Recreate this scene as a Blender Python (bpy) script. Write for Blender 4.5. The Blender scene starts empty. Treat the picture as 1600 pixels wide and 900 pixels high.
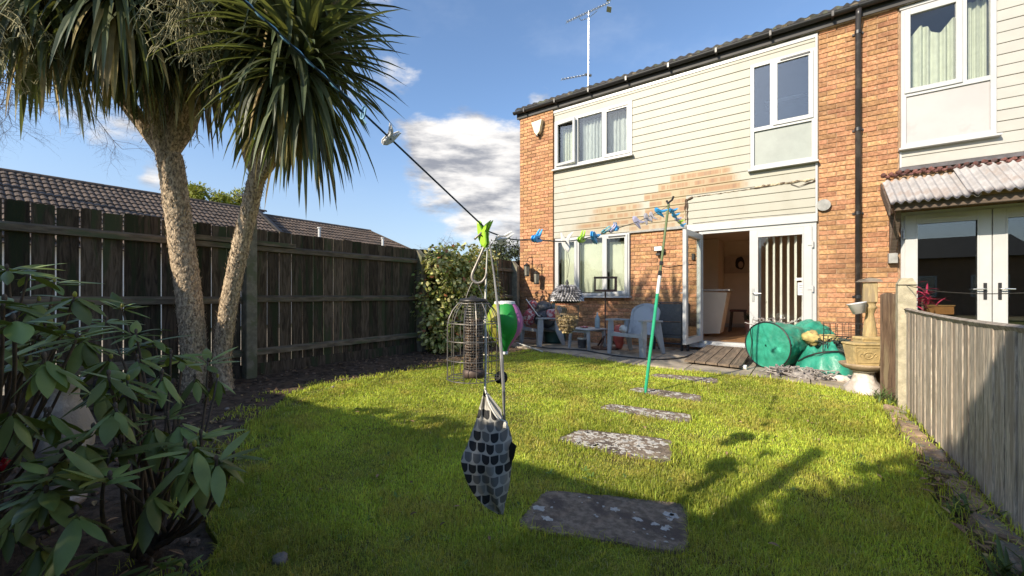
import bpy, bmesh, math, random
import numpy as np
from mathutils import Vector, Matrix, Quaternion, noise as mn

random.seed(7)
rng = np.random.default_rng(7)
sc = bpy.context.scene
col = sc.collection

# ------------------------------------------------------------------ camera
FPX = 639.0                      # focal length in photo pixels (1600 wide)
HZ = 461.0
YAW = math.atan(450 / 639.0)     # camera is turned left of +Y
SN, CS = math.sin(YAW), math.cos(YAW)
CAMH = 1.0
cam_d = bpy.data.cameras.new('camera')
cam_d.sensor_width = 36.0
cam_d.lens = 36.0 * FPX / 1600.0
cam_d.shift_y = (HZ - 450.0) / 1600.0
cam_d.clip_start = 0.05
cam_d.clip_end = 3000
cam = bpy.data.objects.new('camera', cam_d)
cam.location = (0, 0, CAMH)
cam.rotation_euler = (math.pi / 2, 0, YAW)
col.objects.link(cam)
sc.camera = cam

# ------------------------------------------------------------------ sun, sky, exposure
SUN_L = Vector((0.51, 1.70, -1.0)).normalized()       # the way the light travels
SUN_EL = math.asin(-SUN_L.z)
SUN_AZ = math.atan2(-SUN_L.x, -SUN_L.y)               # clockwise from +Y
sd = bpy.data.lights.new('sun', 'SUN')
sd.energy = 3.35
sd.angle = math.radians(0.53)
sd.color = (1.0, 0.90, 0.73)
so = bpy.data.objects.new('sun', sd)
so.rotation_euler = SUN_L.to_track_quat('-Z', 'Y').to_euler()
so.location = (-5, -16, 12)
col.objects.link(so)

sc.view_settings.view_transform = 'Standard'
sc.view_settings.look = 'None'
sc.view_settings.exposure = 1.06
sc.view_settings.gamma = 1.0
sc.view_settings.use_curve_mapping = False
sc.render.engine = 'CYCLES'

world = bpy.data.worlds.new('World')
sc.world = world
world.use_nodes = True
wt = world.node_tree
for n in list(wt.nodes):
    wt.nodes.remove(n)


class G:
    """tiny node-graph helper"""
    def __init__(s, t):
        s.t = t
    def n(s, typ, **kw):
        nd = s.t.nodes.new(typ)
        for k, v in kw.items():
            setattr(nd, k, v)
        return nd
    def l(s, a, b):
        s.t.links.new(a, b)
    def put(s, inp, v):
        if isinstance(v, bpy.types.NodeSocket):
            s.l(v, inp)
        else:
            inp.default_value = v
    def math(s, op, a, b=0.0, clamp=False):
        nd = s.n('ShaderNodeMath', operation=op, use_clamp=clamp)
        s.put(nd.inputs[0], a); s.put(nd.inputs[1], b)
        return nd.outputs[0]
    def mix(s, f, a, b, typ='MIX'):
        nd = s.n('ShaderNodeMix', data_type='RGBA', blend_type=typ)
        s.put(nd.inputs[0], f)
        s.put(nd.inputs[6], a if isinstance(a, bpy.types.NodeSocket) else (*a[:3], 1))
        s.put(nd.inputs[7], b if isinstance(b, bpy.types.NodeSocket) else (*b[:3], 1))
        return nd.outputs[2]
    def noise(s, vec, scale, detail=4, rough=0.55, dist=0.0):
        nd = s.n('ShaderNodeTexNoise')
        if vec is not None:
            s.l(vec, nd.inputs['Vector'])
        nd.inputs['Scale'].default_value = scale
        nd.inputs['Detail'].default_value = detail
        nd.inputs['Roughness'].default_value = rough
        nd.inputs['Distortion'].default_value = dist
        return nd.outputs[0]
    def ss(s, x, a, b):
        nd = s.n('ShaderNodeMapRange', interpolation_type='SMOOTHSTEP')
        s.put(nd.inputs[0], x); nd.inputs[1].default_value = a; nd.inputs[2].default_value = b
        nd.inputs[3].default_value = 0; nd.inputs[4].default_value = 1
        return nd.outputs[0]
    def sep(s, v):
        nd = s.n('ShaderNodeSeparateXYZ'); s.l(v, nd.inputs[0]); return nd.outputs
    def comb(s, x, y, z):
        nd = s.n('ShaderNodeCombineXYZ')
        s.put(nd.inputs[0], x); s.put(nd.inputs[1], y); s.put(nd.inputs[2], z)
        return nd.outputs[0]


def ray(px, py):
    u, v = (px - 800) / FPX, (HZ - py) / FPX
    return Vector((-SN + u * CS, CS + u * SN, v)).normalized()


def P(px, py, d):
    """the point at depth d (metres along the view axis) seen at photo pixel px,py"""
    u, v = (px - 800) / FPX, (HZ - py) / FPX
    return Vector((d * (-SN + u * CS), d * (CS + u * SN), CAMH + v * d))


def to_px(p):
    d = -SN * p[0] + CS * p[1]
    r = CS * p[0] + SN * p[1]
    if d < 0.05:
        return (-9999, -9999, d)
    return (800 + FPX * r / d, HZ - FPX * (p[2] - CAMH) / d, d)


g = G(wt)
sky = g.n('ShaderNodeTexSky', sky_type='NISHITA')
sky.sun_disc = False
sky.sun_elevation = SUN_EL
sky.sun_rotation = SUN_AZ
sky.air_density = 1.0
sky.dust_density = 0.6
sky.ozone_density = 2.2
sky.altitude = 50
tc = g.n('ShaderNodeTexCoord')
dirv = tc.outputs['Generated']
sx, sy, sz = g.sep(dirv)
# cumulus: noise on the direction, flattened vertically; a thick bank lies low behind the house corner
flat = g.comb(sx, sy, g.math('MULTIPLY', sz, 2.2))
nA = g.noise(flat, 3.4, 9, 0.60, 0.15)
nB = g.noise(flat, 9.0, 6, 0.6)


def lobe(px, py, rad):
    c = ray(px, py)
    nd = g.n('ShaderNodeVectorMath', operation='DISTANCE')
    g.l(g.comb(sx, sy, g.math('MULTIPLY', sz, 1.15)), nd.inputs[0])
    nd.inputs[1].default_value = (c.x, c.y, c.z * 1.15)
    return g.math('MULTIPLY', g.math('SUBTRACT', 1.0, g.math('DIVIDE', nd.outputs['Value'], rad), clamp=True), 1.0)


bank = g.math('MAXIMUM', lobe(740, 272, 0.24), lobe(870, 300, 0.30))
bank = g.math('MAXIMUM', bank, g.math('MULTIPLY', lobe(680, 235, 0.13), 0.9))
bank = g.math('MAXIMUM', bank, g.math('MULTIPLY', lobe(640, 120, 0.09), 0.38))
bank = g.math('MAXIMUM', bank, g.math('MULTIPLY', lobe(190, 190, 0.16), 0.55))
bank = g.math('MAXIMUM', bank, g.math('MULTIPLY', lobe(235, 275, 0.08), 0.55))
bank = g.math('MAXIMUM', bank, g.math('MULTIPLY', lobe(850, 150, 0.09), 0.5))
dens = g.math('ADD', g.math('MULTIPLY', bank, 0.62), g.math('MULTIPLY', g.math('SUBTRACT', nA, 0.5), 1.15))
dens = g.math('ADD', dens, g.math('MULTIPLY', g.math('SUBTRACT', nB, 0.5), 0.30))
cl = g.ss(dens, 0.17, 0.36)
# the far side of the sky has a little thin cloud of its own
veil = g.math('MULTIPLY', g.ss(g.noise(flat, 1.6, 6, 0.62, 0.3), 0.52, 0.8), 0.16)
shade = g.ss(g.noise(g.comb(sx, sy, g.math('ADD', g.math('MULTIPLY', sz, 4.0), 0.13)), 5.0, 6, 0.6), 0.36, 0.62)
cloud_col = g.mix(shade, (1.15, 1.22, 1.42), (3.5, 3.4, 3.3))
hzf = g.math('SUBTRACT', 1.0, g.ss(sz, -0.02, 0.42))
base = g.mix(1.0, sky.outputs[0], (0.67, 0.71, 0.75), 'MULTIPLY')
base = g.mix(g.math('MULTIPLY', hzf, 0.62), base, (1.62, 1.80, 2.10))
skyc = g.mix(veil, base, (3.9, 4.1, 4.4))
skyc = g.mix(cl, skyc, cloud_col)
bg = g.n('ShaderNodeBackground')
bg.inputs['Strength'].default_value = 0.15
g.l(skyc, bg.inputs['Color'])
wo = g.n('ShaderNodeOutputWorld')
g.l(bg.outputs[0], wo.inputs['Surface'])

# ------------------------------------------------------------------ materials
MATS = {}


def M(name, c, rough=0.6, var=0.15, scale=6.0, rnd=0.0, hue=0.0, bump=0.0, bscale=60.0, metal=0.0,
      spec=0.5, wst=0.0, stretch=(1, 1, 1), c2=None, c2scale=3.0, c2lo=0.5, c2hi=0.62, dist=0.0, trans=0.0, tcol=None, coat=0.0, detail=5):
    if name in MATS:
        return MATS[name]
    m = bpy.data.materials.new(name)
    m.use_nodes = True
    t = m.node_tree
    for n in list(t.nodes):
        t.nodes.remove(n)
    g = G(t)
    out = g.n('ShaderNodeOutputMaterial')
    b = g.n('ShaderNodeBsdfPrincipled')
    tc = g.n('ShaderNodeTexCoord')
    oi = g.n('ShaderNodeObjectInfo')
    ge = g.n('ShaderNodeNewGeometry')
    off = g.math('MULTIPLY', oi.outputs['Random'], 37.0)
    mp = g.n('ShaderNodeVectorMath', operation='MULTIPLY_ADD')
    g.l(tc.outputs['Object'], mp.inputs[0]); mp.inputs[1].default_value = stretch
    g.l(g.comb(off, off, off), mp.inputs[2])
    vec = mp.outputs[0]
    nz = g.noise(vec, scale, detail, 0.6, dist)
    f = g.ss(nz, 0.3, 0.7)
    lo = tuple(x * (1 - var) for x in c); hi = tuple(min(1, x * (1 + var)) for x in c)
    cc = g.mix(f, lo, hi)
    if c2 is not None:
        f2 = g.ss(g.noise(vec, c2scale, 6, 0.62), c2lo, c2hi)
        cc = g.mix(f2, cc, c2)
    if wst:
        wn = g.noise(ge.outputs['Position'], 1.1, 6, 0.65, 0.4)
        cc = g.mix(g.math('MULTIPLY', g.ss(wn, 0.48, 0.72), wst), cc, tuple(x * 0.36 for x in c))
    if rnd or hue:
        r = g.math('FRACT', g.math('ADD', oi.outputs['Random'], ge.outputs['Random Per Island']))
        r2 = g.math('FRACT', g.math('MULTIPLY', r, 7.31))
        hs = g.n('ShaderNodeHueSaturation')
        g.l(cc, hs.inputs['Color'])
        g.l(g.math('ADD', 0.5, g.math('MULTIPLY', g.math('SUBTRACT', r2, 0.5), hue)), hs.inputs['Hue'])
        g.l(g.math('ADD', 1.0, g.math('MULTIPLY', g.math('SUBTRACT', r, 0.5), 2 * rnd)), hs.inputs['Value'])
        cc = hs.outputs[0]
    g.l(cc, b.inputs['Base Color'])
    b.inputs['Roughness'].default_value = rough
    b.inputs['Metallic'].default_value = metal
    b.inputs['Specular IOR Level'].default_value = spec
    b.inputs['Coat Weight'].default_value = coat
    if bump:
        bn = g.n('ShaderNodeBump')
        bn.inputs['Strength'].default_value = min(1.0, bump)
        bn.inputs['Distance'].default_value = 0.01
        g.l(g.noise(vec, bscale, 5, 0.6), bn.inputs['Height'])
        g.l(bn.outputs[0], b.inputs['Normal'])
    sh = b.outputs[0]
    if trans:
        tr = g.n('ShaderNodeBsdfTranslucent')
        if tcol:
            g.l(g.mix(1.0, cc, tcol, 'MULTIPLY'), tr.inputs[0])
        else:
            g.l(cc, tr.inputs[0])
        mx = g.n('ShaderNodeMixShader')
        mx.inputs[0].default_value = trans
        g.l(b.outputs[0], mx.inputs[1]); g.l(tr.outputs[0], mx.inputs[2])
        sh = mx.outputs[0]
    g.l(sh, out.inputs['Surface'])
    MATS[name] = m
    return m


def glass(name, tint=(1, 1, 1), refl=1.0, rough=0.0):
    if name in MATS:
        return MATS[name]
    m = bpy.data.materials.new(name); m.use_nodes = True
    t = m.node_tree
    for n in list(t.nodes):
        t.nodes.remove(n)
    g = G(t)
    out = g.n('ShaderNodeOutputMaterial')
    fr = g.n('ShaderNodeFresnel'); fr.inputs[0].default_value = 1.65
    tr = g.n('ShaderNodeBsdfTransparent'); tr.inputs[0].default_value = (*tint, 1)
    gl = g.n('ShaderNodeBsdfGlossy'); gl.inputs['Roughness'].default_value = rough
    mx = g.n('ShaderNodeMixShader')
    g.l(g.math('MULTIPLY', fr.outputs[0], refl, clamp=True), mx.inputs[0])
    g.l(tr.outputs[0], mx.inputs[1]); g.l(gl.outputs[0], mx.inputs[2])
    g.l(mx.outputs[0], out.inputs['Surface'])
    MATS[name] = m
    return m


# ------------------------------------------------------------------ mesh helpers
class MB:
    def __init__(s):
        s.v = []; s.f = []; s.uv = None
    def add(s, vs, fs):
        k = len(s.v)
        s.v.extend([tuple(x) for x in vs])
        s.f.extend([tuple(i + k for i in f) for f in fs])
        return s
    def box(s, x0, x1, y0, y1, z0, z1):
        v = [(x0, y0, z0), (x1, y0, z0), (x1, y1, z0), (x0, y1, z0), (x0, y0, z1), (x1, y0, z1), (x1, y1, z1), (x0, y1, z1)]
        return s.add(v, [(0, 3, 2, 1), (4, 5, 6, 7), (0, 1, 5, 4), (1, 2, 6, 5), (2, 3, 7, 6), (3, 0, 4, 7)])
    def bbox(s, x0, x1, y0, y1, z0, z1, b=0.004):
        """box with chamfered edges along z and top/bottom rims"""
        ring = lambda i, z: [(x0 + i + b, y0 + i, z), (x1 - i - b, y0 + i, z), (x1 - i, y0 + i + b, z), (x1 - i, y1 - i - b, z),
                             (x1 - i - b, y1 - i, z), (x0 + i + b, y1 - i, z), (x0 + i, y1 - i - b, z), (x0 + i, y0 + i + b, z)]
        vs = ring(b, z0) + ring(0, z0 + b) + ring(0, z1 - b) + ring(b, z1)
        fs = [tuple(range(7, -1, -1)), tuple(range(24, 32))]
        for r in range(3):
            for i in range(8):
                j = (i + 1) % 8
                fs.append((r * 8 + i, r * 8 + j, r * 8 + 8 + j, r * 8 + 8 + i))
        return s.add(vs, fs)
    def bar(s, p, q, w, h=None, up=(0, 0, 1)):
        """rectangular bar from p to q"""
        p = Vector(p); q = Vector(q); h = w if h is None else h
        d = (q - p).normalized(); u = Vector(up)
        if abs(d.dot(u)) > 0.98:
            u = Vector((0, 1, 0))
        a = d.cross(u).normalized() * (w / 2); b = a.cross(d).normalized() * (h / 2)
        vs = [p - a - b, p + a - b, p + a + b, p - a + b, q - a - b, q + a - b, q + a + b, q - a + b]
        return s.add(vs, [(0, 3, 2, 1), (4, 5, 6, 7), (0, 1, 5, 4), (1, 2, 6, 5), (2, 3, 7, 6), (3, 0, 4, 7)])
    def tube(s, pts, r, n=6, cap=True, jit=0.0):
        pts = [Vector(p) for p in pts]
        m = len(pts)
        rs = r if isinstance(r, (list, tuple)) else [r] * m
        k = len(s.v)
        ref = Vector((0.31, 0.17, 0.94)).normalized()
        prev = None
        for i, p in enumerate(pts):
            d = (pts[min(i + 1, m - 1)] - pts[max(i - 1, 0)])
            d = d.normalized() if d.length > 1e-9 else Vector((0, 0, 1))
            if prev is None:
                a = d.cross(ref if abs(d.dot(ref)) < 0.95 else Vector((1, 0, 0))).normalized()
            else:
                a = (prev - d * prev.dot(d)).normalized()
            prev = a
            b = d.cross(a)
            for j in range(n):
                th = 2 * math.pi * j / n
                rr = rs[i] * (1 + (random.uniform(-jit, jit) if jit else 0))
                s.v.append(tuple(p + (a * math.cos(th) + b * math.sin(th)) * rr))
        for i in range(m - 1):
            for j in range(n):
                j2 = (j + 1) % n
                s.f.append((k + i * n + j, k + i * n + j2, k + (i + 1) * n + j2, k + (i + 1) * n + j))
        if cap:
            s.f.append(tuple(k + j for j in range(n - 1, -1, -1)))
            s.f.append(tuple(k + (m - 1) * n + j for j in range(n)))
        return s
    def lathe(s, prof, n=20, o=(0, 0, 0), sx=1.0, sy=1.0, a0=0.0, a1=2 * math.pi):
        """profile of (radius, z)"""
        k = len(s.v)
        full = abs(a1 - a0 - 2 * math.pi) < 1e-6
        cols = n if full else n + 1
        for r, z in prof:
            for j in range(cols):
                th = a0 + (a1 - a0) * j / n
                s.v.append((o[0] + r * math.cos(th) * sx, o[1] + r * math.sin(th) * sy, o[2] + z))
        for i in range(len(prof) - 1):
            for j in range(n):
                j2 = (j + 1) % cols
                s.f.append((k + i * cols + j, k + i * cols + j2, k + (i + 1) * cols + j2, k + (i + 1) * cols + j))
        return s
    def grid(s, fn, nu, nv, uv=False):
        k = len(s.v)
        for i in range(nu + 1):
            for j in range(nv + 1):
                s.v.append(tuple(fn(i / nu, j / nv)))
        for i in range(nu):
            for j in range(nv):
                a = k + i * (nv + 1) + j
                s.f.append((a, a + nv + 1, a + nv + 2, a + 1))
        return s
    def prism(s, poly, ext):
        """polygon of 3D points extruded by vector ext"""
        n = len(poly); e = Vector(ext)
        vs = [Vector(p) for p in poly] + [Vector(p) + e for p in poly]
        fs = [tuple(range(n - 1, -1, -1)), tuple(range(n, 2 * n))] + [(i, (i + 1) % n, n + (i + 1) % n, n + i) for i in range(n)]
        return s.add(vs, fs)
    def sphere(s, c, r, nu=10, nv=7, sc=(1, 1, 1), jit=0.0):
        prof = [(max(1e-4, math.sin(math.pi * i / nv)) * r, -math.cos(math.pi * i / nv) * r) for i in range(nv + 1)]
        k = len(s.v)
        s.lathe(prof, nu)
        for i in range(k, len(s.v)):
            x, y, z = s.v[i]
            q = 1 + (jit * mn.noise(Vector((x / r * 1.3 + c[0] * 7, y / r * 1.3 + c[1] * 5, z / r * 1.3))) if jit else 0)
            s.v[i] = (c[0] + x * sc[0] * q, c[1] + y * sc[1] * q, c[2] + z * sc[2] * q)
        return s
    def mesh(s, name, mat, smooth=False):
        me = bpy.data.meshes.new(name)
        me.from_pydata(s.v, [], s.f)
        if mat:
            me.materials.append(mat)
        if smooth:
            me.polygons.foreach_set('use_smooth', [True] * len(me.polygons))
        me.update()
        return me
    def build(s, name, mat, parent=None, smooth=False):
        return link(name, s.mesh(name, mat, smooth), parent)


def link(name, me, parent=None, mtx=None):
    o = bpy.data.objects.new(name, me)
    col.objects.link(o)
    if parent is not None:
        o.parent = parent
        if parent.type == 'EMPTY':
            o.matrix_parent_inverse = Matrix.Translation(-Vector(parent.location))
        # a mesh parent sits with its own frame at the world origin
    if mtx is not None:
        o.matrix_basis = mtx
    return o


def tag(o, label=None, cat=None, group=None, kind=None):
    if label: o['label'] = label
    if cat: o['category'] = cat
    if group: o['group'] = group
    if kind: o['kind'] = kind
    return o


def thing(name, label, cat, loc=(0, 0, 0), group=None):
    o = bpy.data.objects.new(name, None)
    o.empty_display_size = 0.1
    o.location = loc
    col.objects.link(o)
    return tag(o, label, cat, group)


def np_mesh(name, V, Fq, mat, parent=None, smooth=False):
    """numpy vertices (n,3) and faces (m,k)"""
    me = bpy.data.meshes.new(name)
    k = Fq.shape[1]
    me.vertices.add(len(V)); me.vertices.foreach_set('co', V.astype(np.float32).ravel())
    me.loops.add(Fq.size); me.loops.foreach_set('vertex_index', Fq.astype(np.int32).ravel())
    me.polygons.add(len(Fq))
    me.polygons.foreach_set('loop_start', np.arange(0, Fq.size, k, dtype=np.int32))
    me.polygons.foreach_set('loop_total', np.full(len(Fq), k, dtype=np.int32))
    if smooth:
        me.polygons.foreach_set('use_smooth', np.ones(len(Fq), dtype=bool))
    me.materials.append(mat)
    me.update(calc_edges=True)
    return link(name, me, parent)


def leaf(mb, base, d, up, L, W, droop=0.0, n=5, fold=0.25, shape='lance', curl=0.0):
    """a leaf blade growing from base along d, two faces wide"""
    d = Vector(d).normalized(); up = Vector(up)
    p = Vector(base)
    side = d.cross(up)
    side = side.normalized() if side.length > 1e-4 else Vector((1, 0, 0))
    k = len(mb.v)
    for i in range(n + 1):
        t = i / n
        if shape == 'sword':
            w = W * min(1.0, 0.55 + 2.2 * t) * (1 - t ** 2.2) ** 0.8
        elif shape == 'round':
            w = W * math.sin(math.pi * min(1, 0.05 + 0.95 * t)) ** 0.6
        else:
            w = W * (math.sin(math.pi * (0.03 + 0.97 * t) ** 0.85)) ** 0.8
        w = max(w, 0.0006)
        nrm = side.cross(d).normalized()
        q = p + nrm * (w * fold)
        mb.v.append(tuple(q - side * w * 0.5)); mb.v.append(tuple(p)); mb.v.append(tuple(q + side * w * 0.5))
        if i < n:
            p = p + d * (L / n)
            d = (d + Vector((0, 0, -droop / n))).normalized()
            if curl:
                d = (d + nrm * (-curl / n)).normalized()
    for i in range(n):
        a = k + 3 * i
        mb.f.append((a, a + 1, a + 4, a + 3)); mb.f.append((a + 1, a + 2, a + 5, a + 4))
    return mb


def bez(p0, p1, p2, n=10):
    p0, p1, p2 = Vector(p0), Vector(p1), Vector(p2)
    return [p0 * (1 - t) ** 2 + p1 * 2 * t * (1 - t) + p2 * t * t for t in [i / n for i in range(n + 1)]]


def smooth_path(pts, n=6):
    """Catmull-Rom through pts"""
    pts = [Vector(p) for p in pts]
    q = [pts[0] * 2 - pts[1]] + pts + [pts[-1] * 2 - pts[-2]]
    out = []
    for i in range(1, len(q) - 2):
        for k in range(n):
            t = k / n
            a, b, c, d = q[i - 1], q[i], q[i + 1], q[i + 2]
            out.append(0.5 * ((2 * b) + (c - a) * t + (2 * a - 5 * b + 4 * c - d) * t * t + (3 * b - a - 3 * c + d) * t ** 3))
    out.append(pts[-1])
    return out

# ================================================================== MATERIALS IN USE
m_soil = M('soil', (0.100, 0.072, 0.052), 0.95, 0.5, 14, bump=1.0, bscale=45, c2=(0.13, 0.09, 0.06), c2scale=5, spec=0.1)
m_clod = M('soil_clod', (0.15, 0.105, 0.075), 0.95, 0.4, 30, rnd=0.5, bump=0.8, spec=0.1)
m_litter = M('leaf_litter', (0.26, 0.17, 0.09), 0.85, 0.3, 30, rnd=0.6, hue=0.04, spec=0.2)
m_turf = M('turf', (0.20, 0.23, 0.04), 0.95, 0.4, 9, bump=1.0, bscale=120, c2=(0.12, 0.10, 0.035), c2scale=2.2, spec=0.1)
m_conc = M('patio_concrete', (0.37, 0.31, 0.235), 0.9, 0.25, 4, bump=0.5, bscale=90, c2=(0.22, 0.2, 0.16), c2scale=2.2, spec=0.2)
m_slab = M('slab', (0.25, 0.195, 0.145), 0.92, 0.35, 30, bump=1.0, bscale=120, c2=(0.135, 0.105, 0.085), c2scale=7, spec=0.2)
m_lichen = M('lichen', (0.52, 0.49, 0.44), 0.95, 0.15, 60, spec=0.1, bump=0.5, bscale=200)
m_brick = M('brick', (0.475, 0.245, 0.125), 0.88, 0.28, 28, rnd=0.24, wst=0.55, hue=0.02, bump=0.9, bscale=110, c2=(0.58, 0.35, 0.20), c2scale=14, c2lo=0.52, c2hi=0.75, spec=0.2)
m_mortar = M('mortar', (0.36, 0.235, 0.15), 0.95, 0.25, 30, bump=0.6, bscale=150, spec=0.15)
m_upvc = M('white_upvc', (0.48, 0.475, 0.465), 0.32, 0.05, 3, spec=0.5, c2=(0.44, 0.43, 0.40), c2scale=2.0, c2lo=0.55, c2hi=0.8)
m_clad2 = M('neighbour_cladding', (0.41, 0.39, 0.35), 0.45, 0.05, 3, c2=(0.37, 0.345, 0.295), c2scale=1.4, c2lo=0.55, c2hi=0.8)
m_panel = M('white_panel', (0.42, 0.395, 0.385), 0.5, 0.05, 2, c2=(0.385, 0.355, 0.345), c2scale=2.4)
m_greypanel = M('grey_panel', (0.27, 0.29, 0.26), 0.35, 0.12, 2, bump=0.1)
m_black = M('black_plastic', (0.018, 0.017, 0.018), 0.38, 0.2, 8)
m_pipe = M('dark_pipe', (0.035, 0.03, 0.03), 0.35, 0.2, 4, c2=(0.07, 0.06, 0.055), c2scale=3)
m_fascia = M('fascia', (0.028, 0.025, 0.024), 0.6, 0.25, 6)
m_soffit = M('soffit', (0.42, 0.39, 0.34), 0.7, 0.2, 5, c2=(0.2, 0.17, 0.13), c2scale=3)
m_tile_dark = M('dark_roof_tile', (0.040, 0.036, 0.036), 0.85, 0.3, 20, rnd=0.35, bump=0.5, c2=(0.07, 0.075, 0.05), c2scale=8)
m_gutterdirt = M('gutter_dirt', (0.14, 0.11, 0.07), 0.9, 0.4, 20, bump=0.6)
m_glass = glass('window_glass', (0.95, 0.965, 0.955), 0.8)
m_glass_soft = glass('leaf_glass', (0.92, 0.95, 0.92), 0.25)
m_glass_dark = glass('dark_window_glass', (0.70, 0.76, 0.80), 2.2)
m_blind = M('blind_fabric', (0.80, 0.82, 0.66), 0.8, 0.05, 5, trans=0.15)
m_blind_cream = M('cream_blind_fabric', (0.94, 0.93, 0.86), 0.8, 0.06, 5)
m_net = M('net_curtain', (0.40, 0.43, 0.42), 0.9, 0.2, 12, stretch=(3, 3, 0.6))
m_curtain_green = M('green_curtain', (0.50, 0.52, 0.42), 0.9, 0.08, 10)
m_room = M('room_wall', (0.74, 0.61, 0.48), 0.9, 0.05, 2)
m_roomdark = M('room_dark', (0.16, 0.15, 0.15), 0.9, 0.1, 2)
m_floor = M('room_floor', (0.40, 0.22, 0.11), 0.35, 0.3, 8, stretch=(1, 6, 1))
m_foam = M('foam_seal', (0.60, 0.50, 0.34), 0.9, 0.3, 30, bump=1.0, bscale=60, c2=(0.10, 0.06, 0.04), c2scale=9, c2lo=0.42, c2hi=0.6)
m_foam_dark = M('foam_dark', (0.10, 0.065, 0.045), 0.9, 0.4, 30, bump=1.0)
m_lead = M('lead_flashing', (0.30, 0.29, 0.27), 0.6, 0.2, 12, bump=0.4)
m_alarm = M('alarm_plastic', (0.66, 0.62, 0.44), 0.45, 0.06, 5)
m_silver = M('silver_metal', (0.55, 0.55, 0.54), 0.35, 0.1, 10, metal=0.9)
m_iron = M('black_iron', (0.025, 0.022, 0.02), 0.55, 0.3, 20, metal=0.3)


def cladding_material():
    m = bpy.data.materials.new('cream_cladding'); m.use_nodes = True
    t = m.node_tree
    for n in list(t.nodes):
        t.nodes.remove(n)
    g = G(t)
    out = g.n('ShaderNodeOutputMaterial'); b = g.n('ShaderNodeBsdfPrincipled')
    tc = g.n('ShaderNodeTexCoord')
    x, y, z = g.sep(tc.outputs['Object'])
    row = g.math('FLOOR', g.math('DIVIDE', g.math('SUBTRACT', z, 2.25), 0.145))
    fz = g.math('FRACT', g.math('DIVIDE', g.math('SUBTRACT', z, 2.25), 0.145))
    wn = g.n('ShaderNodeTexWhiteNoise', noise_dimensions='1D'); g.l(row, wn.inputs['W'])
    jit = wn.outputs['Value']
    rz = g.math('ADD', g.math('MULTIPLY', row, 0.145), 2.25)
    # patch beside the door, its left edge stepping up board by board
    xl = g.math('ADD', g.math('ADD', -2.85, g.math('MULTIPLY', g.math('SUBTRACT', rz, 2.4), 0.80)), g.math('MULTIPLY', jit, 0.28))
    a = g.ss(g.math('SUBTRACT', x, xl), 0.0, 0.03)
    a = g.math('MULTIPLY', a, g.ss(g.math('SUBTRACT', g.math('ADD', -0.66, g.math('MULTIPLY', jit, -0.25)), x), 0.0, 0.22))
    a = g.math('MULTIPLY', a, g.math('LESS_THAN', rz, 3.14))
    a = g.math('MULTIPLY', a, g.ss(z, 1.9, 2.6))
    low = g.math('MULTIPLY', g.math('GREATER_THAN', x, -1.72), g.math('LESS_THAN', z, 2.84))
    a = g.math('MULTIPLY', a, g.math('SUBTRACT', 1.0, low))
    # patch over the lower window
    xl2 = g.math('ADD', -4.25, g.math('ADD', g.math('MULTIPLY', jit, 0.35), g.math('MULTIPLY', g.math('SUBTRACT', rz, 2.2), 0.5)))
    a2 = g.math('MULTIPLY', g.ss(g.math('SUBTRACT', x, xl2), 0.0, 0.4), g.ss(g.math('SUBTRACT', -2.55, x), -0.1, 0.15))
    a2 = g.math('MULTIPLY', a2, g.math('MULTIPLY', g.math('LESS_THAN', rz, 2.70), g.ss(z, 2.2, 2.5)))
    mk = g.math('MAXIMUM', a, g.math('MULTIPLY', a2, 0.85))
    p1 = g.noise(g.comb(g.math('MULTIPLY', x, 3.2), g.math('MULTIPLY', row, 3.7), 0.0), 2.6, 3, 0.7)
    p2 = g.noise(g.comb(g.math('MULTIPLY', x, 1.0), g.math('MULTIPLY', row, 1.9), 4.0), 1.3, 3, 0.7)
    dash = g.math('MULTIPLY', g.ss(p1, 0.42, 0.54), g.math('MULTIPLY', g.ss(fz, 0.12, 0.30), g.math('SUBTRACT', 1.0, g.ss(fz, 0.66, 0.80))))
    dash = g.math('MULTIPLY', dash, g.ss(p2, 0.22, 0.45))
    grime = g.noise(g.comb(g.math('MULTIPLY', x, 0.9), y, g.math('MULTIPLY', z, 0.4)), 3.0, 6, 0.6)
    basec = g.mix(g.ss(grime, 0.45, 0.75), (0.365, 0.345, 0.280), (0.33, 0.31, 0.245))
    yel = g.mix(g.ss(p2, 0.35, 0.7), (0.335, 0.25, 0.115), (0.30, 0.18, 0.066))
    c = g.mix(g.math('MULTIPLY', mk, 0.85), basec, yel)
    brown = g.mix(g.ss(p1, 0.55, 0.75), (0.27, 0.12, 0.035), (0.14, 0.055, 0.02))
    c = g.mix(g.math('MULTIPLY', g.math('MULTIPLY', mk, dash), 0.9), c, brown)
    # grey algae at the left end
    gm = g.math('MULTIPLY', g.ss(g.math('SUBTRACT', -3.9, x), 0.0, 0.5), g.ss(g.noise(tc.outputs['Object'], 3.0, 5, 0.6), 0.5, 0.66))
    gm = g.math('MULTIPLY', gm, g.math('LESS_THAN', z, 3.75))
    c = g.mix(g.math('MULTIPLY', gm, 0.5), c, (0.46, 0.44, 0.38))
    g.l(c, b.inputs['Base Color'])
    b.inputs['Roughness'].default_value = 0.5
    bn = g.n('ShaderNodeBump'); bn.inputs['Strength'].default_value = 0.12; bn.inputs['Distance'].default_value = 0.01
    g.l(g.noise(g.comb(g.math('MULTIPLY', x, 2), y, g.math('MULTIPLY', z, 30)), 3.0, 4, 0.6), bn.inputs['Height'])
    g.l(bn.outputs[0], b.inputs['Normal'])
    g.l(b.outputs[0], out.inputs['Surface'])
    return m


m_clad = cladding_material()

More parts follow.
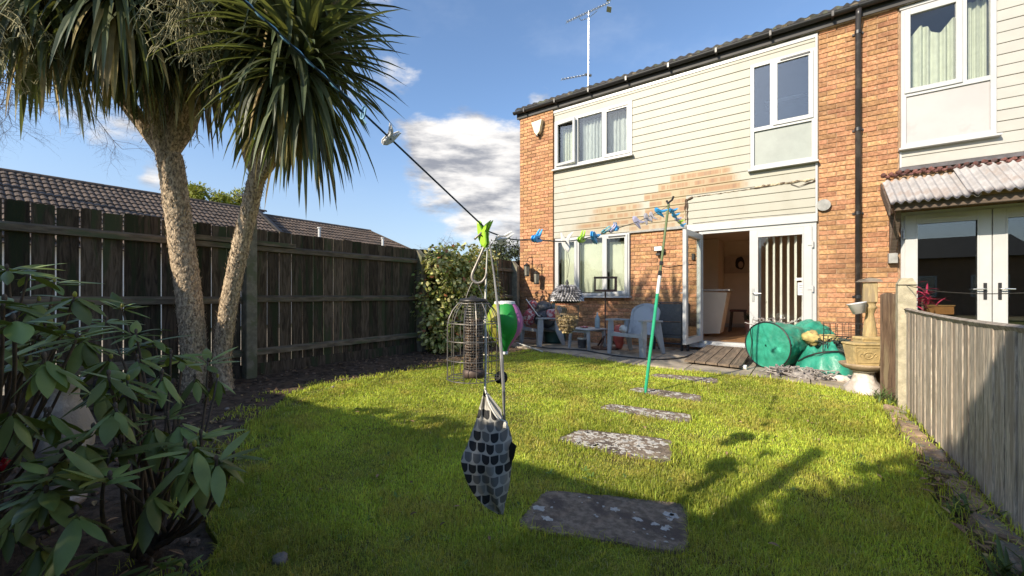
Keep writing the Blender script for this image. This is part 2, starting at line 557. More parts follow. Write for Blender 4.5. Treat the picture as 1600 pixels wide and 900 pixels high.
# ================================================================== GROUND
LAWN = [(-1.2, 0.2), (-1.55, 0.5), (-2.15, 0.70), (-2.9, 1.08), (-3.75, 1.62), (-4.2, 2.0), (-4.33, 2.5), (-4.2, 3.4), (-4.12, 4.3),
        (-4.10, 5.4), (-4.05, 6.28), (-3.3, 6.05), (-2.5, 5.86), (-1.35, 5.68), (-0.4, 5.72), (0.25, 5.60), (0.60, 5.25), (0.57, 4.6), (0.56, 3.2),
        (0.56, 2.0), (0.58, 0.2)]
ground = MB()
ground.add([(-400, -400, -0.06), (400, -400, -0.06), (400, 400, -0.06), (-400, 400, -0.06)], [(0, 1, 2, 3)])
tag(ground.build('ground', m_turf), kind='structure')


def soil_z(x, y):
    rise = 0.05 * max(0, min(1, (-4.0 - x) / 1.2))
    return -0.012 + rise + 0.028 * mn.noise(Vector((x * 2.6, y * 2.6, 0.3))) + 0.014 * mn.noise(Vector((x * 9, y * 9, 1.3)))


bed = MB()
bed.grid(lambda u, v: (-5.62 + 6.45 * u, -0.9 + 9.0 * v, soil_z(-5.62 + 6.45 * u, -0.9 + 9.0 * v) - 0.02), 110, 150)
tag(bed.build('soil_bed', m_soil, smooth=True), kind='structure')


def in_poly(x, y, poly):
    c = False; n = len(poly); j = n - 1
    for i in range(n):
        xi, yi = poly[i]; xj, yj = poly[j]
        if (yi > y) != (yj > y) and x < (xj - xi) * (y - yi) / (yj - yi) + xi:
            c = not c
        j = i
    return c


def in_poly_np(x, y, poly):
    c = np.zeros(len(x), bool); n = len(poly); j = n - 1
    for i in range(n):
        xi, yi = poly[i]; xj, yj = poly[j]
        if yi != yj:
            t = ((yi > y) != (yj > y)) & (x < (xj - xi) * (y - yi) / (yj - yi) + xi)
            c ^= t
        j = i
    return c


lw = MB()
sub = []
for i in range(len(LAWN)):
    a = Vector(LAWN[i]); b = Vector(LAWN[(i + 1) % len(LAWN)])
    k = max(1, int((b - a).length / 0.18))
    for q in range(k):
        p = a.lerp(b, q / k)
        w = 0.11 * mn.noise(Vector((p.x * 2.6, p.y * 2.6, 5))) + 0.04 * mn.noise(Vector((p.x * 8, p.y * 8, 5))) if p.x < -0.9 and p.y < 5.6 else 0.04 * mn.noise(Vector((p.x * 3, p.y * 3, 5)))
        sub.append((p.x + w, p.y + w))
lw.prism([(x, y, -0.05) for x, y in sub], (0, 0, 0.050))
tag(lw.build('lawn', m_turf), kind='structure')
LAWNS = sub

# patio of cast slabs in front of the house: each slab is a piece
patio = thing('patio', None, None, (-2.0, 6.9, 0)); tag(patio, kind='structure')
patio_front = [(-5.3, 6.75), (-4.1, 6.36), (-2.55, 5.90), (-1.33, 5.74), (0.45, 5.70), (0.72, 5.62)]


def pf(x):
    for (xa, ya), (xb, yb) in zip(patio_front, patio_front[1:]):
        if xa <= x <= xb:
            return ya + (yb - ya) * (x - xa) / (xb - xa)
    return 5.7


def patio_slabs():
    x = -5.3
    xs = [x]
    while x < 0.72:
        x = min(0.72, x + random.choice([0.6, 0.6, 0.75, 0.9])); xs.append(x)
    for i in range(len(xs) - 1):
        y0a, y0b = pf(xs[i]), pf(xs[i + 1])
        ys = [0, 0.55 + random.uniform(-.05, .05), 1.15 + random.uniform(-.05, .05), 1.75, 2.6]
        for k in range(4):
            ga = 0.006
            ya, yb = y0a + ys[k], min(8.02, y0a + ys[k + 1]); yc, yd = y0b + ys[k], min(8.02, y0b + ys[k + 1])
            if ya > 7.9 or yc > 7.9:
                continue
            z = 0.016 + random.uniform(-.005, .006)
            mb = MB()
            mb.prism([(xs[i] + ga, ya + ga, -0.05), (xs[i + 1] - ga, yc + ga, -0.05), (xs[i + 1] - ga, yd - ga, -0.05), (xs[i] + ga, yb - ga, -0.05)], (0, 0, 0.05 + z))
            mb.build('paving_slab', m_conc, patio)


patio_slabs()

# ================================================================== BRICKWORK
def brick_mesh(seed):
    r = random.Random(seed)
    mb = MB()
    L, Hh, D, b = 0.215, 0.065, 0.05, 0.005
    j = lambda s=0.002: r.uniform(-s, s)
    back = [(-L / 2, D, -Hh / 2), (L / 2, D, -Hh / 2), (L / 2, D, Hh / 2), (-L / 2, D, Hh / 2)]
    rim = [(-L / 2 + j(), b, -Hh / 2 + j()), (L / 2 + j(), b, -Hh / 2 + j()), (L / 2 + j(), b, Hh / 2 + j()), (-L / 2 + j(), b, Hh / 2 + j())]
    fr = [(-L / 2 + b, j(), -Hh / 2 + b), (0, j(), -Hh / 2 + b + j()), (L / 2 - b, j(), -Hh / 2 + b), (L / 2 - b, j(), Hh / 2 - b), (0, j(), Hh / 2 - b + j()), (-L / 2 + b, j(), Hh / 2 - b)]
    mb.add(back + rim + fr, [(0, 4, 5, 1), (1, 5, 6, 2), (2, 6, 7, 3), (3, 7, 4, 0), (4, 8, 9), (4, 9, 5), (5, 9, 10), (5, 10, 11, 6), (6, 11, 12), (6, 12, 7), (7, 12, 13), (7, 13, 8, 4),
                             (8, 13, 12, 9), (9, 12, 11, 10)])
    return mb


BRICKMB = [brick_mesh(i) for i in range(5)]
BRICKME = [b.mesh('brick', m_brick) for b in BRICKMB]


def brick_list(x0, x1, z0, z1, y, holes=()):
    out = []
    n = int(round((z1 - z0) / 0.075))
    for r in range(n):
        z = z0 + 0.0375 + r * 0.075
        segs = [(x0, x1)]
        for hx0, hx1, hz0, hz1 in holes:
            if hz0 - 0.01 < z < hz1 + 0.01:
                ns = []
                for a, b in segs:
                    if hx1 <= a or hx0 >= b: ns.append((a, b)); continue
                    if hx0 > a: ns.append((a, hx0))
                    if hx1 < b: ns.append((hx1, b))
                segs = ns
        for a, b in segs:
            x = a + 0.005
            k = math.floor((x - x0) / 0.225)
            nxt = x0 + 0.225 * math.ceil((x - x0 + 1e-4) / 0.225) + (0.1125 if r % 2 else 0)
            if nxt - x > 0.225: nxt -= 0.225
            while x < b - 0.02:
                e = min(nxt, b)
                if e - x > 0.03:
                    out.append((x + 0.005, e - 0.005, z, y))
                x = e; nxt += 0.225
    return out


def lay_bricks(root, lst):
    lst = sorted(lst, key=lambda q: -(q[1] - q[0]) / max(0.1, to_px(((q[0] + q[1]) / 2, q[3], q[2]))[2]) if 0 < to_px(((q[0] + q[1]) / 2, q[3], q[2]))[0] < 1640 and -30 < to_px((q[0], q[3], q[2]))[1] < 900 else 1)
    rest = MB()
    for i, (a, b, z, y) in enumerate(lst):
        v = random.randrange(5)
        s = (b - a) / 0.215
        yy = y + random.uniform(-0.002, 0.002)
        if i < 300:
            o = link('brick', BRICKME[v], root)
            o.location = ((a + b) / 2, yy, z); o.scale = (s, 1, 1)
        else:
            rest.add([((a + b) / 2 + p[0] * s, yy + p[1], z + p[2]) for p in BRICKMB[v].v], BRICKMB[v].f)
    if rest.v:
        tag(rest.build('brickwork', m_brick, root), kind='stuff')


def wall_rects(mb, x0, x1, z0, z1, yf, yb, holes):
    """a wall slab with openings"""
    xs = sorted({x0, x1, *[h[0] for h in holes], *[h[1] for h in holes]}); zs = sorted({z0, z1, *[h[2] for h in holes], *[h[3] for h in holes]})
    for i in range(len(xs) - 1):
        for j in range(len(zs) - 1):
            cx, cz = (xs[i] + xs[i + 1]) / 2, (zs[j] + zs[j + 1]) / 2
            if any(h[0] < cx < h[1] and h[2] < cz < h[3] for h in holes):
                continue
            a, b, c, d = xs[i], xs[i + 1], zs[j], zs[j + 1]
            mb.add([(a, yf, c), (b, yf, c), (b, yf, d), (a, yf, d)], [(0, 1, 2, 3)])
            mb.add([(a, yb, c), (b, yb, c), (b, yb, d), (a, yb, d)], [(3, 2, 1, 0)])
    for a, b, c, d in holes:
        mb.add([(a, yf, c), (a, yb, c), (a, yb, d), (a, yf, d)], [(0, 1, 2, 3)])
        mb.add([(b, yf, c), (b, yb, c), (b, yb, d), (b, yf, d)], [(3, 2, 1, 0)])
        mb.add([(a, yf, c), (b, yf, c), (b, yb, c), (a, yb, c)], [(0, 1, 2, 3)])
        mb.add([(a, yf, d), (b, yf, d), (b, yb, d), (a, yb, d)], [(3, 2, 1, 0)])
    mb.add([(x0, yf, z0), (x0, yb, z0), (x0, yb, z1), (x0, yf, z1)], [(3, 2, 1, 0)])
    mb.add([(x1, yf, z0), (x1, yb, z0), (x1, yb, z1), (x1, yf, z1)], [(0, 1, 2, 3)])


def board(root, mat, xa, xb, z0, z1, y, pitch):
    """one shiplap board: lower edge proud, thin shadow joint above"""
    mb = MB()
    f0 = 0.013
    z0 += random.uniform(-.0015, .0015)
    zt = z1
    yb = y + 0.035
    w = random.uniform(-0.0015, 0.0015)
    prof = [(yb, z0 + 0.003), (y + w, z0 + 0.003), (y - 0.001 + w, z0 + 0.009), (y + 0.003 + w, zt - 0.008), (y + f0, zt - 0.001), (yb, zt)]
    mb.prism([(xa, a, b) for a, b in prof], (xb - xa, 0, 0))
    return mb.build('cladding_board', mat, root)


def clad(root, mat, x0, x1, z0, z1, y, pitch, holes):
    n = int(math.ceil((z1 - z0) / pitch - 1e-6))
    for r in range(n):
        a, b = z0 + r * pitch, min(z1, z0 + (r + 1) * pitch)
        pieces = [(x0, x1, a, b)]
        for hx0, hx1, hz0, hz1 in holes:
            np_ = []
            for (xa, xb, za, zb) in pieces:
                if hx1 <= xa or hx0 >= xb or hz1 <= za or hz0 >= zb:
                    np_.append((xa, xb, za, zb)); continue
                if hx0 > xa: np_.append((xa, hx0, za, zb))
                if hx1 < xb: np_.append((hx1, xb, za, zb))
                ca, cb = max(xa, hx0), min(xb, hx1)
                if hz0 - za > 0.03: np_.append((ca, cb, za, hz0))
                if zb - hz1 > 0.03: np_.append((ca, cb, hz1, zb))
            pieces = np_
        for p in pieces:
            if p[1] - p[0] > 0.02 and p[3] - p[2] > 0.02:
                board(root, mat, p[0], p[1], p[2], p[3], y, pitch)


def frame_rect(mb, x0, x1, z0, z1, w, y0, y1, wb=None):
    wb = w if wb is None else wb
    mb.bbox(x0, x0 + w, y0, y1, z0, z1, 0.003); mb.bbox(x1 - w, x1, y0, y1, z0, z1, 0.003)
    mb.box(x0 + w, x1 - w, y0, y1, z1 - w, z1); mb.box(x0 + w, x1 - w, y0, y1, z0, z0 + wb)


def pane(parent, x0, x1, z0, z1, y, mat=None, name='pane'):
    mb = MB()
    mb.box(x0, x1, y, y + 0.008, z0, z1)
    return mb.build(name, mat or m_glass, parent)


def slat_blind(parent, x0, x1, z0, z1, y, mat, w=0.085, step=0.08, turn=0.12):
    mb = MB()
    x = x0
    while x < x1:
        t = turn + random.uniform(-0.05, 0.05)
        dx, dy = math.cos(t) * w / 2, math.sin(t) * w / 2
        mb.prism([(x - dx, y - dy, z0), (x + dx, y + dy, z0), (x + dx, y + dy + 0.0015, z0), (x - dx, y - dy + 0.0015, z0)], (0, 0, z1 - z0))
        x += step
    return mb.build('blind', mat, parent)


def curtain(parent, x0, x1, z0, z1, y, mat, amp=0.03, waves=8, scallop=0):
    mb = MB()
    def fn(u, v):
        x = x0 + (x1 - x0) * u
        top = z1 - (0.5 * scallop * (1 + math.cos(u * 2 * math.pi * 1.5)) if scallop else 0)
        return (x, y + amp * math.sin(u * waves * 2 * math.pi) + 0.008 * math.sin(u * 53), z0 + (top - z0) * v)
    mb.grid(fn, 70, 4)
    return mb.build('curtain', mat, parent, smooth=True)


# ================================================================== OUR HOUSE
YF = 8.05
HX0, HX1 = -5.41, 0.705
house = thing('terraced_house', 'brick terraced house with cream cladding, stained boards and open patio door', 'house', (-2.4, 10, 0))
ULW = (-4.48, -2.73, 3.80, 4.86)
URW = (-0.69, 0.205, 3.13, 4.90)
LWW = (-4.47, -2.78, 0.99, 2.25)
DOOR = (-1.50, 0.213, 0.12, 2.155)
holes = [ULW, URW, LWW, DOOR]
hw = MB()
wall_rects(hw, HX0, HX1, -0.05, 5.14, YF + 0.012, YF + 0.16, holes)
hw.box(HX0, HX0 + 0.14, YF + 0.163, 15.2, -0.05, 5.14)
hw.box(HX1 - 0.14, HX1 - 0.002, YF + 0.163, 15.2, -0.05, 5.14)
hw.box(HX0 + 0.143, HX1 - 0.143, 15.0, 15.2, -0.05, 5.14)
hw.build('wall', m_mortar, house)
# projecting party-wall fin at the left corner
fin = MB(); fin.box(HX0 + 0.001, -4.515, YF - 0.043, YF + 0.010, -0.04, 5.138); fin.build('corner_pier', m_mortar, house)
bl = brick_list(HX0, -4.51, -0.02, 5.13, YF - 0.055)
bl += brick_list(-4.49, -1.50, -0.02, 2.23, YF, [(LWW[0] - .01, LWW[1] + .005, 0.975, 3)])
bl += brick_list(0.235, HX1, -0.02, 5.13, YF - 0.012)
lay_bricks(house, bl)
fl = MB(); fl.box(0.225, HX1 - 0.001, YF, YF + 0.011, -0.03, 5.138); fl.build('pier_backing', m_mortar, house)

clad(house, m_clad, -4.50, 0.195, 2.25, 5.06, YF - 0.028, 0.145,
     [(ULW[0] - .005, ULW[1] + .005, ULW[2] - .02, ULW[3]), (URW[0] - .005, 0.3, URW[2] - .02, URW[3]), (-1.72, 0.3, 2.2, 2.29), (-4.6, LWW[1], 2.0, 2.26)])
tr = MB()
tr.box(0.197, 0.226, YF - 0.040, YF + 0.009, 2.29, 5.06); tr.build('cladding_trim', m_upvc, house); tr = MB()
tr.box(-4.512, 0.226, YF - 0.034, YF + 0.009, 5.062, 5.12)
tr.build('cladding_trim', m_upvc, house)
fs = MB()
fs.prism([(-2.78, YF - 0.05, 2.232), (-1.70, YF - 0.05, 2.232), (-1.70, YF - 0.05, 2.285), (-2.78, YF - 0.05, 2.262)], (0, 0.05, 0))
fs.build('flashing', m_lead, house)


def window(root, R, y, muls=(), transom=None, wbar=0.055, sash=(), lower_mat=None, vent=(), open_left=False):
    x0, x1, z0, z1 = R
    f = MB()
    frame_rect(f, x0, x1, z0, z1, wbar, y, y + 0.07)
    zt = transom if transom else z0
    for mx in muls:
        f.box(mx - 0.032, mx + 0.032, y + 0.002, y + 0.068, zt + (0.03 if transom else wbar), z1 - wbar)
    if transom:
        f.box(x0 + wbar, x1 - wbar, y + 0.001, y + 0.069, transom - 0.032, transom + 0.03)
    w = f.build('window', m_upvc, root)
    edges = [x0 + wbar] + [m for m in muls] + [x1 - wbar]
    zb = (transom + 0.03) if transom else z0 + wbar
    for i in range(len(edges) - 1):
        a = edges[i] + (0.032 if i else 0); b = edges[i + 1] - (0.032 if i < len(edges) - 2 else 0)
        if i in sash:
            s = MB()
            frame_rect(s, a - 0.022, b + 0.022, zb - 0.022, z1 - wbar + 0.022, 0.062, y - 0.018, y + 0.03)
            s.build('sash', m_upvc, w)
            pane(w, a + 0.04, b - 0.04, zb + 0.04, z1 - wbar - 0.04, y + 0.006, lower_mat[0] if lower_mat else None)
        else:
            pane(w, a, b, zb, z1 - wbar, y + 0.03, lower_mat[0] if lower_mat else None)
        if i in vent:
            v = MB(); v.box(a + 0.08, b - 0.02, y - 0.030, y - 0.019, z1 - wbar - 0.018, z1 - wbar + 0.006); v.build('trickle_vent', m_black, w)
    s = MB()
    s.prism([(x0 - 0.03, y - 0.075, z0 - 0.045), (x0 - 0.03, y - 0.075, z0 - 0.018), (x0 - 0.03, y + 0.05, z0 - 0.003), (x0 - 0.03, y + 0.05, z0 - 0.045)], (x1 - x0 + 0.06, 0, 0))
    s.build('sill', m_upvc, w)
    return w


w1 = window(house, ULW, YF - 0.045, (-3.935, -3.325), sash=(2,), vent=(2,))
curtain(w1, -4.40, -3.98, 3.82, 4.72, YF + 0.14, m_curtain_green, 0.02, 6)
curtain(w1, -3.90, -3.36, 3.82, 4.78, YF + 0.15, m_net, 0.02, 7)
curtain(w1, -3.30, -2.78, 3.82, 4.80, YF + 0.16, m_net, 0.015, 6)
# the left casement stands ajar
sa = MB(); frame_rect(sa, 0, 0.50, 0, 0.96, 0.055, -0.02, 0.025)
a = math.radians(-7)
for i, (x, y, z) in enumerate(sa.v):
    sa.v[i] = (-4.435 + x * math.cos(a) - y * math.sin(a), YF - 0.052 + x * math.sin(a) + y * math.cos(a), 3.853 + z)
sa.build('sash', m_upvc, w1)

w2 = window(house, URW, YF - 0.045, (-0.375,), transom=3.79, sash=(1,), vent=(1,), lower_mat=(m_glass_dark,))
lp = MB(); lp.box(URW[0] + 0.055, URW[1] - 0.055, YF - 0.012, YF + 0.03, URW[2] + 0.055, 3.757); lp.build('lower_panel', m_greypanel, w2)
sl = MB(); sl.tube([(-.52, 8.75, 4.50), (.05, 8.75, 4.50)], .02, 8); sl.tube([(-.45, 9.1, 4.62), (.15, 9.1, 4.62)], .02, 8); sl.tube([(-.50, 8.75, 4.44), (-.50, 8.75, 4.40)], .012, 6); sl.build('strip_light', M('strip_white', (.9, .82, .85), .4, .02), house)

w3 = window(house, LWW, YF - 0.045, (-3.915, -3.32), sash=(0, 2), vent=(2,))
slat_blind(w3, -4.34, -3.93, 1.06, 2.10, YF + 0.12, m_blind, 0.080, 0.080, 0.42)
slat_blind(w3, -3.84, -3.34, 1.06, 2.12, YF + 0.12, m_blind, 0.080, 0.080, 0.42)
slat_blind(w3, -3.21, -2.80, 1.06, 2.10, YF + 0.12, m_blind, 0.080, 0.080, 0.42)

# --- patio doors
df = MB()
x0, x1, z0, z1 = DOOR
df.bbox(x0, x0 + 0.06, YF - 0.03, YF + 0.05, z0, z1, 0.003)
df.bbox(x1 - 0.06, x1, YF - 0.03, YF + 0.05, z0, z1, 0.003)
df.box(x0 + 0.06, x1 - 0.06, YF - 0.03, YF + 0.05, z1 - 0.055, z1)
df.box(x0 + 0.06, x1 - 0.06, YF - 0.035, YF + 0.09, z0, z0 + 0.05)
door_frame = df.build('door_frame', m_upvc, house)
ds = MB(); ds.prism([(x0 - 0.16, YF - 0.17, z0 - 0.05), (x0 - 0.16, YF - 0.17, z0 - 0.01), (x0 - 0.16, YF - 0.036, z0 + 0.02), (x0 - 0.16, YF - 0.036, z0 - 0.05)], (x1 - x0 + 0.05, 0, 0))
ds.build('door_sill', m_upvc, house)
lt = MB(); lt.box(-1.70, 0.224, YF - 0.060, YF - 0.031, 2.158, 2.288); lt.build('lintel_board', m_upvc, house)


def door_leaf(name, root, mtx, w, h, glass_mat, rail=0.10):
    """a glazed leaf hinged at local x=0, front face at y=0"""
    f = MB(); frame_rect(f, 0, w, 0, h, rail, 0, 0.06)
    g1 = MB(); g1.box(rail, w - rail, 0.026, 0.034, rail, h - rail)
    bd = MB(); frame_rect(bd, rail - 0.008, w - rail + 0.008, rail - 0.008, h - rail + 0.008, 0.018, -0.006, -0.0005)
    for mb in (f, g1, bd):
        mb.v = [tuple(mtx @ Vector(p)) for p in mb.v]
    d = f.build(name, m_upvc, root)
    g1.build('door_glass', glass_mat, d); bd.build('glazing_bead', m_upvc, d)
    return d


def handle(parent, mtx, side=1, mat=None, plate=None):
    mb = MB()
    mb.bbox(-0.016, 0.016, -0.012, 0, -0.11, 0.11, 0.003)
    mb.v = [tuple(mtx @ Vector(p)) for p in mb.v]
    h = mb.build('handle_plate', plate or m_silver, parent)
    lv = MB()
    lv.tube([(0, -0.01, 0.03), (0, -0.05, 0.03), (side * 0.02, -0.058, 0.03), (side * 0.12, -0.055, 0.026)], 0.009, 8)
    lv.v = [tuple(mtx @ Vector(p)) for p in lv.v]
    lv.build('door_handle', mat or m_silver, parent)


rl = door_leaf('fixed_door', house, Matrix.Translation((-0.70, YF - 0.05, 0.175)), 0.855, 1.92, m_glass, 0.115)
handle(rl, Matrix.Translation((-0.648, YF - 0.05, 1.0)), 1)
for hz in (0.45, 1.05, 1.75):
    hm = MB(); hm.tube([(0.165, YF - 0.062, hz), (0.165, YF - 0.062, hz + 0.10)], 0.012, 8); hm.box(0.10, 0.154, YF - 0.060, YF - 0.0505, hz + 0.035, hz + 0.06); hm.build('hinge', m_upvc, rl)
st = MB(); st.box(-0.055, 0.11, YF - 0.030, YF - 0.0255, 1.235, 1.275); st.build('sticker', M('paper', (0.8, 0.8, 0.78), 0.7, 0.03), rl)
st = MB(); st.box(-0.03, 0.085, YF - 0.030, YF - 0.0255, 1.00, 1.20); st.build('sticker', MATS['paper'], rl)
st = MB()
for k in range(5):
    q = 1.03 + k * 0.03
    st.box(-0.015, 0.05 - 0.01 * (k % 3), YF - 0.0325, YF - 0.0302, q, q + 0.010)
st.build('sticker_print', m_black, rl)
slat_blind(rl, -0.56, 0.04, 0.30, 1.98, YF + 0.13, m_blind_cream, 0.075, 0.100, -1.1)
ang = math.radians(-96)
ol = door_leaf('open_door', house, Matrix.Translation((-1.445, YF - 0.02, 0.175)) @ Matrix.Rotation(ang, 4, 'Z') @ Matrix.Translation((0, -0.06, 0)), 0.86, 1.92, m_glass_soft, 0.10)
handle(ol, Matrix.Translation((-1.445, YF - 0.02, 0.175)) @ Matrix.Rotation(ang, 4, 'Z') @ Matrix.Translation((0.80, -0.06, 0.83)), -1)

# --- room behind the doors, and dim rooms behind the windows
rm = MB()
def inner_box(mb, x0, x1, y0, y1, z0, z1, front=False, floor=True):
    v = [(x0, y0, z0), (x1, y0, z0), (x1, y1, z0), (x0, y1, z0), (x0, y0, z1), (x1, y0, z1), (x1, y1, z1), (x0, y1, z1)]
    f = [(7, 6, 5, 4), (2, 1, 5, 6), (3, 2, 6, 7), (0, 3, 7, 4)]
    if floor: f.append((0, 1, 2, 3))
    mb.add(v, f)
inner_box(rm, -2.72, 0.40, YF + 0.165, 11.9, 0.16, 2.38, floor=False)
rm.box(-2.70, -1.62, 11.0, 11.88, 0.17, 2.37)          # chimney breast
rm.build('interior_wall', m_room, house)
rf = MB()
for k in range(16):
    xa = -2.70 + k * 0.19
    rf.box(xa + 0.002, xa + 0.187, YF + 0.055, 11.89, 0.12, 0.165 + random.uniform(0, .001))
rf.build('interior_floor', m_floor, house)
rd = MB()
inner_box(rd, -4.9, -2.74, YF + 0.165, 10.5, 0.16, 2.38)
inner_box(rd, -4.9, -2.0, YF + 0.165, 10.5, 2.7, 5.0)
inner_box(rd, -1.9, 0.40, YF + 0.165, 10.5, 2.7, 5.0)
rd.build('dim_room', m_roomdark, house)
sk = MB(); sk.box(-1.618, 0.39, 11.87, 11.889, 0.17, 0.27); sk.build('skirting', m_upvc, house)

# --- old lean-to sealant line, cable, floodlight
def rough_strip(path, w, name, mat, root, n=5):
    mb = MB(); pts = []
    for a, b in zip(path, path[1:]):
        a, b = Vector(a), Vector(b); k = max(2, int((b - a).length / 0.04))
        for i in range(k):
            p = a.lerp(b, i / k); pts.append(p + Vector((random.uniform(-.5, .5) * w * .4, 0, random.uniform(-.5, .5) * w * .7)))
    pts.append(Vector(path[-1]))
    mb.tube(pts, [w * random.uniform(0.25, 0.75) for _ in pts], 5)
    return mb.build(name, mat, root)


rough_strip([(-1.66, YF - 0.035, 2.79), (-0.9, YF - 0.035, 2.80), (-0.45, YF - 0.035, 2.815)], 0.011, 'sealant_strip', m_foam, house)
rough_strip([(-0.62, YF - 0.036, 2.82), (0.19, YF - 0.036, 2.825)], 0.030, 'sealant_strip', m_foam, house)
rough_strip([(-0.70, YF - 0.040, 2.805), (-0.35, YF - 0.040, 2.815)], 0.014, 'sealant_strip', m_foam_dark, house)
rough_strip([(-0.12, YF - 0.045, 2.79), (-0.02, YF - 0.05, 2.74), (0.2, YF - 0.04, 2.80)], 0.016, 'sealant_strip', m_foam_dark, house)
rough_strip([(-1.61, YF - 0.04, 2.80), (-1.70, YF - 0.04, 2.74), (-1.70, YF - 0.04, 2.20)], 0.030, 'sealant_strip', m_foam_dark, house)
rough_strip([(-1.72, YF - 0.035, 2.78), (-1.745, YF - 0.035, 2.5), (-1.74, YF - 0.035, 2.25)], 0.024, 'sealant_strip', m_foam, house)
cb = MB()
cb.tube(smooth_path([(-2.20, YF - 0.01, 1.57), (-2.05, YF - 0.01, 1.53), (-1.85, YF - 0.01, 1.55), (-1.6, YF - 0.01, 1.57)], 5), 0.005, 5)
cb.tube([(-1.60, YF - 0.068, 2.300), (-0.8, YF - 0.068, 2.315), (0.20, YF - 0.068, 2.300)], 0.005, 5)
cb.build('cable', m_black, house)
fj = MB(); fj.bbox(-2.28, -2.12, YF - 0.13, YF - 0.08, 1.83, 1.93, 0.006); fj.bar((-2.18, YF - 0.09, 1.83), (-2.10, YF, 1.80), 0.03); fj.bbox(-2.25, -2.17, YF - 0.10, YF - 0.02, 1.75, 1.80, 0.006)
fo = fj.build('floodlight', m_black, house)
fg = MB(); fg.box(-2.268, -2.132, YF - 0.134, YF - 0.1305, 1.842, 1.918); fg.build('lamp_glass', M('lamp_glass', (0.8, 0.8, 0.76), 0.2, 0.02), fo)
kb = MB(); kb.bbox(-1.62, -1.57, YF - 0.05, YF, 1.64, 1.76, 0.005); kb.build('socket_box', m_black, house)
dm = MB(); dm.lathe([(0.001, -0.06), (0.09, -0.055), (0.09, -0.02), (0.03, 0)], 14)
dm.v = [(0.30 + x, YF - 0.02 + z * 0.9, 2.40 + y) for x, y, z in dm.v]
dm.build('vent_cowl', m_lead, house, smooth=False)

# --- alarm box
al = MB()
pz = [(-5.01, 4.98), (-4.74, 5.00), (-4.80, 4.74), (-4.87, 4.67), (-4.93, 4.74)]
al.prism([(x, YF - 0.17, z - 0.05) for x, z in pz], (0, 0.10, 0))
alo = al.build('alarm_box', m_alarm, house)
ab = MB(); ab.prism([(-4.905, YF - 0.165, 4.68), (-4.835, YF - 0.165, 4.68), (-4.845, YF - 0.165, 4.60), (-4.895, YF - 0.165, 4.60)], (0, 0.08, 0)); ab.build('strobe', m_black, alo)

# --- roof edge, gutter, downpipe
PITCH = math.radians(23)
TR, TC = math.tan(PITCH), math.cos(PITCH)
EY, EZ = YF - 0.16, 5.325


def roof(root, xa, xb, lbl=None):
    rb = MB()
    rb.prism([(xa, EY + 0.10, EZ - 0.05), (xa, 11.6, EZ - 0.05 + (11.5 - EY - 0.1) * TR), (xa, 15.3, EZ + 0.1), (xa, 15.3, EZ - 0.1), (xa, 11.6, EZ + (11.3 - EY) * TR - 0.35), (xa, EY + 0.10, EZ - 0.14)], (xb - xa, 0, 0))
    rb.build('roof', m_tile_dark, root)
    # tiles: two rolls each, lifted front edge
    tm = MB()
    def fn(u, v):
        x = u * 0.30
        h = 0.030 * (0.5 - 0.5 * math.cos(2 * math.pi * u * 2)) + 0.018
        y = v * 0.36
        return (x, y, h + y * TR - 0.012 * v)
    tm.grid(fn, 16, 1)
    k = len(tm.v)
    tm.grid(lambda u, v: (u * 0.30, 0, (0.030 * (0.5 - 0.5 * math.cos(2 * math.pi * u * 2)) + 0.018) * v - 0.012 * (1 - v)), 16, 1)
    me = tm.mesh('roof_tile', m_tile_dark)
    x = xa
    while x < xb - 0.05:
        for r in range(3):
            o = link('roof_tile', me, root)
            o.location = (x + random.uniform(-.004, .004), EY + r * 0.33, EZ + r * 0.33 * TR + random.uniform(0, .006)); o.scale = (min(1, (xb - x) / 0.3), 1, 1)
        x += 0.30


roof(house, HX0 - 0.06, HX1)
gt = MB()
prof = [(math.cos(t), math.sin(t)) for t in [math.pi + i * math.pi / 8 for i in range(9)]]
def gutter(mb, xa, xb):
    y, z, r = EY + 0.01, 5.285, 0.056
    outer = [(y + c * r, z + s * r) for c, s in prof]; inner = [(y + c * (r - .006), z + s * (r - .006)) for c, s in reversed(prof)]
    mb.prism([(xa, a, b) for a, b in outer + inner], (xb - xa, 0, 0))
gutter(gt, HX0 - 0.10, HX1 - 0.002)
gt.build('gutter', m_black, house)
gb = MB()
x = HX0 + 0.2
while x < HX1:
    gb.box(x, x + 0.03, EY - 0.054, EY + 0.10, 5.215, 5.226); gb.box(x, x + 0.03, EY - 0.057, EY - 0.049, 5.226, 5.292); x += 0.8
gb.build('gutter_bracket', m_pipe, house)
gd = MB()
for x in np.arange(HX0 + 0.9, HX1, 0.47):
    gd.sphere((x + random.uniform(-.1, .1), EY + 0.02, 5.315), 0.045, 7, 5, (1.4, 0.8, 0.7), 0.6)
tag(gd.build('gutter_debris', m_gutterdirt, house), kind='stuff')
fa = MB(); fa.box(HX0 - 0.06, HX1 - 0.001, YF - 0.085, YF - 0.062, 5.142, 5.30); fa.build('fascia', m_fascia, house)
sf = MB(); sf.box(HX0 - 0.04, HX1 - 0.001, YF - 0.061, YF + 0.2, 5.143, 5.165); sf.build('soffit', m_soffit, house)
be = MB(); be.prism([(HX0 - 0.02, EY + 0.11, EZ - 0.16), (HX0 - 0.02, 11.6, EZ - 0.14 + (11.5 - EY) * TR), (HX0 - 0.02, 11.6, 5.15), (HX0 - 0.02, YF + 0.2, 5.15)], (0.16, 0, 0)); be.build('gable_wall', m_mortar, house)
dp = MB()
dp.tube([(0.71, EY + 0.01, 5.235), (0.71, EY + 0.02, 5.16), (0.71, YF - 0.075, 5.02), (0.71, YF - 0.075, 0.06)], 0.036, 12)
dpo = dp.build('downpipe', m_pipe, house, smooth=True)
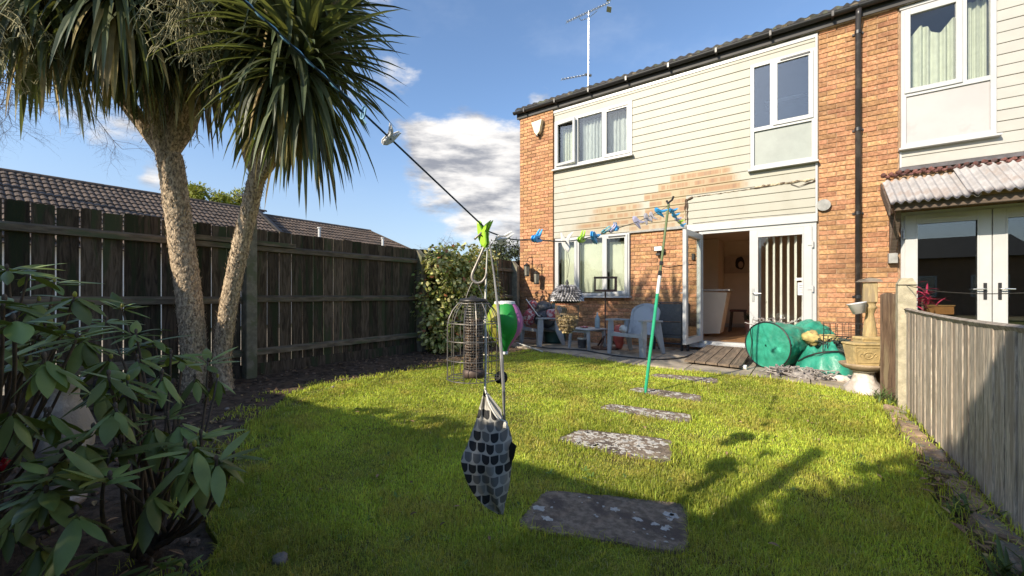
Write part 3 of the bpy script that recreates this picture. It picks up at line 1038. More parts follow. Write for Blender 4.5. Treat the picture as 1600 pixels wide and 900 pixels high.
for z in (4.9, 3.45, 2.2, 0.95):
    c = MB(); c.tube([(0.71, YF - 0.075, z), (0.71, YF - 0.075, z + 0.05)], 0.043, 12); c.box(0.645, 0.775, YF - 0.036, YF - 0.020, z + 0.012, z + 0.04); c.build('pipe_clip', m_black, dpo)

# ================================================================== NEIGHBOUR'S HOUSE
NX0, NX1 = 0.708, 6.6
nh = thing('terraced_house', 'neighbouring house at the right edge with white cladding and corrugated porch canopy', 'house', (3.6, 10, 0))
NW = (1.185, 2.10, 3.11, 5.07)
ND = (1.185, 2.94, 0.12, 2.18)
nb = MB()
wall_rects(nb, NX0, NX1, -0.05, 5.14, YF + 0.012, YF + 0.16, [NW, ND])
nb.box(NX1 - 0.14, NX1, YF + 0.163, 15.2, -0.05, 5.14); nb.box(NX0 + 0.002, NX1 - 0.143, 15.0, 15.2, -0.05, 5.14)
nb.build('wall', m_mortar, nh)
lst = brick_list(NX0, 1.165, -0.02, 5.13, YF - 0.012)
lst += brick_list(2.95, 4.2, -0.02, 2.6, YF)
lay_bricks(nh, lst)
fl = MB(); fl.box(NX0 + 0.001, 1.17, YF, YF + 0.011, -0.03, 5.138); fl.build('pier_backing', m_mortar, nh)
clad(nh, m_clad2, 1.195, 4.8, 2.83, 5.09, YF - 0.028, 0.145, [(NW[0] - .005, NW[1] + .005, NW[2] - .03, NW[3])])
t2 = MB(); t2.box(1.172, 1.193, YF - 0.036, YF + 0.009, 2.83, 3.06); t2.build('cladding_trim', m_upvc, nh); t2 = MB(); t2.box(1.172, 4.8, YF - 0.030, YF + 0.009, 5.092, 5.13)
t2.build('cladding_trim', m_upvc, nh)
nw = window(nh, NW, YF - 0.045, (1.80,), transom=3.86, sash=(0,))
np1 = MB(); np1.box(NW[0] + 0.056, NW[1] - 0.056, YF - 0.022, YF + 0.03, NW[2] + 0.056, 3.827); np1.build('lower_panel', m_panel, nw)
curtain(nw, 1.26, 1.76, 3.88, 4.86, YF + 0.13, m_curtain_green, 0.02, 6, 0.16)
curtain(nw, 1.84, 2.06, 3.88, 5.0, YF + 0.13, m_curtain_green, 0.02, 3)
nf = MB()
x0, x1, z0, z1 = ND
nf.bbox(x0, x0 + 0.06, YF - 0.03, YF + 0.05, z0, z1, 0.003); nf.bbox(x1 - 0.06, x1, YF - 0.03, YF + 0.05, z0, z1, 0.003)
nf.box(x0 + 0.06, x1 - 0.06, YF - 0.03, YF + 0.05, z1 - 0.055, z1); nf.box(x0 + 0.06, x1 - 0.06, YF - 0.03, YF + 0.09, z0, z0 + 0.05)
nf.build('door_frame', m_upvc, nh)
m_glass_n = glass('neighbour_glass', (0.80, 0.84, 0.84), 1.8)
d1 = door_leaf('door', nh, Matrix.Translation((1.225, YF - 0.05, 0.175)), 0.83, 1.955, m_glass_n, 0.12)
d2 = door_leaf('door', nh, Matrix.Translation((2.064, YF - 0.05, 0.175)), 0.83, 1.955, m_glass_n, 0.12)
handle(d1, Matrix.Translation((1.995, YF - 0.05, 1.05)), -1, m_silver, m_black)
handle(d2, Matrix.Translation((2.124, YF - 0.05, 1.05)), 1, m_silver, m_black)
hg = MB(); hg.tube([(1.215, YF - 0.062, 1.80), (1.215, YF - 0.062, 1.92)], 0.014, 8); hg.box(1.225, 1.31, YF - 0.060, YF - 0.0505, 1.85, 1.89); hg.build('hinge', m_upvc, d1)
vt = MB(); vt.box(1.42, 1.84, YF - 0.062, YF - 0.0505, 2.055, 2.07); vt.build('trickle_vent', M('vent_grey', (0.5, 0.48, 0.44), 0.6), d1)
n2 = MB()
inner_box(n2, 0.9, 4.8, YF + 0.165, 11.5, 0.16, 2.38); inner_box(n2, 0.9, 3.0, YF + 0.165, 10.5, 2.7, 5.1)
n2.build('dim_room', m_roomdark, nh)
roof(nh, NX0 + 0.001, NX0 + 4.2)
gt = MB(); gutter(gt, NX0 + 0.001, NX0 + 4.2); gt.build('gutter', m_black, nh)
fa = MB(); fa.box(NX0 + 0.001, NX0 + 4.2, YF - 0.085, YF - 0.062, 5.142, 5.30); fa.build('fascia', m_fascia, nh)
sf = MB(); sf.box(NX0 + 0.001, NX0 + 4.2, YF - 0.061, YF + 0.2, 5.143, 5.165); sf.build('soffit', m_soffit, nh)

# porch canopy: two corrugated sheets on a timber beam with brackets
m_corr = M('corrugated_sheet', (0.38, 0.355, 0.34), 0.75, 0.18, 7, bump=0.3, c2=(0.34, 0.29, 0.26), c2scale=4)
m_timber_dark = M('dark_timber', (0.105, 0.075, 0.055), 0.8, 0.35, 14, bump=0.5, stretch=(0.3, 3, 3))
m_redtile = M('red_tile', (0.15, 0.060, 0.048), 0.85, 0.4, 16, rnd=0.4, bump=0.6, c2=(0.07, 0.05, 0.05), c2scale=8)


def sheet(xa, xb, y0, y1, z0, z1, wl=0.085, amp=0.018, lift=0.0):
    mb = MB(); n = int((xb - xa) / wl * 8)
    top = lambda u, v: (xa + (xb - xa) * u, y0 + (y1 - y0) * v, z0 + (z1 - z0) * v + amp * math.sin(2 * math.pi * (xa + (xb - xa) * u) / wl) + lift * u * (1 - v) + 0.006 * mn.noise(Vector((u * 4, v * 2, xa))))
    mb.grid(top, n, 6)
    k = len(mb.v)
    mb.grid(lambda u, v: tuple(Vector(top(u, v)) + Vector((0, 0, -0.006))), n, 6)
    for i in range(n):
        a = i * 7; b = k + i * 7
        mb.f.append((a, a + 7, b + 7, b))
        mb.f.append((a + 6, b + 6, b + 13, a + 13))
    return mb


sheet(0.985, 1.80, 7.32, 8.02, 2.215, 2.665).build('canopy_sheet', m_corr, nh, smooth=True)
sheet(1.70, 4.3, 7.30, 8.02, 2.24, 2.735, lift=0.03).build('canopy_sheet', m_corr, nh, smooth=True)
ft = MB()
for k in range(40):
    x = 1.0 + k * 0.083
    ft.sphere((x, YF - 0.035, 2.755 + random.uniform(-.012, .012)), 0.04, 7, 5, (0.9, 0.8, 0.75), 0.5)
    ft.sphere((x + 0.04, YF - 0.06, 2.72 + random.uniform(-.012, .012)), 0.035, 6, 4, (0.9, 0.9, 0.6), 0.5)
tag(ft.build('flaunching', m_redtile, nh), kind='stuff')
ld = MB(); ld.box(1.17, 4.8, YF - 0.045, YF + 0.005, 2.775, 2.826); ld.build('flashing', M('dark_flashing', (0.09, 0.08, 0.085), 0.6, 0.3, 9), nh)
bm = MB(); bm.box(1.03, 4.3, 7.42, 7.50, 2.13, 2.225); bm.build('canopy_beam', m_timber_dark, nh)
bk = MB()
bk.box(1.06, 1.125, 7.95, 8.035, 1.50, 2.27); bk.box(1.06, 1.125, 7.51, 7.949, 2.15, 2.215); bk.bar((1.092, 7.52, 2.2), (1.092, 7.98, 1.62), 0.06)
bk.build('canopy_bracket', m_timber_dark, nh)
pl = MB(); pl.prism([(0.965, 7.34, 2.06), (0.965, 8.03, 2.48), (0.965, 8.03, 2.64), (0.965, 7.34, 2.19)], (0.018, 0, 0)); pl.build('canopy_end_board', m_timber_dark, nh)
bs = MB(); bs.box(1.045, 1.14, 7.93, 8.037, 1.46, 1.60); bs.build('bracket_shoe', m_lead, nh)
# ================================================================== LEFT FENCE
m_fence = M('old_fence_board', (0.092, 0.070, 0.051), 0.9, 0.5, 7, rnd=0.42, dist=1.2, stretch=(4, 4, 0.5), bump=0.6, bscale=50, c2=(0.055, 0.065, 0.035), c2scale=2.0, spec=0.15)
m_rail = M('old_fence_rail', (0.165, 0.130, 0.090), 0.9, 0.4, 9, rnd=0.2, stretch=(3, 0.6, 3), bump=0.6, c2=(0.10, 0.115, 0.06), c2scale=3)
m_cpost = M('concrete_post', (0.22, 0.20, 0.15), 0.95, 0.25, 14, bump=0.8, bscale=100, c2=(0.15, 0.155, 0.09), c2scale=4)
m_cpost_light = M('pale_concrete_post', (0.46, 0.40, 0.28), 0.95, 0.2, 18, bump=0.9, bscale=110, c2=(0.32, 0.30, 0.17), c2scale=5)
FX = -5.41
fence = thing('wooden_fence', 'tall dark wooden fence with boards, rails and concrete posts behind the palms', 'fence', (FX, 3, 0))
y = -1.3
while y < 8.72:
    w = random.choice([0.15, 0.15, 0.145, 0.155])
    ga = 0.005 if random.random() < 0.4 else 0.012
    if y > 4.6: ga *= 0.6
    zt = 1.80 + random.uniform(-0.012, 0.012)
    w = min(w, 8.74 - y)
    tilt = random.uniform(-.003, .003)
    b = MB()
    b.prism([(FX - 0.055, y, 0.06 + random.uniform(0, .03)), (FX - 0.055, y + w - ga, 0.07), (FX - 0.055, y + w - ga + tilt, zt), (FX - 0.055, y + tilt, zt + random.uniform(-.008, .008))], (-0.02, 0, 0))
    b.build('fence_board', m_fence, fence)
    y += w
for (ya, yb) in ((-1.3, 2.13), (2.26, 4.85), (4.98, 7.75), (7.87, 8.7)):
    for z in (0.30, 0.95, 1.58):
        r = MB()
        dz = random.uniform(-.015, .015)
        r.prism([(FX - 0.054, ya, z - 0.04), (FX - 0.004, ya, z - 0.035), (FX - 0.004, ya, z + 0.02), (FX - 0.054, ya, z + 0.045)], (0, yb - ya, dz))
        r.build('fence_rail', m_rail, fence)
gbm = MB(); gbm.box(FX - 0.05, FX - 0.03, -1.3, 8.7, -0.03, 0.16); gbm.build('gravel_board', m_fence, fence)
for yp in (2.195, 4.915, 7.81, -0.55):
    p = MB()
    x0, x1 = FX - 0.05, FX + 0.085
    if yp == 4.915 or yp == 7.81:
        p.prism([(x0, yp - .055, -.05), (x1, yp - .055, -.05), (x1, yp - .055, 1.66), (x0, yp - .055, 1.79)], (0, 0.11, 0))
    else:
        p.bbox(x0, x1 + 0.0, yp - .06, yp + .06, -.05, 1.90, 0.008)
    p.build('concrete_post', m_cpost, fence)
cp = MB(); cp.box(FX - 0.02, FX + 0.02, 1.45, 2.75, 1.61, 1.665); cp.build('repair_batten', m_rail, fence)

# ================================================================== RIGHT FENCE
m_silverwood = M('silvered_board', (0.47, 0.40, 0.32), 0.85, 0.5, 5, rnd=0.2, dist=2.4, stretch=(5, 8, 0.8), bump=0.8, bscale=30, c2=(0.31, 0.24, 0.18), c2scale=1.6, c2lo=0.42, c2hi=0.66)
RX = 0.765
rf_ = thing('low_fence', 'low silvery vertical board fence along the right side of the lawn', 'fence', (RX, 2.2, 0))
y = 4.90


def sag(y):
    t = (4.9 - y) / 3.0
    return 0.865 - 0.022 * math.sin(math.pi * min(1, max(0, t))) + (0.0 if t < 1 else 0.01)


i = 0
while y > -0.95:
    w = random.uniform(0.092, 0.135)
    b = MB()
    # feather edge: thick edge overlaps the next board
    q_ = random.uniform(.001, .0045); prof = [(RX - 0.006, y), (RX + 0.010, y), (RX + 0.010, y - w - 0.004), (RX - 0.006 - q_, y - w - 0.004), (RX - 0.0065 - q_, y - w)]
    z1 = sag(y)
    b.prism([(px_ + random.uniform(-.002, .002), py_, 0.0) for px_, py_ in prof], (0, 0, z1 + random.uniform(-.004, .004)))
    b.build('fence_board', m_silverwood, rf_)
    y -= w
tr_ = MB(); tr_.tube([(RX - 0.004, 4.93 - k * 0.5, sag(4.93 - k * 0.5) + 0.008) for k in range(12)], 0.017, 4); tr_.build('capping_rail', m_silverwood, rf_)
for z in (0.2, 0.7):
    b = MB(); b.box(RX + 0.012, RX + 0.05, -0.9, 4.9, z, z + 0.07); b.build('fence_rail', m_silverwood, rf_)
po = MB()
po.prism([(RX - 0.05, 4.97, -0.05), (RX + 0.07, 4.97, -0.05), (RX + 0.07, 4.97, 1.10), (RX + 0.045, 4.97, 1.15), (RX - 0.025, 4.97, 1.15), (RX - 0.05, 4.97, 1.10)], (0, 0.11, 0))
po.build('concrete_post', m_cpost_light, rf_)

m_oldwood = M('weathered_picket', (0.15, 0.095, 0.06), 0.9, 0.35, 10, stretch=(5, 5, 0.5), bump=0.8, bscale=40, rnd=0.2, c2=(0.26, 0.20, 0.12), c2scale=2.5)
m_palewood = M('pale_batten', (0.45, 0.37, 0.24), 0.85, 0.25, 10, stretch=(5, 5, 0.6), bump=0.5, rnd=0.1)
of = thing('picket_fence', 'short stretch of old splintered brown pickets beside the concrete post', 'fence', (0.72, 5.3, 0))


def picket(xa, ya, xb, yb, z1, mat, th=0.02, name='picket'):
    a, b = Vector((xa, ya, 0)), Vector((xb, yb, 0))
    t = (b - a).normalized(); nrm = Vector((-t.y, t.x, 0)) * th
    n = 6; top = []
    for k in range(n + 1):
        p = a.lerp(b, k / n); top.append((p.x, p.y, z1 + random.uniform(-.012, .014)))
    mb = MB(); mb.prism([(a.x, a.y, -0.03), (b.x, b.y, -0.03)] + top[::-1], nrm)
    mb.build(name, mat, of)


picket(0.655, 5.34, 0.80, 5.42, 1.01, m_oldwood, 0.025)
picket(0.765, 5.28, 0.80, 5.36, 0.99, m_oldwood, 0.02)
picket(0.79, 5.24, 0.815, 5.30, 0.96, m_palewood, 0.02)
picket(0.775, 5.11, 0.83, 5.20, 0.94, m_palewood, 0.02)
picket(0.80, 5.42, 0.82, 5.62, 1.0, m_oldwood, 0.02)
picket(0.80, 5.64, 0.82, 5.84, 0.98, m_oldwood, 0.02)
bb = MB(); bb.bar((0.81, 5.15, 0.90), (0.84, 5.9, 0.93), 0.05, 0.04); bb.build('fence_rail', m_oldwood, of)
stn = MB(); stn.tube(smooth_path([(RX + 0.0, 5.00, 1.09), (RX + 0.06, 4.6, 1.045), (RX + 0.10, 4.0, 1.015), (RX + 0.12, 3.0, 1.01), (RX + 0.14, 1.0, 1.06)], 6), 0.0028, 5)
stn.tube([(RX - 0.06, 4.967, 1.09), (RX + 0.08, 4.967, 1.088)], 0.004, 5)
tag(stn.build('wire', m_iron), 'thin dark wire strung from the right concrete post above the low fence', 'wire')

# bricks and stones half sunk along the fence foot
m_edgebrick = M('edging_brick', (0.33, 0.225, 0.15), 0.92, 0.35, 14, rnd=0.3, bump=0.9, bscale=80, c2=(0.20, 0.19, 0.15), c2scale=5)
edg = thing('brick_edging', 'row of sunken worn edging bricks along the foot of the low right fence', 'edging', (0.67, 3.2, 0))
y = 4.85
while y > 1.0:
    L = random.uniform(0.19, 0.235)
    b = MB(); b.bbox(-0.05, 0.05, -L / 2, L / 2, -0.05, 0.028, 0.010)
    rot = Matrix.Translation((0.672 + random.uniform(-.02, .02), y - L / 2, random.uniform(-.010, .010))) @ Matrix.Rotation(random.uniform(-.16, .16), 4, 'Z') @ Matrix.Rotation(random.uniform(-.16, .16), 4, 'Y')
    b.v = [tuple(rot @ Vector((p[0] + random.uniform(-.006, .006), p[1] + random.uniform(-.008, .008), p[2] + random.uniform(-.004, .004)))) for p in b.v]
    b.build('brick', m_edgebrick, edg)
    y -= L + random.uniform(0.005, 0.05)

# ================================================================== STEPPING SLABS
slabs = [([(-1.00, 1.43), (-1.07, 1.80), (-0.43, 2.075), (-0.345, 1.665)], 'nearest stepping slab, dark grey with scattered white lichen spots', 0),
         ([(-1.37, 2.43), (-1.34, 2.76), (-0.70, 2.925), (-0.615, 2.49)], 'second stepping slab from the camera, heavily crusted with white lichen', 1),
         ([(-1.45, 3.35), (-1.43, 3.56), (-0.72, 3.64), (-0.69, 3.36)], 'middle stepping slab with pale flecks, between the lichen crusted slab and the prop foot', 2),
         ([(-1.49, 4.13), (-1.44, 4.38), (-0.78, 4.38), (-0.74, 4.11)], 'stepping slab at the foot of the green clothes prop', 3),
         ([(-1.52, 5.06), (-1.49, 5.27), (-0.78, 5.38), (-0.75, 5.02)], 'farthest stepping slab, just in front of the patio by the ramp', 4)]
SLABP = []
for pts, lb, idx in slabs:
    c = Vector((sum(p[0] for p in pts) / 4, sum(p[1] for p in pts) / 4, 0))
    poly = []
    P2 = [Vector((*p, 0)) for p in pts]
    for k in range(4):
        a, b, d = P2[k - 1], P2[k], P2[(k + 1) % 4]
        r = 0.07
        for t in (0, .25, .5, .75, 1):
            p = b + (a - b).normalized() * r * (1 - t) + (d - b).normalized() * r * t
            p = p + (b - p) * (0.55 * (1 - abs(2 * t - 1)))
            poly.append(p + Vector((random.uniform(-.006, .006), random.uniform(-.006, .006), 0)))
    # extra wobble points along the long sides
    full = []
    for k in range(len(poly)):
        a, b = poly[k], poly[(k + 1) % len(poly)]
        m = max(1, int((b - a).length / 0.06))
        for q in range(m):
            p = a.lerp(b, q / m); p = p + Vector((random.uniform(-.006, .006), random.uniform(-.006, .006), 0)); full.append(p)
    SLABP.append([(p.x, p.y) for p in full])
    mb = MB(); n = len(full)
    rings = [(1.0, -0.04), (1.0, 0.004), (0.985, 0.012)]
    for s, z in rings:
        mb.v += [tuple(c + (p - c) * s + Vector((0, 0, z))) for p in full]
    for r in range(2):
        for k in range(n):
            mb.f.append((r * n + k, r * n + (k + 1) % n, (r + 1) * n + (k + 1) % n, (r + 1) * n + k))
    mb.f.append(tuple(2 * n + k for k in range(n)))
    so_ = mb.build('stepping_slab', m_slab)
    tag(so_, lb, 'slab', 'stepping slabs across the lawn')
    # lichen crusts: thin irregular discs
    li = MB()
    cnt = (30, 260, 130, 80, 50)[idx]
    tries = 0; done = 0
    while done < cnt and tries < 4000:
        tries += 1
        xs_ = [p[0] for p in pts]; ys_ = [p[1] for p in pts]
        x, yv = random.uniform(min(xs_), max(xs_)), random.uniform(min(ys_), max(ys_))
        if not in_poly(x, yv, SLABP[-1]): continue
        if idx == 1 and random.random() > 1.15 - (x + 1.37) / 0.85: continue
        r = random.choice([.005, .006, .008, .010, .014, .02, .03]) if idx else random.choice([0.004, 0.006, 0.008, 0.012, 0.02, 0.03])
        m = 13; el_ = random.uniform(.5, 1.2)
        ring = []
        for q in range(m):
            a = 2 * math.pi * q / m; rr = r * random.uniform(0.45, 1.2) * (1 + (el_ - 1) * abs(math.sin(a)))
            ring.append((x + rr * math.cos(a), yv + rr * math.sin(a)))
        if not all(in_poly(c.x + (qx - c.x) * 1.03, c.y + (qy - c.y) * 1.03, SLABP[-1]) for qx, qy in ring): continue
        k = len(li.v)
        li.v += [(qx, qy, 0.0122) for qx, qy in ring] + [(x + (qx - x) * .8, yv + (qy - yv) * .8, 0.0140) for qx, qy in ring]
        for q in range(m):
            li.f.append((k + q, k + (q + 1) % m, k + m + (q + 1) % m, k + m + q))
        li.f.append(tuple(k + m + q for q in range(m)))
        done += 1
    tag(li.build('lichen', m_lichen, so_), kind='stuff')

# ================================================================== GRASS
m_grass = M('grass_blade', (0.50, 0.57, 0.085), 0.55, 0.35, 1.1, rnd=0.42, hue=0.05, trans=0.48, tcol=(1.0, 1.0, 0.7), spec=0.25, c2=(0.60, 0.55, 0.12), c2scale=2.6, c2lo=0.45, c2hi=0.7)
m_grassdry = M('dry_grass_blade', (0.46, 0.40, 0.18), 0.7, 0.3, 3, rnd=0.4, hue=0.03, trans=0.3, spec=0.2)


def grass(name, n, region, dens_scale, mat, hmin, hmax, wid, keep=None, lean=0.55, kind='stuff', poly=None, hvar=0.35):
    xs = rng.uniform(region[0], region[1], n); ys = rng.uniform(region[2], region[3], n)
    d = -SN * xs + CS * ys; r = CS * xs + SN * ys
    vis = (d > 0.55) & (np.abs(r / d) < 1.36)
    ok = in_poly_np(xs, ys, poly or LAWNS) & vis
    for sp in SLABP:
        cx = np.mean([p[0] for p in sp]); cy = np.mean([p[1] for p in sp])
        sh = [(cx + (a - cx) * 0.965, cy + (b - cy) * 0.94) for a, b in sp]
        ok &= ~in_poly_np(xs, ys, sh)
    pr = np.clip(dens_scale / np.maximum(d, 0.9) ** 1.15, 0, 1)
    ok &= rng.uniform(0, 1, n) < pr
    if keep is not None:
        ok &= keep(xs, ys)
    xs, ys, d = xs[ok], ys[ok], d[ok]
    m = len(xs)
    patch = np.array([mn.noise(Vector((a * 1.7, b * 1.7, 2.0))) + 0.5 * mn.noise(Vector((a * 5, b * 5, 9.0))) for a, b in zip(xs, ys)])
    h = rng.uniform(hmin, hmax, m) * np.clip(1 + hvar * 1.6 * patch, 0.45, 2.2)
    th = rng.uniform(0, 2 * np.pi, m); ln = rng.uniform(0.1, 1.0, m) ** 1.2 * lean * 1.3
    w = wid * rng.uniform(0.7, 1.25, m) * np.clip(d / 2.2, 0.75, 2.2)
    dirx, diry = np.cos(th), np.sin(th)
    sxv, syv = -diry, dirx
    z0 = -0.002
    V = np.zeros((m, 5, 3))
    base = np.stack([xs, ys, np.full(m, z0)], 1)
    side = np.stack([sxv, syv, np.zeros(m)], 1)
    lean1 = np.stack([dirx * ln * h * 0.30, diry * ln * h * 0.30, h * 0.60], 1)
    lean2 = np.stack([dirx * ln * h * 1.0, diry * ln * h * 1.0, h * (1 - 0.25 * ln)], 1)
    V[:, 0] = base - side * w[:, None] / 2; V[:, 1] = base + side * w[:, None] / 2
    V[:, 2] = base + lean1 + side * w[:, None] * 0.42; V[:, 3] = base + lean1 - side * w[:, None] * 0.42
    V[:, 4] = base + lean2
    k = np.arange(m)[:, None] * 5
    F = np.concatenate([k + np.array([[0, 1, 2]]), k + np.array([[0, 2, 3]]), k + np.array([[3, 2, 4]])], 0)
    o = np_mesh(name, V.reshape(-1, 3), F, mat)
    return tag(o, kind=kind)


def thin_edge(xs, ys):
    inner = in_poly_np(xs - .22, ys - .16, LAWNS)
    nz = np.array([0.0 if k else mn.noise(Vector((a * 5, b * 5, 6.0))) for a, b, k in zip(xs, ys, inner)])
    return inner | (nz < 0.08) | (rng.uniform(0, 1, len(xs)) < .2)


grass('grass', 2400000, (-4.5, 0.75, 0.2, 6.4), 0.66, m_grass, 0.014, 0.034, 0.0034, lean=0.9, keep=thin_edge, hvar=0.5)
grass('dry_grass', 260000, (-4.5, 0.75, 0.2, 6.4), 0.5, m_grassdry, 0.012, 0.03, 0.003, lean=1.2)


def near_edge(xs, ys):
    out = np.zeros(len(xs), bool)
    for sp in SLABP:
        cx = np.mean([p[0] for p in sp]); cy = np.mean([p[1] for p in sp])
        sh = [(cx + (a - cx) * 1.10, cy + (b - cy) * 1.22) for a, b in sp]
        out |= in_poly_np(xs, ys, sh)
    out |= (xs > 0.50 + 0.06 * np.sin(ys * 7)) & (ys < 4.6)
    inner = [(-2.2 + (a + 2.2) * 0.94, 3.2 + (b - 3.2) * 0.965) for a, b in LAWNS]
    out |= ~in_poly_np(xs, ys, inner)
    return out


grass('edge_grass', 600000, (-4.5, 0.75, 0.2, 6.4), 0.35, m_grass, 0.03, 0.07, 0.004, keep=near_edge, lean=1.0)

# tufts straying from the lawn into the bed
OUT = [(-5.4, 0.15), (0.0, 0.15), (0.0, 5.8), (-5.4, 5.8)]
noisy = lambda xs, ys: (~in_poly_np(xs, ys, LAWNS)) & in_poly_np(xs + .26, ys + .20, LAWNS) & (np.array([mn.noise(Vector((a * 4.3, b * 4.3, 4.0))) for a, b in zip(xs, ys)]) > 0.02) & (ys < 5.6) & (xs < 0.0)
grass('stray_grass', 260000, (-5.0, 0.2, 0.2, 5.6), 0.75, m_grass, 0.02, 0.055, 0.0040, keep=noisy, lean=1.1, poly=OUT)
noisy2 = lambda xs, ys: (~in_poly_np(xs, ys, LAWNS)) & (xs > 0.5)
grass('fence_foot_grass', 9000, (0.5, 0.76, 0.9, 5.2), 0.8, m_grass, 0.02, 0.07, 0.0040, keep=noisy2, lean=1.2, poly=[(0.4, 0.4), (0.77, 0.4), (0.77, 5.3), (0.4, 5.3)])
# daisies, clover and a few blown leaves in the turf
wl_ = MB(); fl_ = MB()
for _ in range(520):
    x, y = random.uniform(-4.2, .6), random.uniform(.6, 5.6)
    if not in_poly(x, y, LAWNS) or mn.noise(Vector((x * 1.3, y * 1.3, 7))) < .12 or any(in_poly(x, y, s_) for s_ in SLABP): continue
    for k in range(random.randint(4, 7)):
        a = random.uniform(0, 6.28); leaf(wl_, (x, y, .006), (math.cos(a), math.sin(a), random.uniform(.15, .7)), (0, 0, 1), random.uniform(.018, .04), random.uniform(.008, .016), .5, 3, -.1, 'round')
for _ in range(46):
    x, y = random.uniform(-4.0, .55), random.uniform(.7, 5.6)
    if not in_poly(x, y, LAWNS): continue
    a = random.uniform(0, 6.28); leaf(fl_, (x, y, .028), (math.cos(a), math.sin(a), random.uniform(-.1, .3)), (0, 0, 1), random.uniform(.025, .05), random.uniform(.012, .022), .3, 3)
tag(wl_.build('lawn_weeds', M('clover_leaf', (.15, .24, .05), .6, .3, 6, rnd=.4, trans=.3)), kind='stuff')
tag(fl_.build('blown_leaves', m_litter), kind='stuff')

# clods and leaf litter on the bed
ck = MB(); lt_ = MB()
for _ in range(2600):
    x, y = random.uniform(-5.5, -1.2), random.uniform(0.1, 7.2)
    p = to_px((x, y, 0))
    if in_poly(x, y, LAWNS) or not (-50 < p[0] < 900) or p[2] < 0.8: continue
    z = soil_z(x, y) - 0.02
    if random.random() < 0.72:
        ck.sphere((x, y, z + 0.004), random.uniform(0.006, 0.026), 5, 4, (1, 1, 0.7), 0.6)
    else:
        a = random.uniform(0, 6.3)
        leaf(lt_, (x, y, z + 0.012), (math.cos(a), math.sin(a), random.uniform(-.1, .3)), (0, 0, 1), random.uniform(0.03, 0.07), random.uniform(0.012, 0.03), 0.3, 3)
tag(ck.build('soil_clods', m_clod), kind='stuff')
tag(lt_.build('leaf_litter', m_litter), kind='stuff')

# ================================================================== CABBAGE PALMS
m_bark = M('palm_bark', (0.50, 0.385, 0.26), 0.95, 0.5, 50, bump=1.0, bscale=90, c2=(0.14, 0.098, 0.066), c2scale=62, c2lo=0.46, c2hi=0.68, stretch=(1, 1, 0.5), spec=0.1)
m_barkd = M('palm_limb_bark', (0.12, 0.095, 0.07), 0.95, 0.45, 18, bump=1.0, bscale=60, c2=(0.06, 0.045, 0.035), c2scale=10, stretch=(1, 1, 0.5), spec=0.1)
m_palm = M('palm_leaf', (0.100, 0.120, 0.062), 0.42, 0.3, 3, rnd=0.5, hue=0.05, trans=0.28, tcol=(1.6, 1.5, 0.6), spec=0.45)
m_palmdry = M('dry_palm_leaf', (0.40, 0.32, 0.14), 0.7, 0.3, 5, rnd=0.4, hue=0.03, trans=0.2, spec=0.2)
m_panicle = M('panicle', (0.34, 0.30, 0.17), 0.8, 0.3, 8, rnd=0.35, spec=0.15)


def rough_tube(mb, pts, rs, n=18, amp=0.10, f=9.0):
    k = len(mb.v)
    mb.tube(pts, rs, n)
    m = len(pts)
    for i in range(m):
        c = Vector(pts[i])
        for j in range(n):
            v = Vector(mb.v[k + i * n + j])
            q = 1 + amp * mn.noise(v * f) + amp * 0.7 * mn.noise(v * f * 3.1)
            mb.v[k + i * n + j] = tuple(c + (v - c) * q)


PALM_LEAVES = 300


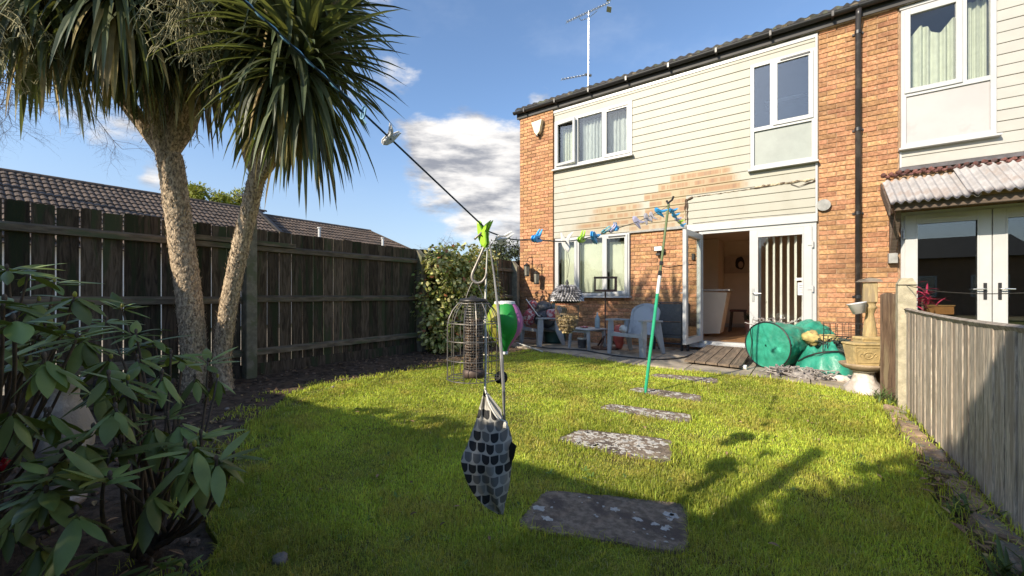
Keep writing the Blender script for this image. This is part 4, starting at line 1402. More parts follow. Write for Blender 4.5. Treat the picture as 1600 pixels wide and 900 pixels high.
def palm(name, label, base, trunk, r0, limbs, heads, seed, hang=0.5):
    """trunk: points; limbs: list of point lists; heads: (point, n leaves, length, axis)"""
    R = random.Random(seed)
    root = thing(name, label, 'palm tree', base)
    tp = smooth_path(trunk, 30)
    hang = 0.65
    mb = MB()
    n = len(tp)
    rs = [r0[0] + (r0[1] - r0[0]) * min(1, (i / (n - 1)) ** 0.8) + (0.05 * max(0, 1 - i / 6) ** 2) for i in range(n)]
    for i in range(9): rs[-1 - i] *= 0.55 + 0.05 * i
    rough_tube(mb, tp, rs, 40, 0.055, 26)
    tko = mb.build('trunk', m_bark, root, smooth=False)
    # loose fibres on the bark
    fb = MB()
    for _ in range(700):
        i = R.randrange(4, n - 2)
        a = R.uniform(0, 6.28); c = Vector(tp[i])
        q = c + Vector((math.cos(a), math.sin(a), 0)) * rs[i] * 0.97
        leaf(fb, q, (math.cos(a) * .5, math.sin(a) * .5, R.choice([-1, 1]) * 1.0), (math.cos(a), math.sin(a), 0), R.uniform(.02, .06), 0.014, 0.2, 2)
    tag(fb.build('bark_flakes', m_bark, tko), kind='stuff')
    for pts, ra, rb in limbs:
        lp_ = smooth_path(pts, 7)
        mb = MB(); m = len(lp_)
        rough_tube(mb, lp_, [ra + (rb - ra) * i / (m - 1) for i in range(m)], 14, 0.10, 14)
        mb.build('limb', m_bark, root)
    allv = []
    for hp, cnt, L, ax in heads:
        cnt = int(cnt * 1.75)
        hp = Vector(hp); ax = Vector(ax).normalized()
        for i in range(cnt):
            t = (i + 0.5) / cnt
            el = math.radians(80 - 148 * t ** 0.85 + R.uniform(-10, 10))
            az = i * 2.39996 + R.uniform(-.25, .25)
            q = ax.to_track_quat('Z', 'Y')
            d = q @ Vector((math.cos(el) * math.cos(az), math.cos(el) * math.sin(az), math.sin(el)))
            st_ = hp - ax * (0.40 * t) + d * 0.03
            droop = 0.40 + 1.25 * t * R.uniform(0.5, 1.3)
            if el < -0.2: droop += hang * 0.8
            ll = L * R.uniform(0.72, 1.12)
            allv.append((st_, d, ll, 0.060 * R.uniform(0.75, 1.2), droop, t))
    def score(a):
        p = to_px(a[0] + a[1] * a[2] * .6)
        return a[2] / max(.5, p[2]) if (-60 < p[0] < 1000 and -60 < p[1] < 480) else -1
    allv.sort(key=score, reverse=True)
    bulk = MB(); dry = MB()
    for k, (st_, d, ll, w, dr, t) in enumerate(allv):
        isdry = t > 0.80 and R.random() < 0.28
        if k < PALM_LEAVES:
            mb = MB(); leaf(mb, st_, d, (0, 0, 1), ll, w, dr, 7, 0.16, 'sword')
            mb.build('leaf', m_palmdry if isdry else m_palm, root)
        else:
            leaf(dry if isdry else bulk, st_, d, (0, 0, 1), ll, w, dr, 5, 0.16, 'sword')
    if bulk.v: tag(bulk.build('foliage', m_palm, root), kind='stuff')
    if dry.v: tag(dry.build('dry_foliage', m_palmdry, root), kind='stuff')
    return root


def panicle(root, origin, d, L, n, seed, name='flower_panicle'):
    R = random.Random(seed); mb = MB()
    o = Vector(origin); d = Vector(d).normalized()
    for k in range(n):
        t = R.random()
        p = o + d * L * t * 0.6
        v = (d + Vector((R.uniform(-1, 1), R.uniform(-1, 1), R.uniform(-.8, .6)))).normalized()
        pts = [p]
        for s in range(7):
            v = (v + Vector((R.uniform(-.25, .25), R.uniform(-.25, .25), -0.16))).normalized()
            p = p + v * L * R.uniform(0.07, 0.12); pts.append(p)
        mb.tube(pts, [0.004] * 4 + [0.003] * 4, 4)
        for s in range(2, 8):
            for q in range(3):
                w = Vector((R.uniform(-1, 1), R.uniform(-1, 1), R.uniform(-1.2, .5))).normalized()
                a = pts[s]
                mb.tube([a, a + w * L * 0.05, a + w * L * 0.09 + Vector((0, 0, -L * .03))], 0.0022, 3, cap=False)
    return tag(mb.build(name, m_panicle, root, smooth=False), kind='stuff')


D1 = 4.25
b1 = P(300, 612, D1); b1.z = 0
t1 = [Vector((b1.x, b1.y, -0.08)), P(303, 560, D1), P(296, 470, D1 - .02), P(284, 380, D1 - .05), P(272, 290, D1 - .10), P(262, 225, D1 - .13)]
fork1 = P(262, 235, D1 - .13)
H1 = [P(60, -45, D1 - .75), P(170, -70, D1 - .80), P(225, -40, D1 + .1), P(300, -25, D1 - .30), P(345, -60, D1 - .2)]
palm1 = palm('cabbage_palm', 'thick trunked left cabbage palm with pale dried flower strings and forked dark limbs', (b1.x, b1.y, 0), t1, (0.118, 0.108),
             [([fork1 + Vector((0, 0, -.05)), P(225, 195, D1 - .15), P(160, 110, D1 - .42), H1[0]], 0.085, 0.055),
              ([fork1 + Vector((0, 0, -.05)), P(245, 170, D1 - .2), P(212, 90, D1 - .5), H1[1]], 0.10, 0.06),
              ([fork1 + Vector((0, 0, -.05)), P(262, 170, D1 - .05), P(245, 90, D1 + .05), H1[2]], 0.07, 0.05),
              ([fork1 + Vector((0, 0, -.05)), P(283, 180, D1 - .16), P(303, 110, D1 - .22), H1[3]], 0.085, 0.06),
              ([fork1 + Vector((0, 0, -.05)), P(298, 185, D1 - .1), P(330, 80, D1 - .15), H1[4]], 0.08, 0.05)],
             [(H1[0], 190, 0.98, (-.25, 0, 1)), (H1[1], 190, 0.98, (-.1, -.1, 1)), (H1[2], 140, 1.05, (-.1, .3, 1)), (H1[3], 190, 1.08, (.15, 0, 1)), (H1[4], 120, 0.95, (.3, 0, 1))], 11)
panicle(palm1, P(300, -70, D1 - .8), (0.15, -.1, -0.5), 0.95, 42, 3)
panicle(palm1, P(90, -60, D1 - 1.0), (-.2, -.2, -0.4), 1.0, 40, 4)
panicle(palm1, P(20, 10, D1 - 1.0), (.4, -.2, -0.3), 0.8, 26, 5)
panicle(palm1, P(262, 90, D1 - .2), (0, 0, -1), 0.7, 22, 6)

D2 = 4.35
b2 = P(352, 606, D2); b2.z = 0
t2_ = [Vector((b2.x, b2.y, -0.08)), P(347, 560, D2), P(357, 480, D2 - .05), P(375, 390, D2 - .12), P(395, 305, D2 - .2), P(405, 262, D2 - .25)]
fork2 = P(404, 270, D2 - .25)
H2 = [P(392, 5, D2 - .35), P(440, 25, D2 - .75), P(478, 75, D2 - .75), P(462, -60, D2 - .6), P(505, 10, D2 - .55)]
palm2 = palm('cabbage_palm', 'slimmer pale trunked cabbage palm leaning right, its broad spiky crown against the blue sky', (b2.x, b2.y, 0), t2_, (0.088, 0.074),
             [([fork2 + Vector((0, 0, -.05)), P(388, 235, D2 - .25), P(388, 140, D2 - .3), H2[0]], 0.062, 0.05),
              ([fork2 + Vector((0, 0, -.05)), P(417, 220, D2 - .35), P(436, 150, D2 - .5), H2[1]], 0.07, 0.05),
              ([fork2 + Vector((0, 0, -.06)), P(432, 240, D2 - .33), P(470, 175, D2 - .5), H2[2]], 0.06, 0.045),
              ([fork2 + Vector((0, 0, -.05)), P(410, 200, D2 - .3), P(440, 60, D2 - .45), H2[3]], 0.055, 0.045),
              ([P(432, 245, D2 - .32), P(480, 155, D2 - .42), P(525, 80, D2 - .5), H2[4]], 0.05, 0.04)],
             [(H2[0], 125, 0.98, (-.1, 0, 1)), (H2[1], 135, 1.0, (.1, -.1, 1)), (H2[2], 150, 0.98, (.4, -.1, 1)), (H2[3], 110, 1.0, (.1, .1, 1)), (H2[4], 110, 0.76, (.4, .1, 1))], 23)
panicle(palm2, P(440, 140, D2 - .5), (0.1, 0, -1), 0.55, 14, 8)

# ================================================================== RHODODENDRON AND BED PLANTS
m_rhodo = M('rhododendron_leaf', (0.190, 0.225, 0.060), 0.40, 0.25, 5, rnd=0.38, hue=0.03, trans=0.15, tcol=(1.3, 1.4, 0.5), spec=0.35)
m_rhodo_y = M('yellowing_leaf', (0.32, 0.30, 0.045), 0.45, 0.25, 6, rnd=0.25, hue=0.03, trans=0.2)
m_stem = M('shrub_stem', (0.12, 0.085, 0.06), 0.85, 0.3, 14, bump=0.4)


def shrub(name, label, base, rosettes, seed, leafmat=m_rhodo, limit=300, stem_r=0.010, stem=True, alt=None):
    R = random.Random(seed)
    base0 = base
    root = thing(name, label, 'shrub', base)
    base = Vector(base)
    sm = MB(); cnt = 0; extra = MB()
    for (px_, py_, d, nl, L, W, mood) in rosettes:
        c = P(px_, py_, d)
        if stem:
            base = Vector(base0) if (px_ < 150 or alt is None) else Vector(alt)
            mid = (base + c) * 0.5 + Vector((R.uniform(-.12, .12), R.uniform(-.12, .12), -0.10))
            pts = bez(base + Vector((R.uniform(-.06, .06), R.uniform(-.06, .06), 0)), mid, c, 9)
            sm.tube(pts, [stem_r * (1 - 0.62 * i / 9) for i in range(10)], 6)
        ax = Vector((R.uniform(-.3, .3), R.uniform(-.3, .3), 1)).normalized()
        q = ax.to_track_quat('Z', 'Y')
        off = R.uniform(0, 6.28)
        for i in range(nl):
            az = off + i * 2.39996
            el = {'up': 0.35, 'flat': 0.02, 'hang': -0.75}[mood] + R.uniform(-.3, .3) + 0.25 * (i / nl - .5)
            dd = q @ Vector((math.cos(el) * math.cos(az), math.cos(el) * math.sin(az), math.sin(el)))
            s = R.uniform(0.55, 1.18)
            mb = MB() if cnt < limit else extra
            mat = leafmat
            if R.random() < 0.035: mat = m_rhodo_y
            up = Vector((R.uniform(-.2, .2), R.uniform(-.2, .2), 1))
            leaf(mb, c + dd * 0.012 - ax * 0.02 * (i / nl), dd, up, L * s, 0.86 * W * s * R.uniform(.85, 1.15), R.uniform(0.25, 0.7) if mood != 'hang' else 0.5, 6, R.uniform(-.22, -.08), 'lance')
            if cnt < limit:
                mb.build('leaf', mat, root, smooth=True)
            cnt += 1
        # bud
        bdm = MB(); bdm.sphere(c + ax * 0.008, 0.006, 6, 5, (1, 1, 1.8)); bdm.build('bud', m_rhodo_y if R.random() < .15 else m_stem, root, smooth=True)
    if extra.v: tag(extra.build('foliage', leafmat, root, smooth=True), kind='stuff')
    if sm.v: sm.build('stem', m_stem, root, smooth=True)
    return root


ros = [(5, 470, 1.05, 10, .13, .046, 'flat'), (22, 500, 1.0, 7, .13, .05, 'flat'), (45, 425, 1.6, 10, .14, .045, 'flat'), (12, 420, 1.45, 9, .14, .045, 'flat'), (85, 440, 1.8, 9, .13, .042, 'flat'),
       (60, 470, 1.5, 9, .14, .048, 'hang'), (100, 515, 1.35, 9, .13, .044, 'flat'), (130, 530, 1.6, 10, .14, .046, 'hang'), (70, 560, 1.05, 9, .12, .046, 'hang'),
       (165, 500, 1.75, 9, .14, .042, 'flat'), (190, 480, 1.9, 9, .13, .042, 'up'), (212, 520, 1.7, 10, .14, .044, 'flat'), (172, 560, 1.5, 10, .14, .048, 'hang'), (215, 560, 1.55, 8, .14, .046, 'hang'),
       (240, 530, 1.9, 8, .14, .042, 'flat'), (285, 560, 1.9, 9, .13, .042, 'flat'), (325, 565, 1.9, 9, .13, .042, 'up'), (305, 590, 1.8, 8, .14, .048, 'hang'), (340, 590, 1.85, 6, .14, .045, 'hang'),
       (262, 650, 1.45, 8, .11, .036, 'up'), (240, 665, 1.35, 9, .13, .046, 'hang'), (280, 660, 1.4, 8, .13, .042, 'hang'),
       (130, 690, 1.2, 6, .12, .042, 'hang'), (78, 740, 1.08, 10, .125, .042, 'flat'), (170, 745, 1.12, 8, .11, .042, 'up'), (235, 770, 1.22, 9, .12, .044, 'hang'), 
       (315, 735, 1.4, 9, .12, .046, 'hang'), (365, 712, 1.4, 9, .11, .038, 'flat'), (330, 720, 1.42, 7, .12, .042, 'flat'), (120, 800, 1.05, 9, .125, .045, 'hang'), (20, 640, 1.1, 7, .13, .05, 'hang')]
R8 = random.Random(81)
for _ in range(46):
    x_, y_ = R8.choice([(40, 520), (120, 545), (190, 530), (90, 470), (250, 565), (10, 560), (40, 660), (70, 760), (110, 690), (170, 590), (210, 640), (200, 700), (220, 760), (260, 690), (310, 700), (10, 790)])
    ros.append((x_ + R8.uniform(-38, 38), y_ + R8.uniform(-28, 28), R8.uniform(1.25, 1.9) if y_ < 620 else R8.uniform(1.1, 1.45), R8.choice([7, 8, 9]), R8.uniform(.11, .14), R8.uniform(.036, .046), R8.choice(['flat', 'hang', 'flat'])))
rbase = P(-70, 900, 1.75); rbase.z = 0
rb2 = P(235, 900, 1.62); rb2.z = 0
shrub('rhododendron', 'large leathery leaved rhododendron filling the dark left foreground bed', tuple(rbase), ros, 5, alt=tuple(rb2))
ros2 = [(258, 885, 1.30, 9, .07, .022, 'up'), (290, 888, 1.34, 8, .06, .02, 'up'), (238, 880, 1.28, 7, .07, .024, 'flat')]
q = P(262, 930, 1.33); q.z = 0
shrub('young_shrub', 'small pale green seedling shrub at the very bottom edge left of the lawn', tuple(q), ros2, 9, M('young_leaf', (0.19, 0.26, 0.06), 0.45, 0.25, 5, rnd=0.3, hue=0.03, trans=0.25), stem_r=0.005)
ros3 = [(150, 862, 1.25, 10, .11, .04, 'flat'), (60, 850, 1.2, 9, .11, .04, 'hang'), (15, 820, 1.2, 8, .11, .04, 'hang')]
q = P(120, 980, 1.3); q.z = 0
shrub('low_shrub', 'low dark leaved shrub in the bottom left corner under the rhododendron', tuple(q), ros3, 12, stem_r=0.006)

# white garden urn half hidden behind the rhododendron
m_whitestone = M('white_stone', (0.66, 0.60, 0.55), 0.85, 0.15, 8, bump=0.5, bscale=60, c2=(0.42, 0.36, 0.31), c2scale=3)
uc = P(92, 690, 1.95); uc.z = 0.0
um = thing('garden_urn', 'white stone urn with flutes and a curved handle behind the rhododendron leaves', 'urn', tuple(uc))
u = MB()
u.lathe([(0.001, 0.0), (0.115, 0.0), (0.12, 0.03), (0.10, 0.05), (0.055, 0.09), (0.05, 0.13), (0.10, 0.19), (0.145, 0.27), (0.155, 0.36), (0.12, 0.45), (0.085, 0.52), (0.09, 0.57), (0.115, 0.61), (0.10, 0.61), (0.07, 0.56)], 32, tuple(uc))
for i, (x, y, z) in enumerate(u.v):
    a = math.atan2(y - uc.y, x - uc.x); q = 1 + 0.045 * math.cos(a * 12) * (1 if 0.15 < z < 0.5 else 0)
    u.v[i] = (uc.x + (x - uc.x) * q * .8, uc.y + (y - uc.y) * q * .8, z * .97)
u.build('urn_body', m_whitestone, um, smooth=True)
hv = P(40, 690, 1.95) - P(92, 690, 1.95)
hn = MB(); hn.tube(smooth_path([uc + hv.normalized() * .12 + Vector((0, 0, .42)), uc + hv.normalized() * .20 + Vector((0, 0, .38)), uc + hv.normalized() * .225 + Vector((0, 0, .30)), uc + hv.normalized() * .19 + Vector((0, 0, .23)), uc + hv.normalized() * .13 + Vector((0, 0, .235))], 6), 0.013, 8)
hn.build('urn_handle', m_whitestone, um, smooth=True)
rb = MB(); c = P(2, 726, 1.35); rb.sphere(c, 0.022, 12, 9); tag(rb.build('red_ball', M('red_glaze', (0.45, 0.01, 0.03), 0.25, 0.1, 8), smooth=True), 'small glossy red ball at the extreme left edge among the leaves', 'ball')
rs_ = MB(); rs_.tube([c + Vector((0, 0, -.02)), Vector((c.x, c.y, -0.02))], 0.006, 6); tag(rs_.build('garden_cane', m_stem), 'thin cane carrying the red ball at the left edge', 'cane')

# dark log edging in the bed
lg = thing('log_edging', 'stack of three dark horizontal logs edging the bed by the palm trunks', 'logs', tuple(P(215, 620, 3.4)))
m_log = M('dark_log', (0.055, 0.045, 0.038), 0.9, 0.4, 12, stretch=(1, 6, 6), bump=0.6)
for k in range(3):
    a = P(150, 634 - 17 * k, 3.4); b = P(272, 633 - 17 * k, 3.6)
    mb = MB(); rough_tube(mb, [a.lerp(b, t / 8) for t in range(9)], [0.045] * 9, 12, 0.06, 9); mb.build('log', m_log, lg, smooth=True)
stl = [(437, 878, .030), (355, 640, .02), (520, 606, .022)]
for i, (px_, py_, r) in enumerate(stl):
    d = CAMH * FPX / (py_ - HZ); p = P(px_, py_, d); s = MB(); s.sphere((p.x, p.y, 0.008), r, 9, 7, (1.2, 1, .6), 0.5)
    tag(s.build('stone', M('grey_stone', (0.24, 0.20, 0.17), 0.9, 0.3, 12, bump=0.6), smooth=True), ['grey brown stone on the bare soil at the bottom of the bed', 'small stone beside the palm roots at the lawn edge', 'small stone on the soil along the sunny lawn edge'][i], 'stone')

# ================================================================== IVY HEDGE
m_ivy = M('ivy_leaf', (0.20, 0.25, 0.055), 0.40, 0.3, 5, rnd=0.45, hue=0.05, trans=0.22, tcol=(1.3, 1.3, 0.5), spec=0.5, c2=(0.42, 0.40, 0.13), c2scale=3.0, c2lo=0.46, c2hi=0.62)
m_ivyred = M('ivy_young_leaf', (0.34, 0.13, 0.05), 0.45, 0.3, 5, rnd=0.3, trans=0.2)
m_ivyvar = M('ivy_pale_leaf', (0.62, 0.58, 0.24), 0.45, 0.25, 6, rnd=0.25, hue=0.03, trans=0.2)
iv = thing('ivy_hedge', 'rounded variegated ivy hedge growing on the dark fence behind the cage feeder', 'hedge', (-5.2, 5.9, 0))
st = MB()
for k in range(9):
    yb = 5.0 + 0.17 * k
    st.tube(smooth_path([(-5.30, yb, 0), (-5.35, yb + random.uniform(-.1, .1), .6), (-5.3, yb + random.uniform(-.2, .2), 1.2), (-5.2, yb + random.uniform(-.3, .3), 1.7)], 4), 0.018, 5)
st.build('stem', m_stem, iv)
ivb, ivp, ivr = MB(), MB(), MB()
RI = random.Random(77)
LB = [(-5.12 + RI.uniform(-.14, .20), 4.98 + 1.5 * a_ / 5 + RI.uniform(-.1, .1), .42 + 1.22 * b_ / 4 + RI.uniform(-.08, .08), RI.uniform(.25, .35)) for a_ in range(6) for b_ in range(5)]
LB += [(-5.05, 4.98 + .25 * i, random.uniform(.1, .25), .22) for i in range(6)]
leaves = []
for _ in range(8200):
    x0, y0, z0, r = random.choice(LB)
    dv = Vector((random.gauss(0, 1), random.gauss(0, 1), random.gauss(0, 1))).normalized()
    p = Vector((x0, y0, z0)) + dv * r * random.uniform(0.72, 1.06)
    if p.z < 0.03 or p.x < -5.5 or p.z > 1.93: continue
    leaves.append((p, dv))
for p, dv in leaves:
    d = (dv * 0.5 + Vector((random.uniform(-.6, .6), random.uniform(-.6, .6), random.uniform(-.9, .2)))).normalized()
    up = (dv + Vector((0, 0, .6)) + Vector((random.uniform(-.4, .4), random.uniform(-.4, .4), 0))).normalized()
    t = random.random()
    tgt = ivr if t < 0.03 else (ivp if t < 0.45 else ivb)
    leaf(tgt, p, d, up, random.uniform(.055, .09), random.uniform(.045, .065), 0.3, 3, random.uniform(-.2, .0), 'round')
tag(ivb.build('foliage', m_ivy, iv), kind='stuff'); tag(ivp.build('pale_foliage', m_ivyvar, iv), kind='stuff'); tag(ivr.build('young_foliage', m_ivyred, iv), kind='stuff')

# ================================================================== BEYOND THE FENCE
m_rooft = M('brown_roof_tile', (0.115, 0.080, 0.058), 0.85, 0.3, 10, rnd=0.22, bump=0.3, c2=(0.075, 0.058, 0.048), c2scale=5)
m_bwall = M('bungalow_wall', (0.74, 0.72, 0.68), 0.9, 0.08, 10)


def bungalow(label, xr, zr, ya, yb, hip_end, first, seed):
    root = thing('bungalow', label, 'bungalow', (xr, (ya + yb) / 2, 0))
    p = math.radians(29); half = 4.2
    ez = zr - half * math.tan(p)
    w = MB(); w.box(xr - half + .4, xr + half - .4, ya + .2, yb - .2, 0, ez + 0.12); w.build('wall', m_bwall, root)
    ins = 3.0 if hip_end else 0
    rf = MB()
    A = [(xr + half, ya, ez - .03), (xr + half, yb, ez - .03), (xr, yb - ins, zr - .03), (xr, ya, zr - .03), (xr - half, ya, ez - .03), (xr - half, yb, ez - .03)]
    rf.add(A, [(0, 1, 2, 3), (3, 2, 5, 4), (0, 3, 4), (1, 5, 2), (0, 4, 5, 1)])
    rf.build('roof', m_rooft, root)
    tm = MB(); cp_, sp_ = math.cos(p), math.sin(p)
    def fn(u, v):
        h = 0.030 * abs(math.sin(2 * math.pi * u)) + 0.035 * (1 - v)
        s = 0.36 * v
        return (-s * cp_ + h * sp_, u * 0.30, s * sp_ + h * cp_)
    tm.grid(fn, 8, 1)
    k = len(tm.v)
    tm.grid(lambda u, v: tuple(Vector(fn(u, 0)) - Vector((sp_, 0, cp_)) * 0.04 * (1 - v)), 8, 1)
    me = tm.mesh('roof_tile', m_rooft)
    rows = int(half / cp_ / 0.33)
    bulk = MB(); items = []
    for r in range(rows):
        s = half / cp_ - 0.36 - 0.33 * (rows - 1 - r) if False else 0.33 * r
        # count rows down from the ridge so the seen ones come first
        sr = half / cp_ - 0.33 * (r + 1)
        ymax = yb - (ins * sr / (half / cp_) if hip_end else 0)
        for c in range(int((ymax - ya) / 0.30)):
            items.append((xr + half - sr * cp_, ya + c * 0.30, ez + sr * sp_, r))
    items.sort(key=lambda a: (a[3] if a[3] > 9 else 0, to_px((a[0], a[1], a[2]))[2] if to_px((a[0], a[1], a[2]))[0] > -60 else 99))
    for k, (x, yv, z, r) in enumerate(items):
        if first and k < 300:
            o = link('roof_tile', me, root); o.location = (x, yv, z + random.uniform(0, .008))
        else:
            zz = random.uniform(0, .008)
            bulk.add([(a + x, b + yv, cc + z + zz) for a, b, cc in tm.v], tm.f)
    tag(bulk.build('roof_tiles', m_rooft, root), kind='stuff')
    rd = MB(); yv = ya
    me2 = None
    while yv < yb - ins:
        t = MB(); t.lathe([(0.11, 0), (0.115, 0.46)], 8, (0, 0, 0), a0=0, a1=math.pi)
        t.v = [(xr + a, yv + c, zr - 0.02 + b * 0.9 + random.uniform(0, .004)) for a, b, c in t.v]
        rd.add(t.v, t.f); yv += 0.45
    if hip_end:
        for e in (1, -1):
            rd.bar((xr, yb - ins, zr + 0.03), (xr + e * half, yb, ez + 0.05), 0.2, 0.09)
    rd.build('ridge_tiles', m_rooft, root)
    return root


bg1 = bungalow('nearer brown tiled bungalow roof showing above the fence at the left', -18.5, 4.52, -4.0, 7.75, False, True, 1)
vg = MB(); vg.prism([(-18.5, 7.70, 4.50), (-14.3, 7.70, 4.50 - 4.2 * math.tan(math.radians(29))), (-14.3, 7.70, 4.66 - 4.2 * math.tan(math.radians(29))), (-18.5, 7.70, 4.66)], (0, 0.12, 0))
vg.build('verge_board', m_fascia, bg1)
bg2 = bungalow('farther brown tiled bungalow roof with hipped end, right of the palm trunks', -18.5, 4.36, 7.9, 16.2, True, False, 2)
m_vent = M('vent_pipe', (0.62, 0.62, 0.60), 0.5, 0.1, 5)
for px_, y0_, y1_, d in ((499, 375, 357, 17.5), (598, 384, 373, 19.5)):
    a, b = P(px_, y0_ + 4, d), P(px_, y1_, d); v = MB(); v.tube([a, b], 0.055, 8); v.tube([b, b + Vector((0, 0, .05))], 0.085, 8); v.build('vent_pipe', m_vent, bg2)
pa = thing('roof_aerial', 'tiny television aerial beyond the bungalow roof between the palm trunks', 'aerial', tuple(P(379, 330, 22)))
v = MB(); v.tube([P(379, 330, 22), P(379, 301, 22)], 0.03, 6); v.build('mast', m_pipe, pa)
v = MB(); v.bar(P(370, 305, 22), P(389, 306, 22), 0.04)
for k in range(6): v.bar(P(372 + 3 * k, 302, 22), P(372 + 3 * k, 308.5, 22), 0.03)
v.build('antenna', m_pipe, pa)

m_yleaf = M('spring_leaf', (0.26, 0.27, 0.035), 0.6, 0.3, 2, rnd=0.4, hue=0.03, trans=0.3)
m_dleaf = M('dark_leaf', (0.055, 0.075, 0.03), 0.6, 0.3, 2, rnd=0.45, hue=0.03, trans=0.15)


def crown_tree(name, label, cat, base, zc, rx, ry, rz, n, size, mat, seed, trunk_r=0.15, lobes=16, zmin=None):
    R = random.Random(seed)
    root = thing(name, label, cat, base)
    bx, by, _ = base
    L = [(bx + R.uniform(-.75, .75) * rx, by + R.uniform(-.75, .75) * ry, zc + R.uniform(-.75, .75) * rz, R.uniform(.22, .42) * min(rx, rz) * 1.2) for _ in range(lobes)]
    tk = MB(); rough_tube(tk, [(bx, by, -.1), (bx + .05, by, zc * .4), (bx, by, zc)], [trunk_r, trunk_r * .8, trunk_r * .4], 9, 0.08, 3); tk.build('trunk', m_stem, root)
    lm = MB()
    for x, y, z, r in L: lm.tube(bez((bx, by, zc * .5), (bx + (x - bx) * .3, by + (y - by) * .3, zc * .8), (x, y, z), 5), [trunk_r * .35, .3 * trunk_r, .25 * trunk_r, .2 * trunk_r, .12 * trunk_r, .06 * trunk_r], 5)
    lm.build('limbs', m_stem, root)
    mb = MB()
    for _ in range(n):
        x, y, z, r = R.choice(L)
        dv = Vector((R.gauss(0, 1), R.gauss(0, 1), R.gauss(0, 1))).normalized()
        p = Vector((x, y, z)) + dv * r * R.uniform(.45, 1.12)
        if zmin is not None and p.z < zmin: continue
        d = (dv + Vector((R.uniform(-1, 1), R.uniform(-1, 1), R.uniform(-1, .5)))).normalized()
        leaf(mb, p, d, dv + Vector((0, 0, .5)), size * R.uniform(.6, 1.3), size * .5 * R.uniform(.6, 1.2), .3, 2, -.1, 'round')
    tag(mb.build('crown', mat, root), kind='stuff')
    return root


yt = P(335, 340, 34)
crown_tree('spring_tree', 'yellow green tree just coming into leaf beyond the bungalow roof', 'tree', (yt.x, yt.y, 0), P(335, 322, 34).z, 2.3, 2.3, 1.6, 5200, 0.26, m_yleaf, 3, 0.25, 22)
bt = P(786, 400, 14)
crown_tree('dark_bush', 'dark evergreen bush peeping over the fence beside the house corner', 'bush', (bt.x, bt.y, 0), P(786, 404, 14).z, 0.62, 0.6, 0.62, 2600, 0.10, m_dleaf, 4, 0.08, 16)


def bare_branch(mb, p, d, L, r, depth, R, spread=0.6):
    n = 5; pts = [p]; v = Vector(d).normalized(); q = Vector(p)
    kids = []
    for i in range(n):
        v = (v + Vector((R.uniform(-.38, .38), R.uniform(-.38, .38), R.uniform(-.36, .30)))).normalized()
        q = q + v * L / n; pts.append(q)
        if i > 0: kids.append((q, v))
    mb.tube(pts, [r * (1 - .55 * i / n) for i in range(n + 1)], 5 if depth > 2 else 3, cap=False)
    if depth > 0:
        for (kp, kv) in kids:
            for _ in range(2 if depth > 1 else 1):
                if R.random() < 0.82:
                    w = (kv + Vector((R.uniform(-1, 1), R.uniform(-1, 1), R.uniform(-.8, .8))) * spread * 1.4).normalized()
                    bare_branch(mb, kp, w, L * R.uniform(.40, .62), r * .48, depth - 1, R, spread)


Rb = random.Random(5)
btp = P(-260, 480, 9.5); btp.z = 0
btr = thing('bare_tree', 'leafless tree with fine hanging twigs behind the left palm', 'tree', tuple(btp))
tk = MB(); top = P(-230, 60, 9.5)
rough_tube(tk, [btp, btp.lerp(top, .5) + Vector((.1, 0, 0)), top], [0.16, 0.12, 0.08], 10, 0.08, 4); tk.build('trunk', m_barkd, btr)
bmx = MB()
m_twig = M('twig', (0.10, 0.075, 0.06), 0.9, 0.3, 5)
for (sx_, sy_, ex, ey) in ((-60, 90, 70, 190), (-40, 120, 120, 200), (-30, 60, 150, 130), (-60, 140, 30, 175), (-20, 70, 95, 150)):
    a, b = P(sx_, sy_, 9.5), P(ex, ey, 9.3)
    bmx.tube(bez(top.lerp(a, 0.0) - Vector((0, 0, .3)), (top + a) / 2 + Vector((0, 0, .3)), a, 8), [.045 - .003 * k for k in range(9)], 6)
    bare_branch(bmx, a, (b - a), (b - a).length * 0.85, 0.020, 4, Rb, 0.75)
bmx.build('branches', m_twig, btr)
tw = thing('bare_shrub', 'few leafless twigs sticking up over the fence above the ivy', 'shrub', tuple(P(690, 470, 9)))
tmx = MB()
for k in range(5):
    a = P(680 + 9 * k, 412, 8.6); bare_branch(tmx, a, (random.uniform(-.4, .4), 0, 1), 0.42, 0.007, 2, Rb, 0.5)
tmx.build('twigs', m_twig, tw)

# ================================================================== BEHIND THE CAMERA: the garden end that throws the long shadow
rfb = thing('rear_fence', 'tall board fence closing the garden behind the viewpoint', 'fence', (-2, -1.05, 0))
mb = MB(); x = -5.5
while x < 0.75:
    mb.box(x, x + 0.143, -1.27, -1.25, 0.0, 1.93 + random.uniform(-.01, .01)); x += 0.15
mb.box(-5.5, 0.75, -1.249, -1.2, 0.3, 0.38); mb.box(-5.5, 0.75, -1.249, -1.2, 1.4, 1.48)
mb.build('fence_boards', m_fence, rfb)
